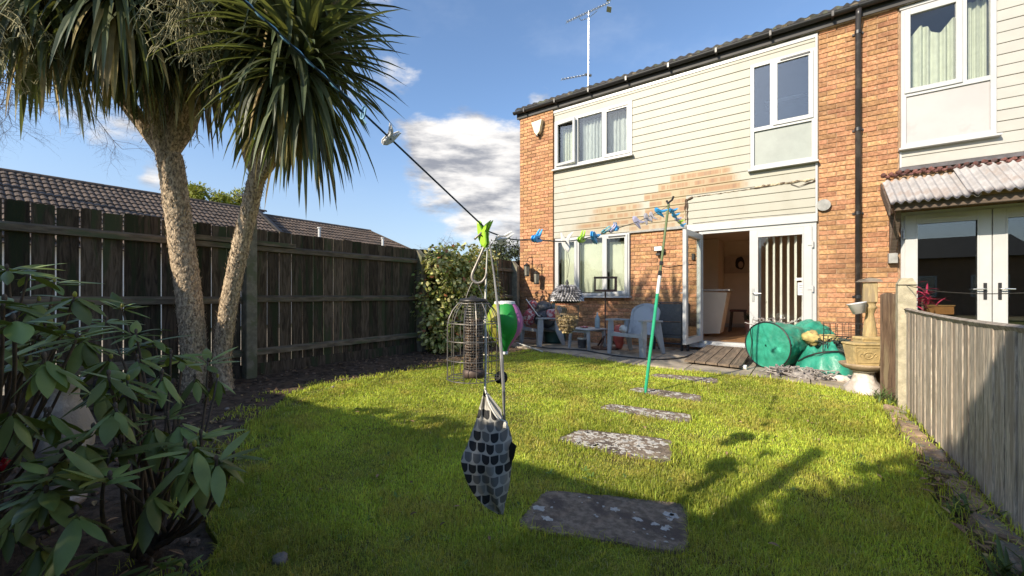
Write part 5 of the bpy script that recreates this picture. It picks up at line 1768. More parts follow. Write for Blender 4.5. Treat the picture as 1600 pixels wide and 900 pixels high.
# the neighbouring house beyond the end of the garden, seen only in the window reflections
m_rearwall = M('rear_brick', (0.30, 0.17, 0.10), 0.9, 0.2, 10)
rh = thing('rear_house', 'brick house with a pitched roof beyond the end of the garden', 'house', (2, -17, 0))
c = MB(); c.box(-4, 9, -21, -14, 0, 3.0); c.build('wall', m_rearwall, rh)
c = MB(); c.prism([(-4.3, -13.6, 2.9), (-4.3, -21.4, 2.9), (-4.3, -17.5, 4.3)], (13.6, 0, 0)); c.build('roof', m_tile_dark, rh)
for xw in (-2.5, 1, 4.5, 7):
    for zw in (.9,):
        c = MB(); frame_rect(c, xw, xw + 1.3, zw, zw + 1.1, .07, -13.995, -13.94); c.box(xw + .62, xw + .68, -13.99, -13.945, zw + .07, zw + 1.03); w_ = c.build('window', m_upvc, rh); pane(w_, xw + .07, xw + 1.23, zw + .07, zw + 1.03, -13.975, m_glass_dark)
pv = MB(); pv.box(-13.5, -6.3, -8, 18, -.05, -.02); tag(pv.build('pavement', m_conc), kind='structure')
pz = MB(); pz.bbox(-1.36, -1.28, -1.50, -1.42, -.05, 2.79, .008); lp_ = pz.build('line_post', m_palewood); tag(lp_, 'wooden post by the rear fence holding the washing line', 'post')


def dense_bush(label, boxes, n, seed):
    R = random.Random(seed)
    x0, x1, y0, y1, z0, z1 = boxes[0]
    root = thing('evergreen_bush', label, 'bush', ((x0 + x1) / 2, (y0 + y1) / 2, 0))
    core = MB()
    fo_ = MB()
    for (a, b, c, d, e, f) in boxes:
        core.sphere(((a + b) / 2, (c + d) / 2, (e + f) / 2), 0.5, 12, 9, ((b - a) * .93, (d - c) * .9, (f - e) * .95), 0.25)
        for _ in range(n):
            th = R.uniform(0, 6.28); ph = math.acos(R.uniform(-1, 1))
            dv = Vector((math.sin(ph) * math.cos(th), math.sin(ph) * math.sin(th), math.cos(ph)))
            p = Vector(((a + b) / 2 + dv.x * (b - a) / 2, (c + d) / 2 + dv.y * (d - c) / 2, (e + f) / 2 + dv.z * (f - e) / 2))
            if p.z < 0: continue
            w = (dv + Vector((R.uniform(-1, 1), R.uniform(-1, 1), R.uniform(-.6, 1)))).normalized()
            leaf(fo_, p, w, dv, R.uniform(.08, .16), R.uniform(.04, .07), .2, 2, 0, 'round')
    core.build('inner_twigs', m_dleaf, root)
    tag(fo_.build('foliage', m_dleaf, root), kind='stuff')


dense_bush('broad bush spilling over the rear fence at the left', [(-4.9, -2.3, -2.0, -1.28, 0.2, 2.30), (-6.4, -4.2, -2.1, -1.28, 0.2, 2.08)], 1500, 1)
dense_bush('tall conifer standing behind the rear fence at the right', [(-1.30, 0.70, -2.1, -1.3, 0.05, 3.38), (0.1, 1.9, -2.4, -1.4, 0.0, 3.5)], 2200, 2)
# ================================================================== WASHING LINE AND WHAT HANGS ON IT
m_cord = M('line_cord', (0.03, 0.05, 0.055), 0.6, 0.2, 30)
m_twine = M('blue_twine', (0.26, 0.50, 0.66), 0.6, 0.25, 40)
A_ = P(764, 362, 1.25)
E_ = Vector((-1.32, -1.42, 2.75))
BT = P(1045, 321, 4.2)
WALLP = Vector((-1.755, 8.0, 2.30))
L1 = [E_.lerp(A_, t / 10) for t in range(10)]
L2 = [A_, P(800, 374, 1.38), P(837, 375, 1.52), P(885, 377, 1.79), P(925, 370, 2.10), P(960, 358, 2.44), P(1000, 345, 3.04), P(1030, 330, 3.75), BT]
L3 = [BT, P(1055, 340, 5.1), P(1064, 350, 6.5), WALLP]
wl = thing('washing_line', 'dark washing line running from the upper left across the garden to the house wall', 'washing line', tuple(A_))
c = MB(); c.tube(L1 + smooth_path(L2, 4) + smooth_path(L3, 4)[1:], 0.0026, 6); c.build('cord', m_cord, wl)
bt_ = MB()
up = [L1[7].lerp(L1[9], t / 14) for t in range(15)]
pt = lambda px_, f: E_.lerp(A_, f)


def on_line(px_):
    lo, hi = 0.45, 1.0
    for _ in range(40):
        m = (lo + hi) / 2
        x = to_px(E_.lerp(A_, m))
        if x[2] < 0.2 or x[0] < px_: lo = m
        else: hi = m
    return E_.lerp(A_, lo)


tp = [on_line(300 + 13 * k) + Vector((0, 0, 0.004 * math.sin(k * 2.1))) for k in range(21)]
bt_.tube(tp, 0.0022, 5)
kn = on_line(566)
bt_.tube(smooth_path([kn, kn + Vector((.006, 0, .012)), kn + Vector((.014, 0, .004)), kn + Vector((.006, 0, -.016)), kn + Vector((-.006, 0, -.012)), kn + Vector((0, 0, .004))], 5), 0.0022, 5)
bt_.tube([kn, kn + Vector((.004, 0, -.018)), kn + Vector((.010, .004, -.030))], 0.0018, 5)
bt_.build('twine', m_twine, wl)

PEGM = {k: M('peg_' + k, c, 0.4, 0.08, 20, spec=0.5) for k, c in dict(blue=(0.08, 0.46, 0.88), white=(0.78, 0.76, 0.72), green=(0.38, 0.68, 0.05), grey=(0.40, 0.38, 0.42), lilac=(0.55, 0.52, 0.70), teal=(0.15, 0.45, 0.50)).items()}
SW = [(-.55, .02), (-.40, .17), (-.12, .20), (.12, .24), (.52, .60), (.42, .28), (.22, .06), (.62, -.06), (.70, -.14), (.30, -.20), (-.05, -.24), (-.38, -.16)]


def peg(pos, size, colr, label, dirv, flip=1, roll=0.0, sq=1.0):
    size *= 1.25
    root = thing('swallow_peg', label, 'clothes peg', tuple(pos), 'swallow shaped pegs on the washing line')
    a = Vector(dirv).normalized(); b = Vector((0, 0, 1)); b = (b - a * b.dot(a)).normalized(); n = a.cross(b)
    b2 = b * math.cos(roll) + n * math.sin(roll); n2 = a.cross(b2)
    for sgn in (-1, 1):
        mb = MB(); th = size * 0.09
        pts = [pos + (a * x * flip * sq + b2 * y) * size + n2 * (sgn * 0.0035) for x, y in SW]
        cen = pos + n2 * (sgn * (0.0035 + th))
        mb.prism(pts, n2 * (sgn * th * 0.6))
        k = len(mb.v)
        inn = [pos + (a * x * flip * sq + b2 * y) * size * 0.82 + n2 * (sgn * (0.0035 + th)) for x, y in SW]
        mb.v += [tuple(p) for p in inn]; m = len(SW)
        for i in range(m):
            mb.f.append((m + i, m + (i + 1) % m, k + (i + 1) % m, k + i))
        mb.f.append(tuple(k + i for i in range(m)))
        mb.build('peg_half', PEGM[colr], root)
    sp = MB(); q = pos + b2 * size * 0.02
    sp.tube([q - n2 * size * .22, q + n2 * size * .22], size * 0.035, 6)
    sp.tube([q - a * size * .18 - n2 * size * .16, q - n2 * size * .18, q + b2 * size * .14 - n2 * size * .16], size * 0.022, 4)
    sp.build('spring', m_iron, root)
    return root


dl = lambda p, q: (Vector(q) - Vector(p))
peg(on_line(609), 0.036, 'white', 'white peg alone on the rising cord beside the palm crown', (Vector((0.3, .25, .35))), 1, 0.9)
peg(A_ + Vector((-.012, -.012, -.012)), 0.056, 'green', 'lime green peg hanging nose down above the cage feeder', Vector((.15, .1, -1)), -1, 0.6)
peg(P(784, 374, 1.30), 0.046, 'white', 'black and white peg pinched beside the lime green one over the feeder', dl(L2[0], L2[2]), 1, 0.8)
peg(P(838, 373, 1.52), 0.050, 'blue', 'bright blue peg against the brick corner of the house', dl(L2[2], L2[3]), 1, 0.15)
peg(P(884, 380, 1.79), 0.060, 'white', 'white peg with long tails right above the acorn feeder', Vector((.2, .2, -1)), -1, 0.3)
peg(P(908, 374, 1.95), 0.056, 'green', 'lime green peg in front of the lower window frame', dl(L2[3], L2[4]), 1, 0.1)
peg(P(928, 370, 2.12), 0.062, 'blue', 'blue peg with dark tail, right of the lime green window peg', dl(L2[3], L2[4]) + Vector((0, 0, -.25)), 1, 0.3)
peg(P(944, 362, 2.28), 0.050, 'teal', 'pale teal peg squeezed between two blue pegs', dl(L2[4], L2[5]), 1, 0.9)
peg(P(955, 360, 2.38), 0.050, 'lilac', 'lilac peg overlapping the back of a blue peg', dl(L2[4], L2[5]), 1, 0.5)
peg(P(963, 357, 2.47), 0.056, 'blue', 'blue peg at the right end of the tight group by the window', dl(L2[4], L2[5]), -1, 0.1)
peg(P(995, 346, 2.95), 0.070, 'lilac', 'lilac grey peg cluster member left of the two grey pegs', Vector((.3, .5, -.6)), 1, 0.4)
peg(P(1010, 341, 3.25), 0.062, 'grey', 'left one of the two grey pegs near the prop', Vector((.15, .3, -1)), 1, 0.4)
peg(P(1018, 338, 3.42), 0.062, 'grey', 'right one of the two grey pegs near the prop', Vector((.15, .3, -1)), 1, 0.9)
peg(P(1030, 331, 3.75), 0.085, 'blue', 'blue peg just left of the prop top', Vector((.3, .5, -.3)), 1, 0.5)
for i, (px_, py_, d, cc, lb) in enumerate([(1050, 330, 4.6, 'blue', 'blue peg first below the prop top'), (1054, 337, 5.0, 'blue', 'blue peg second below the prop top'), (1058, 343, 5.6, 'lilac', 'lilac peg halfway between the prop and the wall'),
                                         (1062, 347, 6.2, 'green', 'green peg last but one before the wall'), (1066, 352, 6.9, 'blue', 'blue peg nearest to the house wall')]):
    peg(P(px_, py_, d), 0.085, cc, lb, Vector((.3, 1, -.3)), 1, 0.5)

# line prop
m_propg = M('green_prop', (0.03, 0.36, 0.19), 0.35, 0.1, 9)
m_propo = M('olive_prop', (0.13, 0.17, 0.07), 0.5, 0.2, 9)
m_propw = M('white_prop', (0.72, 0.72, 0.70), 0.4, 0.05, 9)
pb = P(1008, 614, 4.15); pb.z = 0.0
pr = thing('line_prop', 'tall green clothes prop leaning upright on the lawn with a white middle band', 'clothes prop', tuple(pb))
ax = (BT + Vector((0, 0, .03)) - pb)
f = lambda t: pb + ax * t
c = MB(); c.tube([f(0), f(0.52)], 0.0165, 12); c.build('lower_pole', m_propg, pr)
c = MB(); c.tube([f(0.52), f(0.615)], 0.0172, 12); c.build('sleeve', m_propw, pr)
c = MB(); c.tube([f(0.615), f(0.99)], 0.0125, 12); c.build('upper_pole', m_propo, pr)
c = MB(); c.tube([f(0.615), f(0.64)], 0.02, 10); c.tube([f(0.67), f(0.69)], 0.019, 10); c.build('locking_collar', m_black, pr)
c = MB(); c.tube([f(0.975), f(1.0), f(1.012) + Vector((.03, 0, 0)), f(1.03) + Vector((.04, 0, 0))], 0.011, 8); c.tube([f(0.99), f(1.012) + Vector((-.025, 0, 0))], 0.010, 8); c.build('hook', m_black, pr)

# --- big hook
m_steel = M('worn_steel', (0.30, 0.27, 0.24), 0.5, 0.3, 20, metal=0.6)
hk = thing('hanging_hook', 'thick worn metal hook hung from the washing line above the feeder cage', 'hook', tuple(A_))
hp = [(763, 364), (759, 378), (752, 396), (744, 414), (738, 428), (738, 437), (744, 442), (752, 441), (758, 434), (760, 427)]
c = MB(); c.tube(smooth_path([P(x, y, 1.25) for x, y in hp], 4), [0.0042] * 37, 8)
c.tube(smooth_path([P(763, 366, 1.25), P(758, 362, 1.245), P(752, 364, 1.24), P(741, 374, 1.24)], 4), 0.0035, 7)
c.build('hook', m_steel, hk, smooth=True)

# --- caged peanut feeder
m_wire = M('cage_wire', (0.22, 0.20, 0.18), 0.45, 0.3, 20, metal=0.7)
m_nut = M('peanut', (0.13, 0.085, 0.055), 0.8, 0.4, 30, rnd=0.5)
m_lid = M('feeder_lid', (0.06, 0.055, 0.05), 0.45, 0.3, 10, metal=0.5)
fc = P(740, 590, 1.25)
pxm = 1.25 / FPX
cf = thing('cage_feeder', 'domed wire cage bird feeder with a mesh tube of dark peanuts inside', 'bird feeder', tuple(fc))
R_ = 0.081
zz = lambda py_: 1 - (py_ - HZ) * pxm
prof = [(0.030, zz(468)), (0.048, zz(474)), (0.066, zz(485)), (0.077, zz(497)), (0.081, zz(510)), (0.081, zz(590))]
c = MB()
for k in range(14):
    a = 2 * math.pi * (k + .3) / 14
    c.tube([Vector((fc.x + r * math.cos(a), fc.y + r * math.sin(a), z)) for r, z in prof], 0.0014, 5)
c.build('cage_bars', m_wire, cf)
for py_, r in ((474, .048), (504, .0795), (531, .081), (560, .081), (590, .081)):
    c = MB(); z = zz(py_); n = 36
    c.tube([Vector((fc.x + r * math.cos(2 * math.pi * k / n), fc.y + r * math.sin(2 * math.pi * k / n), z)) for k in range(n + 1)], 0.0015, 5, cap=False); c.build('cage_ring', m_wire, cf)
c = MB()
for k in range(6):
    a = math.pi * k / 6; dv = Vector((math.cos(a), math.sin(a), 0)) * R_
    c.tube([Vector((fc.x, fc.y, zz(590))) - dv, Vector((fc.x, fc.y, zz(590))) + dv], 0.0012, 4)
c.build('cage_floor', m_wire, cf)
c = MB(); c.lathe([(0.001, zz(462)), (0.008, zz(462)), (0.012, zz(465)), (0.040, zz(467)), (0.045, zz(470)), (0.043, zz(472)), (0.001, zz(472))], 24, (fc.x, fc.y, 0)); c.build('lid', m_lid, cf, smooth=True)
tube_r = 0.029
c = MB(); z0_, z1_ = zz(578), zz(474)
for k in range(22):
    a = 2 * math.pi * k / 22; c.tube([(fc.x + tube_r * math.cos(a), fc.y + tube_r * math.sin(a), z0_), (fc.x + tube_r * math.cos(a), fc.y + tube_r * math.sin(a), z1_)], 0.0009, 4)
for k in range(26):
    z = z0_ + (z1_ - z0_) * k / 25; c.tube([(fc.x + tube_r * math.cos(2 * math.pi * j / 22), fc.y + tube_r * math.sin(2 * math.pi * j / 22), z) for j in range(23)], 0.0009, 4, cap=False)
c.build('mesh_tube', m_wire, cf)
c = MB()
for k in range(420):
    a = random.uniform(0, 6.28); r = math.sqrt(random.random()) * 0.022 + 0.003
    c.sphere((fc.x + r * math.cos(a), fc.y + r * math.sin(a), random.uniform(z0_ + .005, zz(500))), random.uniform(.0045, .0065), 6, 4, (1, 1, 1.25))
tag(c.build('peanuts', m_nut, cf), kind='stuff')
c = MB(); c.lathe([(0.001, zz(588)), (0.034, zz(588)), (0.034, zz(580)), (0.030, zz(576)), (0.001, zz(576))], 20, (fc.x, fc.y, 0)); c.build('base_cup', M('feeder_base', (0.12, 0.085, 0.07), 0.6, 0.3, 20, metal=0.3), cf, smooth=True)
c = MB(); c.tube(smooth_path([P(727, 470, 1.25), P(733, 452, 1.25), P(742, 438, 1.25), P(750, 452, 1.25), P(757, 470, 1.25)], 4), 0.0013, 5); c.build('hanging_wire', m_wire, cf)

# --- glass jar clip behind hook, dark woven ball
wb = thing('woven_ball', 'small dark woven ball hanging beside the cage floor', 'ball', tuple(P(783, 590, 1.33)))
c = MB(); bc = P(783, 590, 1.33); R2 = random.Random(3)
for k in range(70):
    q = Vector((R2.gauss(0, 1), R2.gauss(0, 1), R2.gauss(0, 1))).normalized(); t = q.cross(Vector((R2.gauss(0, 1), R2.gauss(0, 1), R2.gauss(0, 1)))).normalized()
    c.tube([bc + (q * math.cos(a) + t * math.sin(a)) * 0.020 for a in (-.5, -.25, 0, .25, .5)], 0.0022, 4)
c.build('twigs', m_iron, wb)
c = MB(); c.sphere(bc, 0.017, 10, 8); c.build('seed_fill', M('seed_fill', (0.35, 0.33, 0.30), 0.8, 0.5, 160), wb)
c = MB(); c.tube([bc, P(783, 560, 1.33), P(780, 470, 1.32), P(775, 372, 1.30)], 0.001, 4); c.build('string', m_cord, wb)

# --- balloon wind spinner
GC = [(0.035, 0.40, 0.08), (0.40, 0.52, 0.04), (0.55, 0.50, 0.09), (0.02, 0.20, 0.20), (0.06, 0.42, 0.12), (0.62, 0.20, 0.52), (0.05, 0.36, 0.10), (0.42, 0.16, 0.44)]
so_c = P(788.5, 560, 1.40); s2 = 1.40 / FPX
ws = thing('wind_spinner', 'balloon shaped fabric wind spinner with green, lime and pink panels behind the cage', 'wind spinner', tuple(so_c))
zf = lambda py_: 1 - (py_ - HZ) * s2
pr_ = [(16, 474), (21, 480), (25.5, 489), (28.5, 499), (28.8, 508), (26.5, 517), (21.5, 525), (15, 533), (9, 541), (5, 549)]
angs = [0, 0.75, 1.45, 2.4, 3.2, 3.95, 4.75, 5.5, 2 * math.pi]
view = math.atan2(-so_c.y, -so_c.x)
GB = [-0.45, 0.80, 1.35, 2.1, 3.0, 3.9, 4.65, 5.25, 2 * math.pi - 0.45]
for k in range(8):
    a0, a1 = view + GB[k], view + GB[k + 1]
    c = MB(); ns = 6
    def fn(u, v, a0=a0, a1=a1):
        i = min(len(pr_) - 2, int(v * (len(pr_) - 1))); t = v * (len(pr_) - 1) - i
        r = (pr_[i][0] * (1 - t) + pr_[i + 1][0] * t) * s2; z = zf(pr_[i][1] * (1 - t) + pr_[i + 1][1] * t)
        r *= 0.93 + 0.10 * math.sin(math.pi * u) + 0.006 * math.sin(v * 40 + u * 5)
        a = a0 + (a1 - a0) * u
        return (so_c.x + r * math.cos(a), so_c.y + r * math.sin(a), z)
    c.grid(fn, ns, 18)
    kk = [0, 5, 7, 1, 3, 2, 1, 2][k]
    c.build('fabric_panel', M('spinner_fabric_%d' % kk, GC[kk], 0.5, 0.1, 12, trans=0.45), ws, smooth=True)
c = MB(); c.lathe([(0.012, zf(470)), (16 * s2, zf(471)), (16.8 * s2, zf(475)), (15 * s2, zf(476)), (0.012, zf(474))], 24, (so_c.x, so_c.y, 0)); c.build('top_disc', M('spinner_white', (0.75, 0.75, 0.73), 0.4, 0.05), ws)
c = MB(); c.lathe([(0.001, zf(548)), (5.4 * s2, zf(548)), (5.4 * s2, zf(553)), (0.001, zf(553))], 16, (so_c.x, so_c.y, 0)); c.build('bottom_ring', MATS['spinner_white'], ws)
c = MB()
for k in range(15):
    a = P(783, 384, 1.33).lerp(Vector((so_c.x, so_c.y, zf(470))), k / 15); b = P(783, 384, 1.33).lerp(Vector((so_c.x, so_c.y, zf(470))), (k + 1) / 15)
    m_ = (a + b) / 2; sd_ = Vector((CS, SN, 0)) * .002 if k % 2 else Vector((-SN, CS, 0)) * .002
    c.tube([a, m_ + sd_, b, m_ - sd_, a], 0.0009, 4, cap=False)
c.build('chain', m_iron, ws)

# --- fabric peg bag with scallop print


def scallop_material():
    m = bpy.data.materials.new('scallop_fabric'); m.use_nodes = True
    t = m.node_tree
    for n in list(t.nodes): t.nodes.remove(n)
    g = G(t)
    out = g.n('ShaderNodeOutputMaterial'); b = g.n('ShaderNodeBsdfPrincipled'); uvn = g.n('ShaderNodeUVMap')
    x, y, z = g.sep(uvn.outputs[0])
    rw = g.math('DIVIDE', y, 0.032); row = g.math('FLOOR', rw); fy = g.math('FRACT', rw)
    off = g.math('MULTIPLY', g.math('MODULO', g.math('ABSOLUTE', row), 2.0), 0.5)
    cx = g.math('ADD', g.math('DIVIDE', x, 0.030), off); ci = g.math('FLOOR', cx); fx = g.math('SUBTRACT', g.math('FRACT', cx), 0.5)
    # each scale: straight sides and top, rounded below
    yy = g.math('MAXIMUM', 0.0, g.math('SUBTRACT', 0.48, fy))
    rr = g.math('SQRT', g.math('ADD', g.math('POWER', fx, 2.0), g.math('POWER', yy, 2.0)))
    ins = g.math('MULTIPLY', g.math('LESS_THAN', rr, 0.43), g.math('LESS_THAN', fy, 0.90))
    wn = g.n('ShaderNodeTexWhiteNoise', noise_dimensions='2D'); g.l(g.comb(ci, row, 0.0), wn.inputs['Vector'])
    w = wn.outputs['Value']
    c1 = g.mix(g.math('GREATER_THAN', w, 0.42), (0.045, 0.045, 0.047), (0.22, 0.22, 0.21))
    c1 = g.mix(g.math('GREATER_THAN', w, 0.74), c1, (0.42, 0.40, 0.36))
    c = g.mix(ins, (0.66, 0.63, 0.56), c1)
    g.l(c, b.inputs['Base Color']); b.inputs['Roughness'].default_value = 0.85
    tr = g.n('ShaderNodeBsdfTranslucent'); g.l(c, tr.inputs[0])
    mx = g.n('ShaderNodeMixShader'); mx.inputs[0].default_value = 0.3
    g.l(b.outputs[0], mx.inputs[1]); g.l(tr.outputs[0], mx.inputs[2]); g.l(mx.outputs[0], out.inputs[0])
    return m


m_scal = scallop_material()
DB = 1.25
bagc = P(763, 720, DB)
pg = thing('peg_bag', 'hanging fabric peg bag with black, grey and cream scallop print', 'peg bag', tuple(bagc))
rows = [(607, 756, 760), (622, 753, 766), (640, 748, 776), (656, 744, 789), (675, 737, 797), (695, 730, 801), (716, 721, 801), (735, 725, 799), (752, 731, 797), (768, 740, 794), (784, 754, 790), (796, 768, 788), (804, 779, 786)]
RIGHT, FWD = Vector((CS, SN, 0)), Vector((-SN, CS, 0))


def catm(a, b, c, d, t):
    return tuple(0.5 * (2 * q + (r - p) * t + (2 * p - 5 * q + 4 * r - s) * t * t + (3 * q - p - 3 * r + s) * t ** 3) for p, q, r, s in zip(a, b, c, d))


rq = [rows[0]] + rows + [rows[-1]]
rows = [catm(rq[i - 1], rq[i], rq[i + 1], rq[i + 2], t / 4) for i in range(1, len(rq) - 2) for t in range(4)] + [rows[-1]]


def bag_sheet(sgn, r0=0):
    mb = MB(); nu = 30; pts = []; uvs = []
    rr = rows[r0:]
    for i in range(len(rr)):
        y, xa, xb = rr[i]
        for j in range(nu + 1):
            u = j / nu
            x = xa + (xb - xa) * u
            bulge = math.sin(math.pi * u) ** 0.7 * math.sin(math.pi * min(1, (i + 0.4) / (len(rr) - .2))) * 0.042
            fold = 0.009 * math.sin(u * 9 + i * .07 + 1.5 * math.sin(i * .11)) * min(1, (xb - xa) / 40) + 0.004 * math.sin(u * 21 - i * .16) + 0.010 * mn.noise(Vector((u * 3, i * .10, 5)))
            p = P(x, y, DB) - FWD * (sgn * bulge * (1 if sgn > 0 else .55) + fold)
            pts.append(p); uvs.append(((x - 760) * DB / FPX * 1.12, (800 - y) * DB / FPX))
    mb.v = [tuple(p) for p in pts]
    for i in range(len(rr) - 1):
        for j in range(nu):
            a = i * (nu + 1) + j
            mb.f.append((a, a + nu + 1, a + nu + 2, a + 1))
    me = mb.mesh('bag', m_scal, True)
    uv = me.uv_layers.new(name='UVMap')
    for lp in me.loops:
        uv.data[lp.index].uv = uvs[lp.vertex_index]
    return me


link('bag_front', bag_sheet(1, 0), pg); link('bag_back', bag_sheet(-1), pg)
c = MB(); c.prism([P(759, 610, DB - .03), P(783, 640, DB - .03), P(785, 652, DB - .035), P(780, 657, DB - .035), P(768, 640, DB - .03)], FWD * .004); c.build('flap', m_scal, pg)
c = MB(); c.prism([P(799, 690, DB - .02), P(807, 697, DB - .02), P(803, 716, DB - .02), P(797, 726, DB - .02), P(795, 700, DB - .02)], FWD * .004); c.build('loop_tab', m_black, pg)
m_strap = M('white_strap', (0.70, 0.68, 0.62), 0.8, 0.1, 20)
m_gstrap = M('grey_strap', (0.24, 0.235, 0.23), 0.7, 0.2, 20)
c = MB(); c.tube([P(762, 372, 1.25), P(760, 420, 1.262), P(758, 480, 1.272), P(759, 560, 1.272), P(758, 590, 1.265), P(758, 610, 1.25)], [.0022, .0024, .0036, .0042, .0042, .0028], 6); c.build('strap', m_strap, pg)
c = MB(); c.tube([P(765, 380, 1.24), P(772, 430, 1.23), P(779, 490, 1.19), P(784, 560, 1.17), P(787, 610, 1.18), P(788, 660, 1.24)], [.0022, .0026, .0042, .0050, .0050, .0034], 6); c.build('strap', m_gstrap, pg)
c = MB(); c.tube(smooth_path([P(758, 608, DB - .02), P(765, 632, DB - .045), P(777, 652, DB - .05), P(788, 658, DB - .03)], 5), 0.003, 6); c.build('piping', m_strap, pg)
c = MB(); c.sphere(P(790, 664, DB - .02), 0.008, 8, 6, (1, 1, 1.6), .4); c.build('toggle', m_strap, pg)

# --- acorn feeder
DA = 1.79; sA = DA / FPX; ac = P(886, 520, DA)
af = thing('acorn_feeder', 'acorn shaped bird feeder with a scaly silver cap and mesh basket', 'bird feeder', tuple(ac))
za = lambda py_: 1 - (py_ - HZ) * sA
m_cap = M('acorn_cap', (0.26, 0.25, 0.25), 0.45, 0.5, 90, metal=0.2, rnd=0.9)
m_capd = M('acorn_cap_dark', (0.05, 0.05, 0.05), 0.6, 0.2, 30)
capf = lambda t: (23.6 * sA * math.sin(t * math.pi / 2) ** 0.8, za(469 - 23 * math.cos(t * math.pi / 2)))
c = MB(); c.lathe([(capf(t / 10)[0] * .93 + .0005, capf(t / 10)[1] - .003) for t in range(11)] + [(20 * sA, za(473)), (0.001, za(473))], 24, (ac.x, ac.y, 0)); c.build('cap_core', m_capd, af, smooth=True)
c = MB()
for r in range(11):
    t = 0.15 + 0.83 * r / 10; rad, z = capf(t); n = max(7, int(rad * 2 * math.pi / 0.0115))
    for k in range(n):
        a = 2 * math.pi * (k + .5 * (r % 2)) / n
        o = Vector((ac.x + rad * math.cos(a), ac.y + rad * math.sin(a), z))
        nrm = Vector((math.cos(a) * math.sin(t * 1.4 + .1), math.sin(a) * math.sin(t * 1.4 + .1), math.cos(t * 1.4 + .1)))
        dn = Vector((math.cos(a) * math.cos(t * 1.4), math.sin(a) * math.cos(t * 1.4), -math.sin(t * 1.4 + .2)))
        sd_ = nrm.cross(dn).normalized()
        L = 0.0115; W = 0.0072
        tip = o + dn * L * .7 + nrm * 0.0080
        top = o - dn * L * .5 + nrm * .001
        k0 = len(c.v)
        c.v += [tuple(top), tuple(o + sd_ * W + nrm * .001), tuple(tip), tuple(o - sd_ * W + nrm * .001), tuple(o + nrm * .006), tuple(o - nrm * .004)]
        c.f += [(k0, k0 + 4, k0 + 1), (k0 + 1, k0 + 4, k0 + 2), (k0 + 2, k0 + 4, k0 + 3), (k0 + 3, k0 + 4, k0), (k0 + 1, k0 + 2, k0 + 5), (k0 + 2, k0 + 3, k0 + 5)]
c.build('cap_scales', m_cap, af)
c = MB(); c.lathe([(0.0005, za(436)), (.004, za(438)), (.0085, za(442)), (.006, za(445)), (.0075, za(446)), (.004, za(449))], 14, (ac.x, ac.y, 0)); c.build('knob', m_capd, af, smooth=True)
c = MB(); c.lathe([(18.2 * sA, za(472)), (18.6 * sA, za(477)), (17.6 * sA, za(477)), (17.4 * sA, za(472))], 24, (ac.x, ac.y, 0)); c.build('clay_band', M('terracotta', (0.45, 0.19, 0.11), 0.7, 0.15, 10), af, smooth=True)
bp = [(18.6, 477), (18.4, 490), (17.6, 499), (15.4, 508), (11.5, 515), (6, 519.5), (0.6, 521)]
c = MB(); nb_ = 44
for s_ in (1, -1):
    for k in range(nb_):
        pts = []
        for i, (r, y) in enumerate(bp):
            a = 2 * math.pi * k / nb_ + s_ * i * 0.16
            pts.append((ac.x + r * sA * math.cos(a), ac.y + r * sA * math.sin(a), za(y)))
        c.tube(pts, 0.0006, 3, cap=False)
for r, y in bp[:-1]:
    c.tube([(ac.x + r * sA * math.cos(2 * math.pi * j / 26), ac.y + r * sA * math.sin(2 * math.pi * j / 26), za(y)) for j in range(27)], 0.0011, 4, cap=False)
c.build('mesh_basket', M('bronze_wire', (0.20, 0.155, 0.10), 0.5, 0.2, 10, metal=0.5), af)
c = MB()
for k in range(520):
    t = random.random() ** 1.3; y = 520 - t * 26
    i = next(j for j in range(len(bp) - 1, -1, -1) if bp[j][1] <= y) if y > 477 else 0
    rmax = (bp[min(i + 1, 6)][0] + (bp[i][0] - bp[min(i + 1, 6)][0]) * 0.5) * sA * 0.90
    a = random.uniform(0, 6.28); r = rmax * math.sqrt(random.random())
    c.sphere((ac.x + r * math.cos(a), ac.y + r * math.sin(a), za(y)), random.uniform(.0035, .0055), 5, 4)
tag(c.build('seed', M('bird_seed', (0.42, 0.32, 0.16), 0.85, 0.4, 40, rnd=0.45), af), kind='stuff')
c = MB(); c.tube([P(885, 378, DA), P(886, 410, DA), P(886, 437, DA)], 0.0009, 4); c.tube([P(884, 378, DA), P(890, 408, DA), P(887, 434, DA)], 0.0009, 4); c.build('hanging_wire', m_iron, af)

# ================================================================== PATIO FURNITURE AND CLUTTER
m_plast = M('grey_plastic', (0.36, 0.38, 0.40), 0.5, 0.06, 4, c2=(0.26, 0.28, 0.29), c2scale=3, spec=0.4)


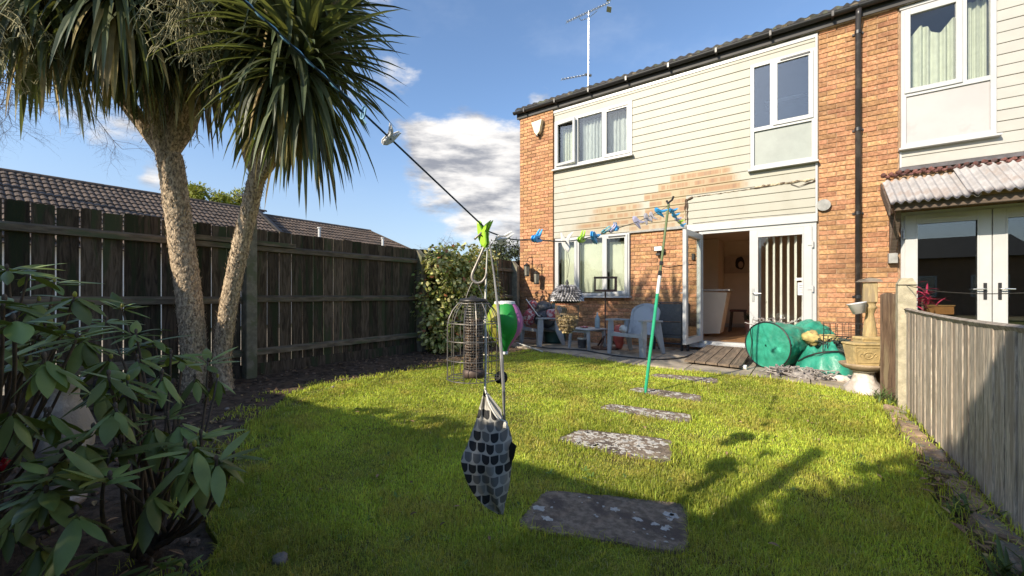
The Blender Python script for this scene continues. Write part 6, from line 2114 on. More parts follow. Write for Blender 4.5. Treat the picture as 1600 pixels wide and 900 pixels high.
def plastic_chair(label, loc, rz, s=1.0):
    root = thing('plastic_chair', label, 'chair', loc, 'pale grey plastic garden chairs')
    Mx = Matrix.Translation(loc) @ Matrix.Rotation(rz, 4, 'Z') @ Matrix.Scale(s, 4)
    def fin_(mb, name, smooth=False):
        mb.v = [tuple(Mx @ Vector(p)) for p in mb.v]; return mb.build(name, m_plast, root, smooth)
    c = MB()
    def seat(u, v):
        return (-.25 + .5 * u, -.27 + .50 * v, 0.375 - 0.075 * v - 0.02 * math.sin(math.pi * u) - 0.02 * (1 - min(1, v * 8)))
    c.grid(seat, 8, 10); k = len(c.v); c.grid(lambda u, v: tuple(Vector(seat(u, v)) - Vector((0, 0, .025))), 8, 10)
    for i in range(8): c.f.append((i * 11, i * 11 + 11, k + i * 11 + 11, k + i * 11))
    fin_(c, 'seat', True)
    # back: arched top panel with a rim
    c = MB(); n = 14
    out = [(-.25, 0)] + [(-.25 - .02 * math.sin(math.pi * .5), .36)] + [(-.27 * math.cos(math.pi * t / n), .38 + .16 * math.sin(math.pi * t / n)) for t in range(n + 1)] + [(.27, .36), (.25, 0)]
    tilt = lambda x, h, off=0: (x, 0.20 + 0.36 * h + off, 0.31 + h * 0.98)
    c.prism([tilt(x, h) for x, h in out], (0, .022, -.006))
    fin_(c, 'backrest')
    c = MB(); inn = [(x * .80, h * .86 + .035) for x, h in out]
    rimo = [tilt(x, h, -.006) for x, h in out]; rimi = [tilt(x, h, -.006) for x, h in inn]; m = len(out)
    c.v = rimo + rimi + [tuple(Vector(p) + Vector((0, .010, 0))) for p in rimi]
    for i in range(m - 1): c.f += [(i, i + 1, m + i + 1, m + i), (m + i, m + i + 1, 2 * m + i + 1, 2 * m + i)]
    fin_(c, 'back_rim')
    for sx_ in (-1, 1):
        c = MB(); c.prism([(sx_ * .26, -.30, .555), (sx_ * .36, -.30, .555), (sx_ * .365, .02, .55), (sx_ * .34, .32, .53), (sx_ * .27, .32, .53), (sx_ * .27, .0, .55)], (0, 0, .028)); fin_(c, 'armrest')
        c = MB(); c.prism([(sx_ * .30, -.27, .56), (sx_ * .30, -.16, .56), (sx_ * .30, -.15, .36), (sx_ * .315, -.21, 0), (sx_ * .315, -.28, 0), (sx_ * .30, -.29, .36)], (sx_ * .028, 0, 0)); fin_(c, 'leg')
        c = MB(); c.prism([(sx_ * .255, -.285, .36), (sx_ * .302, -.285, .37), (sx_ * .32, -.285, 0), (sx_ * .275, -.285, 0)], (0, .022, 0)); fin_(c, 'leg_flange')
        c = MB(); c.prism([(sx_ * .28, .16, .55), (sx_ * .28, .30, .55), (sx_ * .30, .42, 0), (sx_ * .30, .34, 0), (sx_ * .28, .18, .30)], (sx_ * .028, 0, 0)); fin_(c, 'leg')
    c = MB(); c.prism([(-.28, -.29, .30), (.28, -.29, .30), (.28, -.29, .355), (-.28, -.29, .355)], (0, .02, 0)); fin_(c, 'front_apron')
    return root


PZ = 0.018
plastic_chair('empty pale grey plastic armchair facing the lawn beside the clothes prop', (-2.27, 6.78, PZ), math.radians(-14), 1.0)
plastic_chair('pale grey plastic chair piled with bags at the left end of the patio', (-4.22, 6.95, PZ), math.radians(-22), 0.95)

# bags heaped on the left chair
def lump(name, c0, r, sc_, mat, jit=.5, nu=18, nv=12, seed=0):
    mb = MB(); mb.sphere((0, 0, 0), r, nu, nv, sc_, 0)
    R = Vector((seed * 3.1, seed, 0))
    mb.v = [tuple(Vector(c0) + Vector(v) * (1 + jit * .45 * mn.noise(Vector(v) * (2.2 / r) * .5 + R) + jit * .22 * mn.noise(Vector(v) * (6 / r) * .5 + R) + jit * .1 * mn.noise(Vector(v) * (14 / r) * .5))) for v in mb.v]
    return mb


m_dkbag = M('dark_bag', (0.055, 0.055, 0.06), 0.6, 0.4, 5, c2=(0.15, 0.15, 0.16), c2scale=4)
m_redbag = M('red_pattern_fabric', (0.38, 0.07, 0.08), 0.8, 0.4, 20, c2=(0.55, 0.42, 0.40), c2scale=14, c2lo=.5, c2hi=.56)
b = thing('holdall', 'bulging dark grey holdall heaped on the piled plastic chair', 'bag', (-4.2, 6.95, .36))
lump('bag', (-4.14, 7.00, .52), .20, (1.2, .8, .85), m_dkbag, .5, seed=1).build('bag', m_dkbag, b, smooth=True)
lump('bag', (-4.26, 7.12, .74), .17, (1.2, .8, .8), m_dkbag, .5, seed=2).build('bag_top', m_dkbag, b, smooth=True)
c = MB(); c.tube(smooth_path([(-4.28, 6.84, .50), (-4.2, 6.78, .60), (-4.08, 6.78, .60), (-4.0, 6.84, .50)], 5), .016, 7); c.build('bag_handle', m_black, b, smooth=True)
for i, (p, r, lb) in enumerate([((-4.44, 6.92, .55), .16, 'red patterned cushion squashed at the left of the chair heap'), ((-3.95, 6.98, .62), .13, 'red patterned cloth bundle at the right of the chair heap'), ((-4.45, 7.05, .78), .12, 'small red patterned bundle on top of the chair heap')]):
    tag(lump('cushion', p, r, (1, .8, .95), m_redbag, .5, seed=5 + i).build('cushion', m_redbag, smooth=True), lb, 'cushion')
c = MB(); c.tube([(-4.42, 6.76, .92), (-4.10, 6.70, .60), (-4.06, 6.70, .60)], .010, 7); tag(c.build('white_stick', m_strap), 'white stick lying slantwise over the heap on the chair', 'stick')

# green bin
m_bin = M('green_plastic', (0.022, 0.085, 0.085), 0.5, 0.2, 4)
bn = thing('compost_bin', 'dark green round plastic bin by the wall between chair and table', 'bin', (-4.12, 7.4, PZ))
c = MB(); c.lathe([(.17, 0), (.21, .04), (.22, .62), (.235, .63), (.235, .67), (.20, .67)], 24, (-4.12, 7.4, PZ)); c.build('bin_body', m_bin, bn, smooth=False)
c = MB(); c.lathe([(.24, .672), (.245, .70), (.20, .735), (.06, .75), (.001, .75)], 24, (-4.12, 7.4, PZ)); c.build('lid', m_bin, bn, smooth=True)
wr = thing('garden_wreath', 'bit of green garland trailing over the bin lid behind the acorn feeder', 'garland', (-4.05, 7.35, .8))
c = MB()
for k in range(140):
    p = Vector((-4.02 + random.gauss(0, .07), 7.33 + random.gauss(0, .05), .84 + random.gauss(0, .05)))
    leaf(c, p, (random.gauss(0, 1), random.gauss(0, 1), random.gauss(0, 1)), (0, 0, 1), .06, .018, .2, 2)
c.build('sprigs', M('garland_green', (0.02, 0.19, 0.10), 0.5, 0.3, 9, rnd=0.4), wr)

# side table
tb = thing('side_table', 'low pale grey plastic side table standing before the window wall', 'table', (-3.22, 6.98, PZ))
MT = Matrix.Translation((-3.22, 6.98, PZ)) @ Matrix.Rotation(math.radians(-20), 4, 'Z')
c = MB(); c.bbox(-.28, .28, -.24, .24, .345, .375, .012); c.v = [tuple(MT @ Vector(v)) for v in c.v]; c.build('tabletop', m_plast, tb)
for sx_ in (-1, 1):
    for sy_ in (-1, 1):
        c = MB(); c.prism([(sx_ * .25, sy_ * .21, .344), (sx_ * .19, sy_ * .21, .344), (sx_ * .235, sy_ * .225, 0), (sx_ * .275, sy_ * .225, 0)], (0, -sy_ * .035, 0)); c.v = [tuple(MT @ Vector(v)) for v in c.v]; c.build('leg', m_plast, tb)
c = MB(); c.box(-.235, .235, -.2, -.185, .30, .343); c.box(-.235, .235, .185, .2, .30, .343); c.v = [tuple(MT @ Vector(v)) for v in c.v]; c.build('apron', m_plast, tb)
bo = thing('plastic_bottle', 'clear plastic bottle standing on the side table', 'bottle', (-3.05, 7.06, .394))
c = MB(); c.lathe([(.001, 0), (.045, 0), (.048, .02), (.046, .10), (.048, .16), (.03, .21), (.014, .24), (.014, .262)], 16, (-3.05, 7.06, .395)); c.build('bottle', M('bottle_plastic', (0.42, 0.52, 0.56), 0.15, 0.1, 9, trans=.3), bo, smooth=True)
c = MB(); c.lathe([(.016, .262), (.016, .285), (.001, .285)], 10, (-3.05, 7.06, .395)); c.build('bottle_cap', m_strap, bo)
tag(lump('ashtray', (-3.25, 6.93, .412), .055, (1.6, 1.2, .3), m_redbag, .3, 12, 8).build('folded_cloth', m_redbag, smooth=True), 'small folded reddish cloth lying on the side table', 'cloth')
jr = thing('paint_tub', 'dark tub with a white lid under the side table', 'tub', (-3.33, 7.0, PZ))
c = MB(); c.lathe([(.001, 0), (.075, 0), (.085, .16), (.001, .16)], 18, (-3.33, 7.0, PZ)); c.build('tub_body', m_dkbag, jr)
c = MB(); c.lathe([(.09, .162), (.09, .185), (.001, .187)], 18, (-3.33, 7.0, PZ)); c.build('lid', m_propw, jr)

# metal bird table
m_brown = M('brown_iron', (0.115, 0.062, 0.045), 0.65, 0.3, 14)
bx_, by_ = -2.92, 7.12
btb = thing('bird_table', 'tall brown metal bird table with an open square frame on a thin post', 'bird table', (bx_, by_, PZ))
c = MB(); c.tube([(bx_, by_, .05), (bx_, by_, 1.06)], .014, 8); c.build('post', m_brown, btb)
MR = Matrix.Translation((bx_, by_, 0)) @ Matrix.Rotation(math.radians(24), 4, 'Z')
c = MB(); c.box(-.20, .20, -.17, .17, 1.06, 1.075); c.box(-.20, .20, -.17, -.155, 1.076, 1.10); c.box(-.20, .20, .155, .17, 1.076, 1.10); c.box(-.20, -.185, -.154, .154, 1.076, 1.10); c.box(.185, .20, -.154, .154, 1.076, 1.10)
c.v = [tuple(MR @ Vector(v)) for v in c.v]; c.build('tray', m_brown, btb)
c = MB()
for sx_, sy_ in ((-1, -1), (1, -1), (1, 1), (-1, 1)): c.box(sx_ * .185 - .015, sx_ * .185 + .015, sy_ * .155 - .015, sy_ * .155 + .015, 1.076, 1.305)
c.box(-.205, .205, -.175, -.14, 1.306, 1.332); c.box(-.205, .205, .14, .175, 1.306, 1.332); c.box(-.205, -.17, -.139, .139, 1.306, 1.332); c.box(.17, .205, -.139, .139, 1.306, 1.332)
c.v = [tuple(MR @ Vector(v)) for v in c.v]; c.build('frame', m_brown, btb)
c = MB()
for k in range(3):
    a = .5 + k * 2.094; c.bar((bx_, by_, .30), (bx_ + .24 * math.cos(a), by_ + .24 * math.sin(a), .03), .026, .02); c.bar((bx_, by_, .045), (bx_ + .24 * math.cos(a), by_ + .24 * math.sin(a), .03), .026, .02)
c.build('base_legs', m_brown, btb)
c = MB(); c.lathe([(.001, 0.0), (.25, 0.0), (.26, .02), (.20, .03), (.001, .035)], 20, (bx_, by_, PZ)); c.build('base_plate', m_brown, btb)
lb_ = thing('carrier_bag', 'crumpled red and white carrier bag behind the empty plastic chair', 'bag', (-2.62, 7.1, PZ))
lump('b', (-2.66, 7.10, .24), .13, (.8, .8, 1.5), None, .6, seed=21).build('bag_red', M('red_plastic', (0.45, .09, .07), .4, .2, 8), lb_, smooth=True)
lump('b', (-2.55, 7.05, .40), .07, (1, 1, 1), None, .6, seed=22).build('bag_white', m_strap, lb_, smooth=True)

# folded garden loungers leaning at the wall
m_text = M('grey_textile', (0.085, 0.088, 0.088), 0.85, 0.15, 30, bump=0.3, bscale=200)
m_frame_d = M('dark_frame', (0.045, 0.048, 0.052), 0.45, 0.2, 9, metal=.3)
for i, (xo, yo, lb) in enumerate([(0, 0, 'front folded grey textile lounger leaning by the patio door'), (0.075, .10, 'rear folded grey lounger showing only its dark frame edge by the door')]):
    root = thing('folded_lounger', lb, 'garden lounger', (-1.92 + xo, 7.55 + yo, PZ), 'folded garden loungers')
    x0, x1, y = -2.17 + xo, -1.69 + xo, 7.52 + yo
    ty = lambda z: y + .10 * z
    c = MB()
    for x in (x0, x1):
        c.tube([(x, ty(0), PZ), (x, ty(.86), .86)], .013, 8); c.tube([(x + .012, ty(0) + .05, PZ), (x + .012, ty(.84) + .05, .84)], .012, 8)
    for z in (.14, .30, .86): c.tube([(x0, ty(z), z), (x1, ty(z), z)], .011, 8)
    c.build('frame', m_frame_d, root)
    for za_, zb_ in ((.53, .84), (.24, .515)):
        c = MB(); c.prism([(x0 + .015, ty(za_) - .004, za_), (x1 - .015, ty(za_) - .004, za_), (x1 - .015, ty(zb_) - .004, zb_), (x0 + .015, ty(zb_) - .004, zb_)], (0, .006, 0)); c.build('textile_panel', m_text, root)

# wall lanterns with brackets
for i, (x, z, lb) in enumerate([(-5.10, 1.69, 'upper left black wall lantern on the brick corner'), (-4.84, 1.51, 'lower right black wall lantern nearer the window')]):
    y = YF - .22
    root = thing('wall_lantern', lb, 'lantern', (x, y, z), 'black lanterns on the corner pier')
    c = MB(); c.tube([(x + .04, YF - .06, z + .20), (x + .04, YF - .06, z - .05)], .008, 6); c.tube(smooth_path([(x + .04, YF - .062, z + .18), (x + .02, y + .05, z + .16), (x, y, z + .06)], 5), .006, 6); c.tube([(x + .04, YF - .062, z + .02), (x, y + .02, z + .10)], .005, 6); c.build('bracket', m_iron, root)
    c = MB(); c.lathe([(.001, .05), (.02, .03), (.09, -.02), (.085, -.03), (.001, -.03)], 6, (x, y, z)); c.build('roof', m_iron, root)
    c = MB()
    for k in range(6):
        a = math.pi / 3 * k; c.tube([(x + .075 * math.cos(a), y + .075 * math.sin(a), z - .03), (x + .06 * math.cos(a), y + .06 * math.sin(a), z - .24)], .005, 4)
    c.lathe([(.001, -.24), (.068, -.24), (.068, -.265), (.001, -.27)], 6, (x, y, z)); c.build('cage', m_iron, root)
    c = MB(); c.lathe([(.068, -.032), (.054, -.238)], 6, (x, y, z)); c.build('lantern_glass', M('lantern_glass', (0.45, 0.43, 0.36), 0.2, 0.2, 12, trans=.5), root)
    c = MB(); c.lathe([(.001, -.236), (.022, -.236), (.022, -.14), (.001, -.14)], 10, (x, y, z)); c.build('candle', m_strap, root)

# canes, hose and odds on the paving
c = MB(); c.tube([(-4.62, 6.72, .05), (-3.62, 6.05, .03)], .012, 6); tag(c.build('garden_cane', m_strap), 'long white cane lying on the paving at the lawn edge', 'cane')
c = MB(); c.tube(smooth_path([(-4.3, 6.55, .03), (-3.7, 6.52, .03), (-3.2, 6.62, .03), (-2.7, 6.42, .03), (-2.35, 6.3, .03), (-1.8, 6.28, .03), (-1.5, 6.7, .03), (-1.45, 7.2, .03)], 6), .011, 6); tag(c.build('hose', m_black), 'thin dark hose curling over the patio under the furniture', 'hose')

# timber ramp up to the doors
m_deck = M('deck_board', (0.165, 0.12, 0.082), 0.85, 0.3, 8, stretch=(3, .6, 3), rnd=.15, bump=.5, bscale=50, c2=(.12, .09, .065), c2scale=3)
rp = thing('door_ramp', 'weathered wooden ramp of grooved deck boards leading to the open door', 'ramp', (-.97, 6.8, PZ))
for k in range(5):
    t0, t1 = k / 5 + .008, (k + 1) / 5 - .008
    bl_, br_ = Vector((-1.36, 6.20, .075)), Vector((-.62, 6.08, .075)); tl_, tr_2 = Vector((-1.26, 7.42, .175)), Vector((-.60, 7.42, .165))
    c = MB()
    n = 6
    top = []
    for j in range(n + 1):
        t = t0 + (t1 - t0) * j / n; h = -.005 if j % 2 else 0
        top.append((bl_.lerp(br_, t) + Vector((0, 0, h)), tl_.lerp(tr_2, t) + Vector((0, 0, h))))
    for j in range(n):
        a, b = top[j]; a2, b2_ = top[j + 1]
        k0 = len(c.v); c.v += [tuple(a), tuple(a2), tuple(b2_), tuple(b)]; c.f.append((k0, k0 + 1, k0 + 2, k0 + 3))
    a, b = top[0]; a2, b2_ = top[-1]; dz = Vector((0, 0, -.028))
    c.add([a, a2, b2_, b, a + dz, a2 + dz, b2_ + dz, b + dz], [(0, 4, 5, 1), (1, 5, 6, 2), (2, 6, 7, 3), (3, 7, 4, 0), (4, 7, 6, 5)])
    c.build('deck_board', m_deck, rp)
for y_, z_ in ((6.35, .03), (7.0, .06)):
    c = MB(); c.box(-1.27, -.66, y_, y_ + .05, .018, z_ + .028); c.build('bearer', m_timber_dark, rp)
c = MB()
c.v = []; c.tube([(-.61, 6.16, .05), (-.57, 6.155, .05)], .032, 12); c.build('roller', m_strap, rp)

# green garden sacks
def sack_material(name, c):
    return M(name, c, 0.38, 0.22, 7, bump=0.9, bscale=14, spec=.5, c2=tuple(min(1, x * 1.9 + .02) for x in c), c2scale=5, c2lo=.55, c2hi=.75)


m_sack = sack_material('sack_fabric', (0.030, 0.26, 0.170))
gs = thing('garden_sack', 'big green pop up garden sack lying on its side by the door', 'garden sack', (-.05, 6.85, PZ))
a0 = Vector((-.36, 6.46, .325)); a1 = Vector((.22, 7.42, .35)); axv = (a1 - a0).normalized(); sv = axv.cross(Vector((0, 0, 1))).normalized(); uv_ = sv.cross(axv)
c = MB()
def sack(u, v):
    a = 2 * math.pi * u; r = .305 + .025 * mn.noise(Vector((math.cos(a) * 2, math.sin(a) * 2, v * 4))) + .030 * mn.noise(Vector((math.cos(a) * 5, math.sin(a) * 5, v * 9))) + 0.03 * abs(mn.noise(Vector((math.cos(a) * 4 + v * 7, math.sin(a) * 4, v * 12)))) - 0.07 * max(0, math.sin(a)) * math.exp(-((v - .55) / .16) ** 2) * (1 + mn.noise(Vector((a * 2, v * 5, 2))))
    r *= 1 - .10 * math.sin(math.pi * v); r *= 1 if v < .85 else 1 - .35 * ((v - .85) / .15) ** 1.5
    p = a0.lerp(a1, v) + sv * r * math.cos(a) + uv_ * r * math.sin(a)
    return (p.x, p.y, max(PZ + .005 + .01 * mn.noise(Vector((p.x * 8, p.y * 8, 0))), p.z))
c.grid(sack, 56, 40); c.build('sack_body', m_sack, gs, smooth=True)
c = MB()
def lidf(u, v):
    a = 2 * math.pi * u; v = max(v, .03); r = .305 * v
    p = a0 - axv * (.03 * (1 - v * v) + .016 * mn.noise(Vector((math.cos(a) * v * 3, math.sin(a) * v * 3, 3))) * (1 - v ** 4) + .007 * mn.noise(Vector((math.cos(a) * v * 9, math.sin(a) * v * 9, 8))) * (1 - v ** 4)) + sv * r * math.cos(a) + uv_ * r * math.sin(a)
    return (p.x, p.y, max(PZ + .005, p.z))
c.grid(lidf, 48, 14); c.f.append(tuple(k_ * 15 for k_ in range(48))); c.build('sack_lid', m_sack, gs, smooth=True)
c = MB()
def lidend(u, v):
    a = 2 * math.pi * u; r = .2 * v
    p = a1 + axv * (.04 * (1 - v * v)) + sv * r * math.cos(a) + uv_ * r * math.sin(a)
    return (p.x, p.y, max(PZ + .005, p.z))
c.grid(lidend, 30, 6); c.build('sack_base', m_sack, gs, smooth=True)
c = MB(); c.tube([a0 - axv * .004 + sv * .312 * math.cos(2 * math.pi * k / 40) + uv_ * .312 * math.sin(2 * math.pi * k / 40) for k in range(41)], .009, 6, cap=False)
c.v = [(x, y, max(z, PZ + .01)) for x, y, z in c.v]; c.build('zip_edge', m_black, gs)
c = MB(); c.tube([a0 - axv * .05 + sv * (-.19) + uv_ * (.24 - k * .045) - axv * .012 * math.sin(k) for k in range(12)], .006, 5); c.v = [(x, y, max(z, PZ + .01)) for x, y, z in c.v]; c.build('strap', m_black, gs)
g2 = thing('garden_sack', 'collapsed smaller green garden sack under the wire hoops', 'garden sack', (.24, 6.35, PZ))
def heap(cx, cy, rx, ry, h, n, m, seed, p=1.0, jag=.3, rot=0.0):
    mb = MB(); cr, sr = math.cos(rot), math.sin(rot)
    def fn(u, v):
        a = 2 * math.pi * u; r = v
        e = 1 + .22 * mn.noise(Vector((math.cos(a) * 1.6 + seed, math.sin(a) * 1.6, seed)))
        x, y = rx * r * e * math.cos(a), ry * r * e * math.sin(a)
        z = h * (1 - r ** 2.2) ** p * (1 + jag * mn.noise(Vector((x * 7 + seed, y * 7, seed))) + jag * .5 * mn.noise(Vector((x * 19, y * 19 + seed, 1)))) + .012 * mn.noise(Vector((x * 30, y * 30, seed)))
        return (cx + x * cr - y * sr, cy + x * sr + y * cr, PZ + max(-.01, z))
    mb.grid(fn, n, m); return mb
heap(.26, 6.38, .31, .30, .33, 48, 22, 4.2, .55, .35).build('sack_body', m_sack, g2, smooth=True)
c = MB(); c.tube(smooth_path([(-.02, 6.25, .17), (.08, 6.20, .25), (.22, 6.16, .31), (.38, 6.18, .33), (.5, 6.3, .27)], 5), .010, 6); c.build('zip_edge', m_black, g2)
# grey netting heaps, yellow cloth, white stones
m_netg = M('grey_netting', (0.28, 0.245, 0.225), 0.9, 0.4, 30, rnd=.3, c2=(.42, .38, .34), c2scale=12)


def tangle(name, label, cx, cy, cz, rx, ry, rz, n, mat, r, seed, cat):
    R = random.Random(seed); mb = MB()
    mb.v, mb.f = heap(cx, cy, rx * .9, ry * .9, rz * .75, 40, 14, seed, .6, .5).v, heap(cx, cy, rx * .9, ry * .9, rz * .75, 40, 14, seed, .6, .5).f
    mb.v = [(x, y, z + cz - PZ) for x, y, z in mb.v]
    root = thing(name, label, cat, (cx, cy, cz)); mb.build('net_heap', mat, root, smooth=True)
    t = MB()
    for k in range(n):
        p = Vector((cx + R.uniform(-1, 1) * rx * .85, cy + R.uniform(-1, 1) * ry * .85, cz + R.uniform(.1, 1.0) * rz * .8)); pts = [p]
        v = Vector((R.uniform(-1, 1), R.uniform(-1, 1), R.uniform(-.4, .4)))
        for s in range(6):
            v = (v + Vector((R.gauss(0, .6), R.gauss(0, .6), R.gauss(0, .35)))).normalized(); p = p + v * .035
            p = Vector((p.x, p.y, max(cz + .008, min(p.z, cz + rz)))); pts.append(p)
        t.tube(pts, r * R.uniform(.7, 1.6), 4)
    t.build('cords', mat, root)
    return root


tangle('netting', 'tangled grey netting heaped on the paving edge before the sacks', .02, 6.02, PZ, .34, .12, .10, 150, m_netg, .006, 3, 'netting')
tangle('netting', 'grey netting bundle pressed between the green sack and the door glass', -.36, 7.5, .42, .24, .12, .22, 60, m_netg, .007, 5, 'netting')
tangle('netting', 'dark green netting lying over the right side of the collapsed sack', .42, 6.55, .30, .16, .16, .16, 90, M('dark_net', (.035, .05, .04), .8, .4, 20, rnd=.4), .005, 6, 'netting')
yc = thing('yellow_cloth', 'rumpled yellow cloth tucked on top of the green sacks', 'cloth', (.16, 6.62, .4))
lump('y', (.12, 6.60, .44), .10, (1.0, .8, .9), None, .9, 22, 14, 31).build('cloth', M('yellow_fabric', (.46, .35, .13), .8, .3, 12, c2=(.30, .21, .09), c2scale=9), yc, smooth=True)
lump('y', (.30, 6.70, .43), .085, (1.3, .8, .7), None, .9, 22, 14, 33).build('cloth_tail', MATS['yellow_fabric'], yc, smooth=True)
R9 = random.Random(9)
for i, (x, y, r) in enumerate([(.30, 6.02, .045), (.38, 5.98, .055), (.45, 5.95, .05), (.36, 6.06, .04), (.44, 6.05, .04)]):
    tag(lump('stone', (x, y, PZ + r * .55), r, (1.15, .9, .75), None, .5, 12, 8, 40 + i).build('stone', m_whitestone, smooth=True), ['leftmost white stone at the paving edge before the collapsed sack', 'largest white stone in the middle of the pile by the bird bath', 'white stone nearest to the bird bath foot at the lawn edge', 'smallest white stone behind the leftmost one', 'white stone tucked behind, between the sack and the bird bath'][i], 'stone', 'white stones by the bird bath')
# plant hoops and wire basket
hp_ = thing('plant_hoops', 'tangle of thin black wire plant hoops in front of the collapsed sack', 'plant hoops', (.2, 6.0, PZ))
c = MB()
q = lambda px_, py_, d=5.0: P(px_, py_, d)
c.tube([q(1284, 595), q(1287, 520)], .006, 6); c.tube([q(1291, 585), q(1294, 524)], .006, 6); c.tube([q(1302, 588), q(1304, 530)], .006, 6)
c.tube([q(1291, 580), q(1300, 570), q(1316, 560)], .005, 6); c.tube([q(1294, 565), q(1300, 548), q(1305, 528)], .005, 6); c.tube([q(1305, 545), q(1312, 560), q(1325, 575)], .005, 6)
c.tube(smooth_path([q(1283, 592), q(1284, 597), q(1292, 597), q(1302, 588)], 4), .006, 6)
c.tube([q(1284, 524, 5.05), q(1330, 527, 5.4)], .005, 6)
c.build('hoops', m_iron, hp_)
bkt = thing('wire_basket', 'open black wire basket standing behind the sacks against the brick pier', 'basket', (.55, 6.95, .3))
c = MB(); x0, x1, y0, y1, z0, z1 = .26, .68, 6.85, 7.15, .30, .62
for k in range(7):
    x = x0 + (x1 - x0) * k / 6; c.tube([(x, y0, z1), (x, y0 + .03, z0), (x, y1 - .03, z0), (x, y1, z1)], .004, 5)
for k in range(5):
    z = z0 + (z1 - z0) * k / 4; c.tube([(x0, y0, z), (x1, y0, z), (x1, y1, z), (x0, y1, z), (x0, y0, z)], .004, 5)
c.build('wires', m_iron, bkt)
cr = thing('crate', 'dark upturned crate under the wire basket', 'crate', (.47, 7.0, 0)); c = MB(); c.bbox(.27, .67, 6.84, 7.16, PZ, .295, .01); c.build('crate_body', m_dkbag, cr)
c = MB()
for k in range(4): c.box(.29, .65, 6.832, 6.839, .04 + .062 * k, .08 + .062 * k)
c.build('crate_slats', m_black, cr)

# bird bath, planter, old newel post, tub
m_ystone = M('yellow_stone', (0.50, 0.37, 0.17), 0.9, 0.2, 14, bump=.6, bscale=70, c2=(.36, .27, .13), c2scale=5)
m_bstone = M('bath_stone', (0.34, 0.25, 0.16), 0.9, 0.3, 12, bump=.7, bscale=60, c2=(.22, .17, .12), c2scale=4)
bcx, bcy = .545, 5.62
bb_ = thing('bird_bath', 'low stone bird bath with a fluted pale foot at the right end of the patio', 'bird bath', (bcx, bcy, 0))
c = MB(); nL = 28
prof = [(.16, -.02), (.165, .03), (.14, .06), (.10, .11), (.085, .17), (.09, .20), (.12, .215)]
c.lathe(prof, nL, (bcx, bcy, 0))
for i, (x, y, z) in enumerate(c.v):
    a = math.atan2(y - bcy, x - bcx); k_ = 1 + (.07 * math.cos(a * 9) if .02 < z < .19 else 0) + (.06 * mn.noise(Vector((x * 9, y * 9, z * 9)))); c.v[i] = (bcx + (x - bcx) * k_, bcy + (y - bcy) * k_, z)
c.build('foot', m_whitestone, bb_, smooth=True)
c = MB(); c.lathe([(.10, .216), (.17, .235), (.205, .27), (.21, .285), (.195, .29), (.15, .27), (.001, .262)], 30, (bcx, bcy, 0)); c.v = [(bcx + (x - bcx) * (1 + .03 * mn.noise(Vector((x * 12, y * 12, 0)))), bcy + (y - bcy) * (1 + .03 * mn.noise(Vector((x * 12, y * 12, 4)))), z) for x, y, z in c.v]; c.build('bowl', m_bstone, bb_, smooth=True)
tp_ = thing('stone_planter', 'yellow stone trough planter with an oval relief sitting in the bird bath bowl', 'planter', (bcx, bcy, .27))
MP = Matrix.Translation((bcx - .01, bcy - .02, .272)) @ Matrix.Rotation(math.radians(28), 4, 'Z') @ Matrix.Diagonal((.80, .80, 1.08, 1))
def tf(c): c.v = [tuple(MP @ Vector(v)) for v in c.v]; return c
c = MB()
b0 = [(-.135, -.085, 0), (.135, -.085, 0), (.135, .085, 0), (-.135, .085, 0)]; b1_ = [(-.175, -.115, .21), (.175, -.115, .21), (.175, .115, .21), (-.175, .115, .21)]
i0 = [(-.155, -.095, .21), (.155, -.095, .21), (.155, .095, .21), (-.155, .095, .21)]; i1 = [(-.14, -.08, .14), (.14, -.08, .14), (.14, .08, .14), (-.14, .08, .14)]
c.v = b0 + b1_ + i0 + i1
c.f = [(3, 2, 1, 0)] + [(k, (k + 1) % 4, 4 + (k + 1) % 4, 4 + k) for k in range(4)] + [(4 + k, 4 + (k + 1) % 4, 8 + (k + 1) % 4, 8 + k) for k in range(4)] + [(8 + k, 8 + (k + 1) % 4, 12 + (k + 1) % 4, 12 + k) for k in range(4)] + [(12, 13, 14, 15)]
tf(c).build('trough', m_ystone, tp_)
c = MB(); c.bbox(-.185, .185, -.125, .125, .195, .215, .006); tf(c).build('rim', m_ystone, tp_)
fy_ = lambda z: -.085 - .03 * z / .21 - .004
c = MB(); c.tube([(.055 * math.cos(a), fy_(.10 + .030 * math.sin(a)), .10 + .030 * math.sin(a)) for a in [2 * math.pi * k / 20 for k in range(21)]], .006, 6); c.sphere((0, fy_(.10), .10), .022, 10, 7, (1.2, .3, .8))
c.tube([(-.125, fy_(.03), .03), (.125, fy_(.03), .03), (.15, fy_(.175), .175), (-.15, fy_(.175), .175), (-.125, fy_(.03), .03)], .004, 5)
for sx_ in (-1, 1): c.tube(smooth_path([(sx_ * .06, fy_(.1), .10), (sx_ * .08, fy_(.12), .12), (sx_ * .10, fy_(.1), .10), (sx_ * .085, fy_(.085), .085)], 4), .005, 5)
tf(c).build('relief', m_ystone, tp_)
c = MB(); c.grid(lambda u, v: (-.14 + .28 * u, -.08 + .16 * v, .175 + .02 * mn.noise(Vector((u * 8, v * 8, 2)))), 12, 8); tf(c).build('compost', m_soil, tp_, smooth=True)
t3 = thing('stone_trough', 'second yellow stone trough behind the planter, only its rim showing', 'planter', (bcx + .08, bcy + .2, .3))
MP = Matrix.Translation((bcx + .07, bcy + .20, .02)) @ Matrix.Rotation(math.radians(28), 4, 'Z') @ Matrix.Diagonal((.8, .8, 1, 1))
c = MB(); c.v = [(x * .85, y * .85, z * 2.45) for x, y, z in b0 + b1_ + i0 + i1]
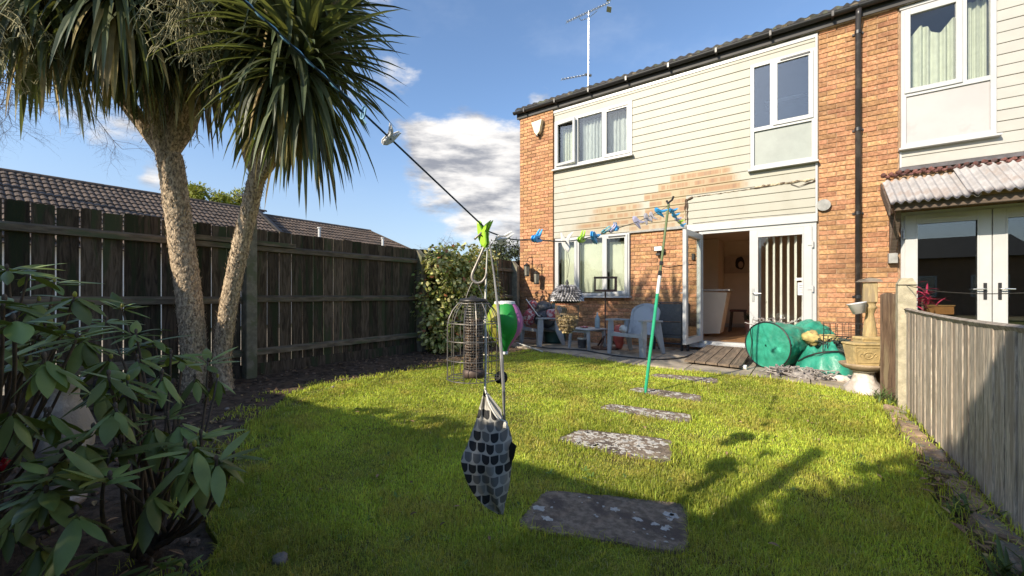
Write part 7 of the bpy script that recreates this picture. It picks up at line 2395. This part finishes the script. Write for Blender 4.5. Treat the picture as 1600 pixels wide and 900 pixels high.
c.f = [(3, 2, 1, 0)] + [(k, (k + 1) % 4, 4 + (k + 1) % 4, 4 + k) for k in range(4)] + [(4 + k, 4 + (k + 1) % 4, 8 + (k + 1) % 4, 8 + k) for k in range(4)] + [(8 + k, 8 + (k + 1) % 4, 12 + (k + 1) % 4, 12 + k) for k in range(4)] + [(12, 13, 14, 15)]
tf(c).build('trough', m_ystone, t3)
c = MB(); c.bbox(-.155, .155, -.105, .105, .50, .53, .006); tf(c).build('rim', m_ystone, t3)
nx, ny = .625, 5.92
npz = thing('newel_post', 'turned wooden newel post with a flat cap standing behind the planter', 'post', (nx, ny, 0))
m_newel = M('newel_wood', (0.42, 0.31, 0.15), 0.8, 0.25, 8, stretch=(5, 5, .6), bump=.5, bscale=50, c2=(.28, .21, .12), c2scale=3)
c = MB(); c.lathe([(.05, .0), (.05, .45), (.058, .50), (.062, .58), (.052, .68), (.040, .76), (.036, .80), (.045, .82), (.05, .84), (.062, .86), (.062, .875), (.05, .89), (.055, .91), (.062, .92)], 20, (nx, ny, 0)); c.build('turned_shaft', m_newel, npz, smooth=True)
c = MB(); c.bbox(nx - .06, nx + .06, ny - .06, ny + .06, .921, 1.14, .006); c.build('square_block', m_newel, npz)
c = MB(); c.prism([(nx - .12, ny - .09, 1.142), (nx + .10, ny - .09, 1.142), (nx + .08, ny - .08, 1.172), (nx, ny - .05, 1.19), (nx - .08, ny - .08, 1.168)], (0, .18, .004)); c.build('cap', M('cap_wood', (.20, .16, .12), .9, .3, 9, bump=.5), npz)
tu = thing('plastic_tub', 'small white plastic tub hung tilted on the newel post', 'tub', (nx - .1, ny - .05, .86))
MP = Matrix.Translation((nx - .095, ny - .10, .80)) @ Matrix.Rotation(math.radians(-12), 4, 'Y')
c = MB(); c.lathe([(.001, 0), (.055, 0), (.082, .105), (.088, .108), (.088, .118), (.078, .118), (.052, .006)], 20); tf(c).build('tub', M('white_plastic', (.78, .77, .76), .35, .04, 5, trans=.2), tu, smooth=True)
# scrap pallet wood leaning behind the pickets, weeds at fence foot
m_weed = M('weed_leaf', (.10, .15, .04), .6, .3, 6, rnd=.3, trans=.3)
for i, (x, y, n, s, lb) in enumerate([(.69, 5.02, 26, .10, 'small green weed at the foot of the right concrete post'), (.62, 5.22, 40, .16, 'tuft of pale grass and weeds below the picket fence'), (.62, 2.15, 44, .10, 'clump of dark weeds by the foot of the low fence in the shade'), (.62, 2.7, 30, .09, 'smaller weed clump farther along the low fence foot')]):
    root = thing('weed', lb, 'weed', (x, y, 0)); c = MB()
    for k in range(n):
        a = random.uniform(0, 6.28); leaf(c, (x + random.gauss(0, .04), y + random.gauss(0, .06), .005), (math.cos(a) * .6, math.sin(a) * .6, random.uniform(.4, 1.2)), (0, 0, 1), s * random.uniform(.5, 1.2), .014 if i != 1 else .008, .8, 4, -.1)
    c.build('leaves', m_weed, root)
# dead leaves by the near fence foot
c = MB()
for k in range(140):
    x, y = random.uniform(.54, .74), random.uniform(1.2, 3.4); a = random.uniform(0, 6.28)
    leaf(c, (x, y, .02), (math.cos(a), math.sin(a), random.uniform(-.1, .4)), (0, 0, 1), random.uniform(.03, .07), random.uniform(.015, .03), .3, 3)
tag(c.build('fallen_leaves', m_litter), kind='stuff')

# ================================================================== THINGS SEEN THROUGH THE DOORS
cp_ = thing('kitchen_counter', 'pale cream slanted cabinet front just inside the open door', 'cabinet', (-1.55, 9.2, .165))
m_cream = M('cream_paint', (.62, .52, .42), .5, .05, 3)
c = MB(); c.prism([(-2.2, 9.0, .17), (-1.30, 9.0, .24), (-1.17, 9.0, 1.05), (-2.2, 9.0, 1.08)], (0, .5, 0)); c.build('cabinet_body', m_cream, cp_)
c = MB(); c.box(-2.25, -1.12, 8.97, 9.53, 1.085, 1.115); c.build('worktop', M('worktop', (.45, .40, .36), .4, .1), cp_)
pp = P(1152, 412, 8); k = 11.0
pw = thing('wall_portrait', 'unframed canvas with a dark haired head on the back wall of the room', 'picture', (-.98, 11.86, 1.75))
c = MB(); c.box(-1.60, -1.02, 11.84, 11.87, 1.56, 2.0); c.build('canvas', M('canvas', (.50, .40, .33), .8, .08), pw)
c = MB(); c.sphere((-1.24, 11.838, 1.80), .13, 20, 12, (.85, .02, 1.2), 0.3); c.build('painted_hair', M('paint_dark', (.03, .025, .025), .8, .1), pw)
c = MB(); c.sphere((-1.23, 11.835, 1.77), .075, 16, 10, (.75, .02, 1.15)); c.build('painted_face', M('paint_skin', (.42, .30, .24), .8, .1), pw)
ch = thing('dark_stool', 'dark stool with red seat deep inside the room', 'stool', (-1.15, 10.6, .165))
for sx_ in (-1, 1):
    for sy_ in (-1, 1): c = MB(); c.bar((-1.15 + sx_ * .17, 10.6 + sy_ * .15, .166), (-1.15 + sx_ * .13, 10.6 + sy_ * .12, .62), .03); c.build('leg', m_timber_dark, ch)
c = MB(); c.bbox(-1.31, -.99, 10.45, 10.75, .622, .67, .01); c.build('stool_seat', m_redtile, ch)
fp = thing('flower_pot', 'pinkish plant pot with a small plant on the room floor', 'plant pot', (-.86, 10.2, .165))
c = MB(); c.lathe([(.001, 0), (.11, 0), (.13, .24), (.135, .28), (.11, .28)], 18, (-.86, 10.2, .166)); c.build('pot', M('pink_clay', (.45, .25, .2), .7, .1), fp)
c = MB()
for k in range(30): leaf(c, (-.86, 10.2, .42), (random.gauss(0, .5), random.gauss(0, .5), 1), (0, 1, 0), .22, .03, .9, 4)
c.build('plant', m_dleaf, fp)
# neighbour's window side things
rpz = thing('red_leaf_plant', 'red leaved plant standing behind the neighbour door near the concrete post', 'plant', (1.45, 8.0, .3))
MP = Vector((1.36, 7.75, .95))
c = MB()
for k in range(60):
    leaf(c, MP + Vector((random.gauss(0, .05), random.gauss(0, .05), random.gauss(0, .08))), (random.gauss(0, 1), random.gauss(0, 1), random.gauss(0.3, .7)), (0, 0, 1), random.uniform(.10, .2), .022, .5, 4)
c.build('leaves', M('red_leaf', (.32, .02, .06), .5, .3, 8, rnd=.35, trans=.2), rpz)
c = MB(); c.tube([(1.36, 7.75, .40), MP], .012, 6); c.build('stem', m_stem, rpz)
c = MB(); c.lathe([(.001, 0), (.12, 0), (.15, .40), (.13, .40)], 16, (1.36, 7.75, 0)); c.build('pot', M('orange_clay', (.55, .22, .06), .7, .1), rpz)
oc = thing('orange_box', 'small orange box behind the neighbour glass', 'box', (1.62, 8.35, .6)); c = MB(); c.bbox(1.52, 1.80, 8.4, 8.6, .72, .84, .006); c.build('box_body', MATS['orange_clay'], oc)
c = MB(); c.box(1.51, 1.81, 8.39, 8.61, .842, .856); c.build('box_lid', M('box_lid', (.5, .25, .08), .6), oc)
c = MB(); c.box(1.3, 2.8, 8.36, 8.9, .66, .70); tbl = thing('dark_table', 'dark table standing inside behind the neighbour doors', 'table', (2.05, 8.6, .165)); c.build('tabletop', m_timber_dark, tbl)
c = MB()
for x in (1.34, 2.72):
    for y in (8.4, 8.82): c = MB(); c.box(x, x + .05, y, y + .05, .166, .659); c.build('leg', m_timber_dark, tbl)

# television aerial on the roof
a0_ = P(919, 150, 9.9)
ta = thing('television_aerial', 'tall silver television aerial standing on the house roof against blue sky', 'aerial', tuple(a0_))
c = MB(); c.tube([P(919, 190, 9.9), P(920, 18, 9.9)], .020, 8); c.build('mast', m_silver, ta)
def yagi(p, q, n, le, name):
    c = MB(); c.tube([p, q], .011, 6); d = (q - p).normalized(); s = d.cross(Vector((0, 0, 1))).normalized()
    for k in range(n):
        o = p.lerp(q, k / (n - 1)); u = d.cross(s)
        c.tube([o - s * le * .5 - u * .0, o + s * le * .5], .006, 5); c.tube([o - u * le * .22, o + u * le * .22], .005, 4)
    c.build(name, m_silver, ta)
yagi(P(886, 34, 9.7), P(952, 4, 10.0), 17, .16, 'antenna')
yagi(P(878, 124, 9.7), P(916, 117, 9.9), 9, .14, 'antenna')
c = MB(); q_ = P(948, 6, 10.0)
for k in (-1, 1): c.bar(q_ + Vector((0, 0, .12 * k)), q_ + Vector((.10, .05, .16 * k)), .20, .012)
c.tube([P(905, 28, 9.8), P(908, 32, 9.85), P(920, 28, 9.9), P(933, 17, 9.95)], .008, 5); c.tube([P(914, 116, 9.9), P(924, 118, 9.92)], .03, 6)
c.build('reflector', m_silver, ta)
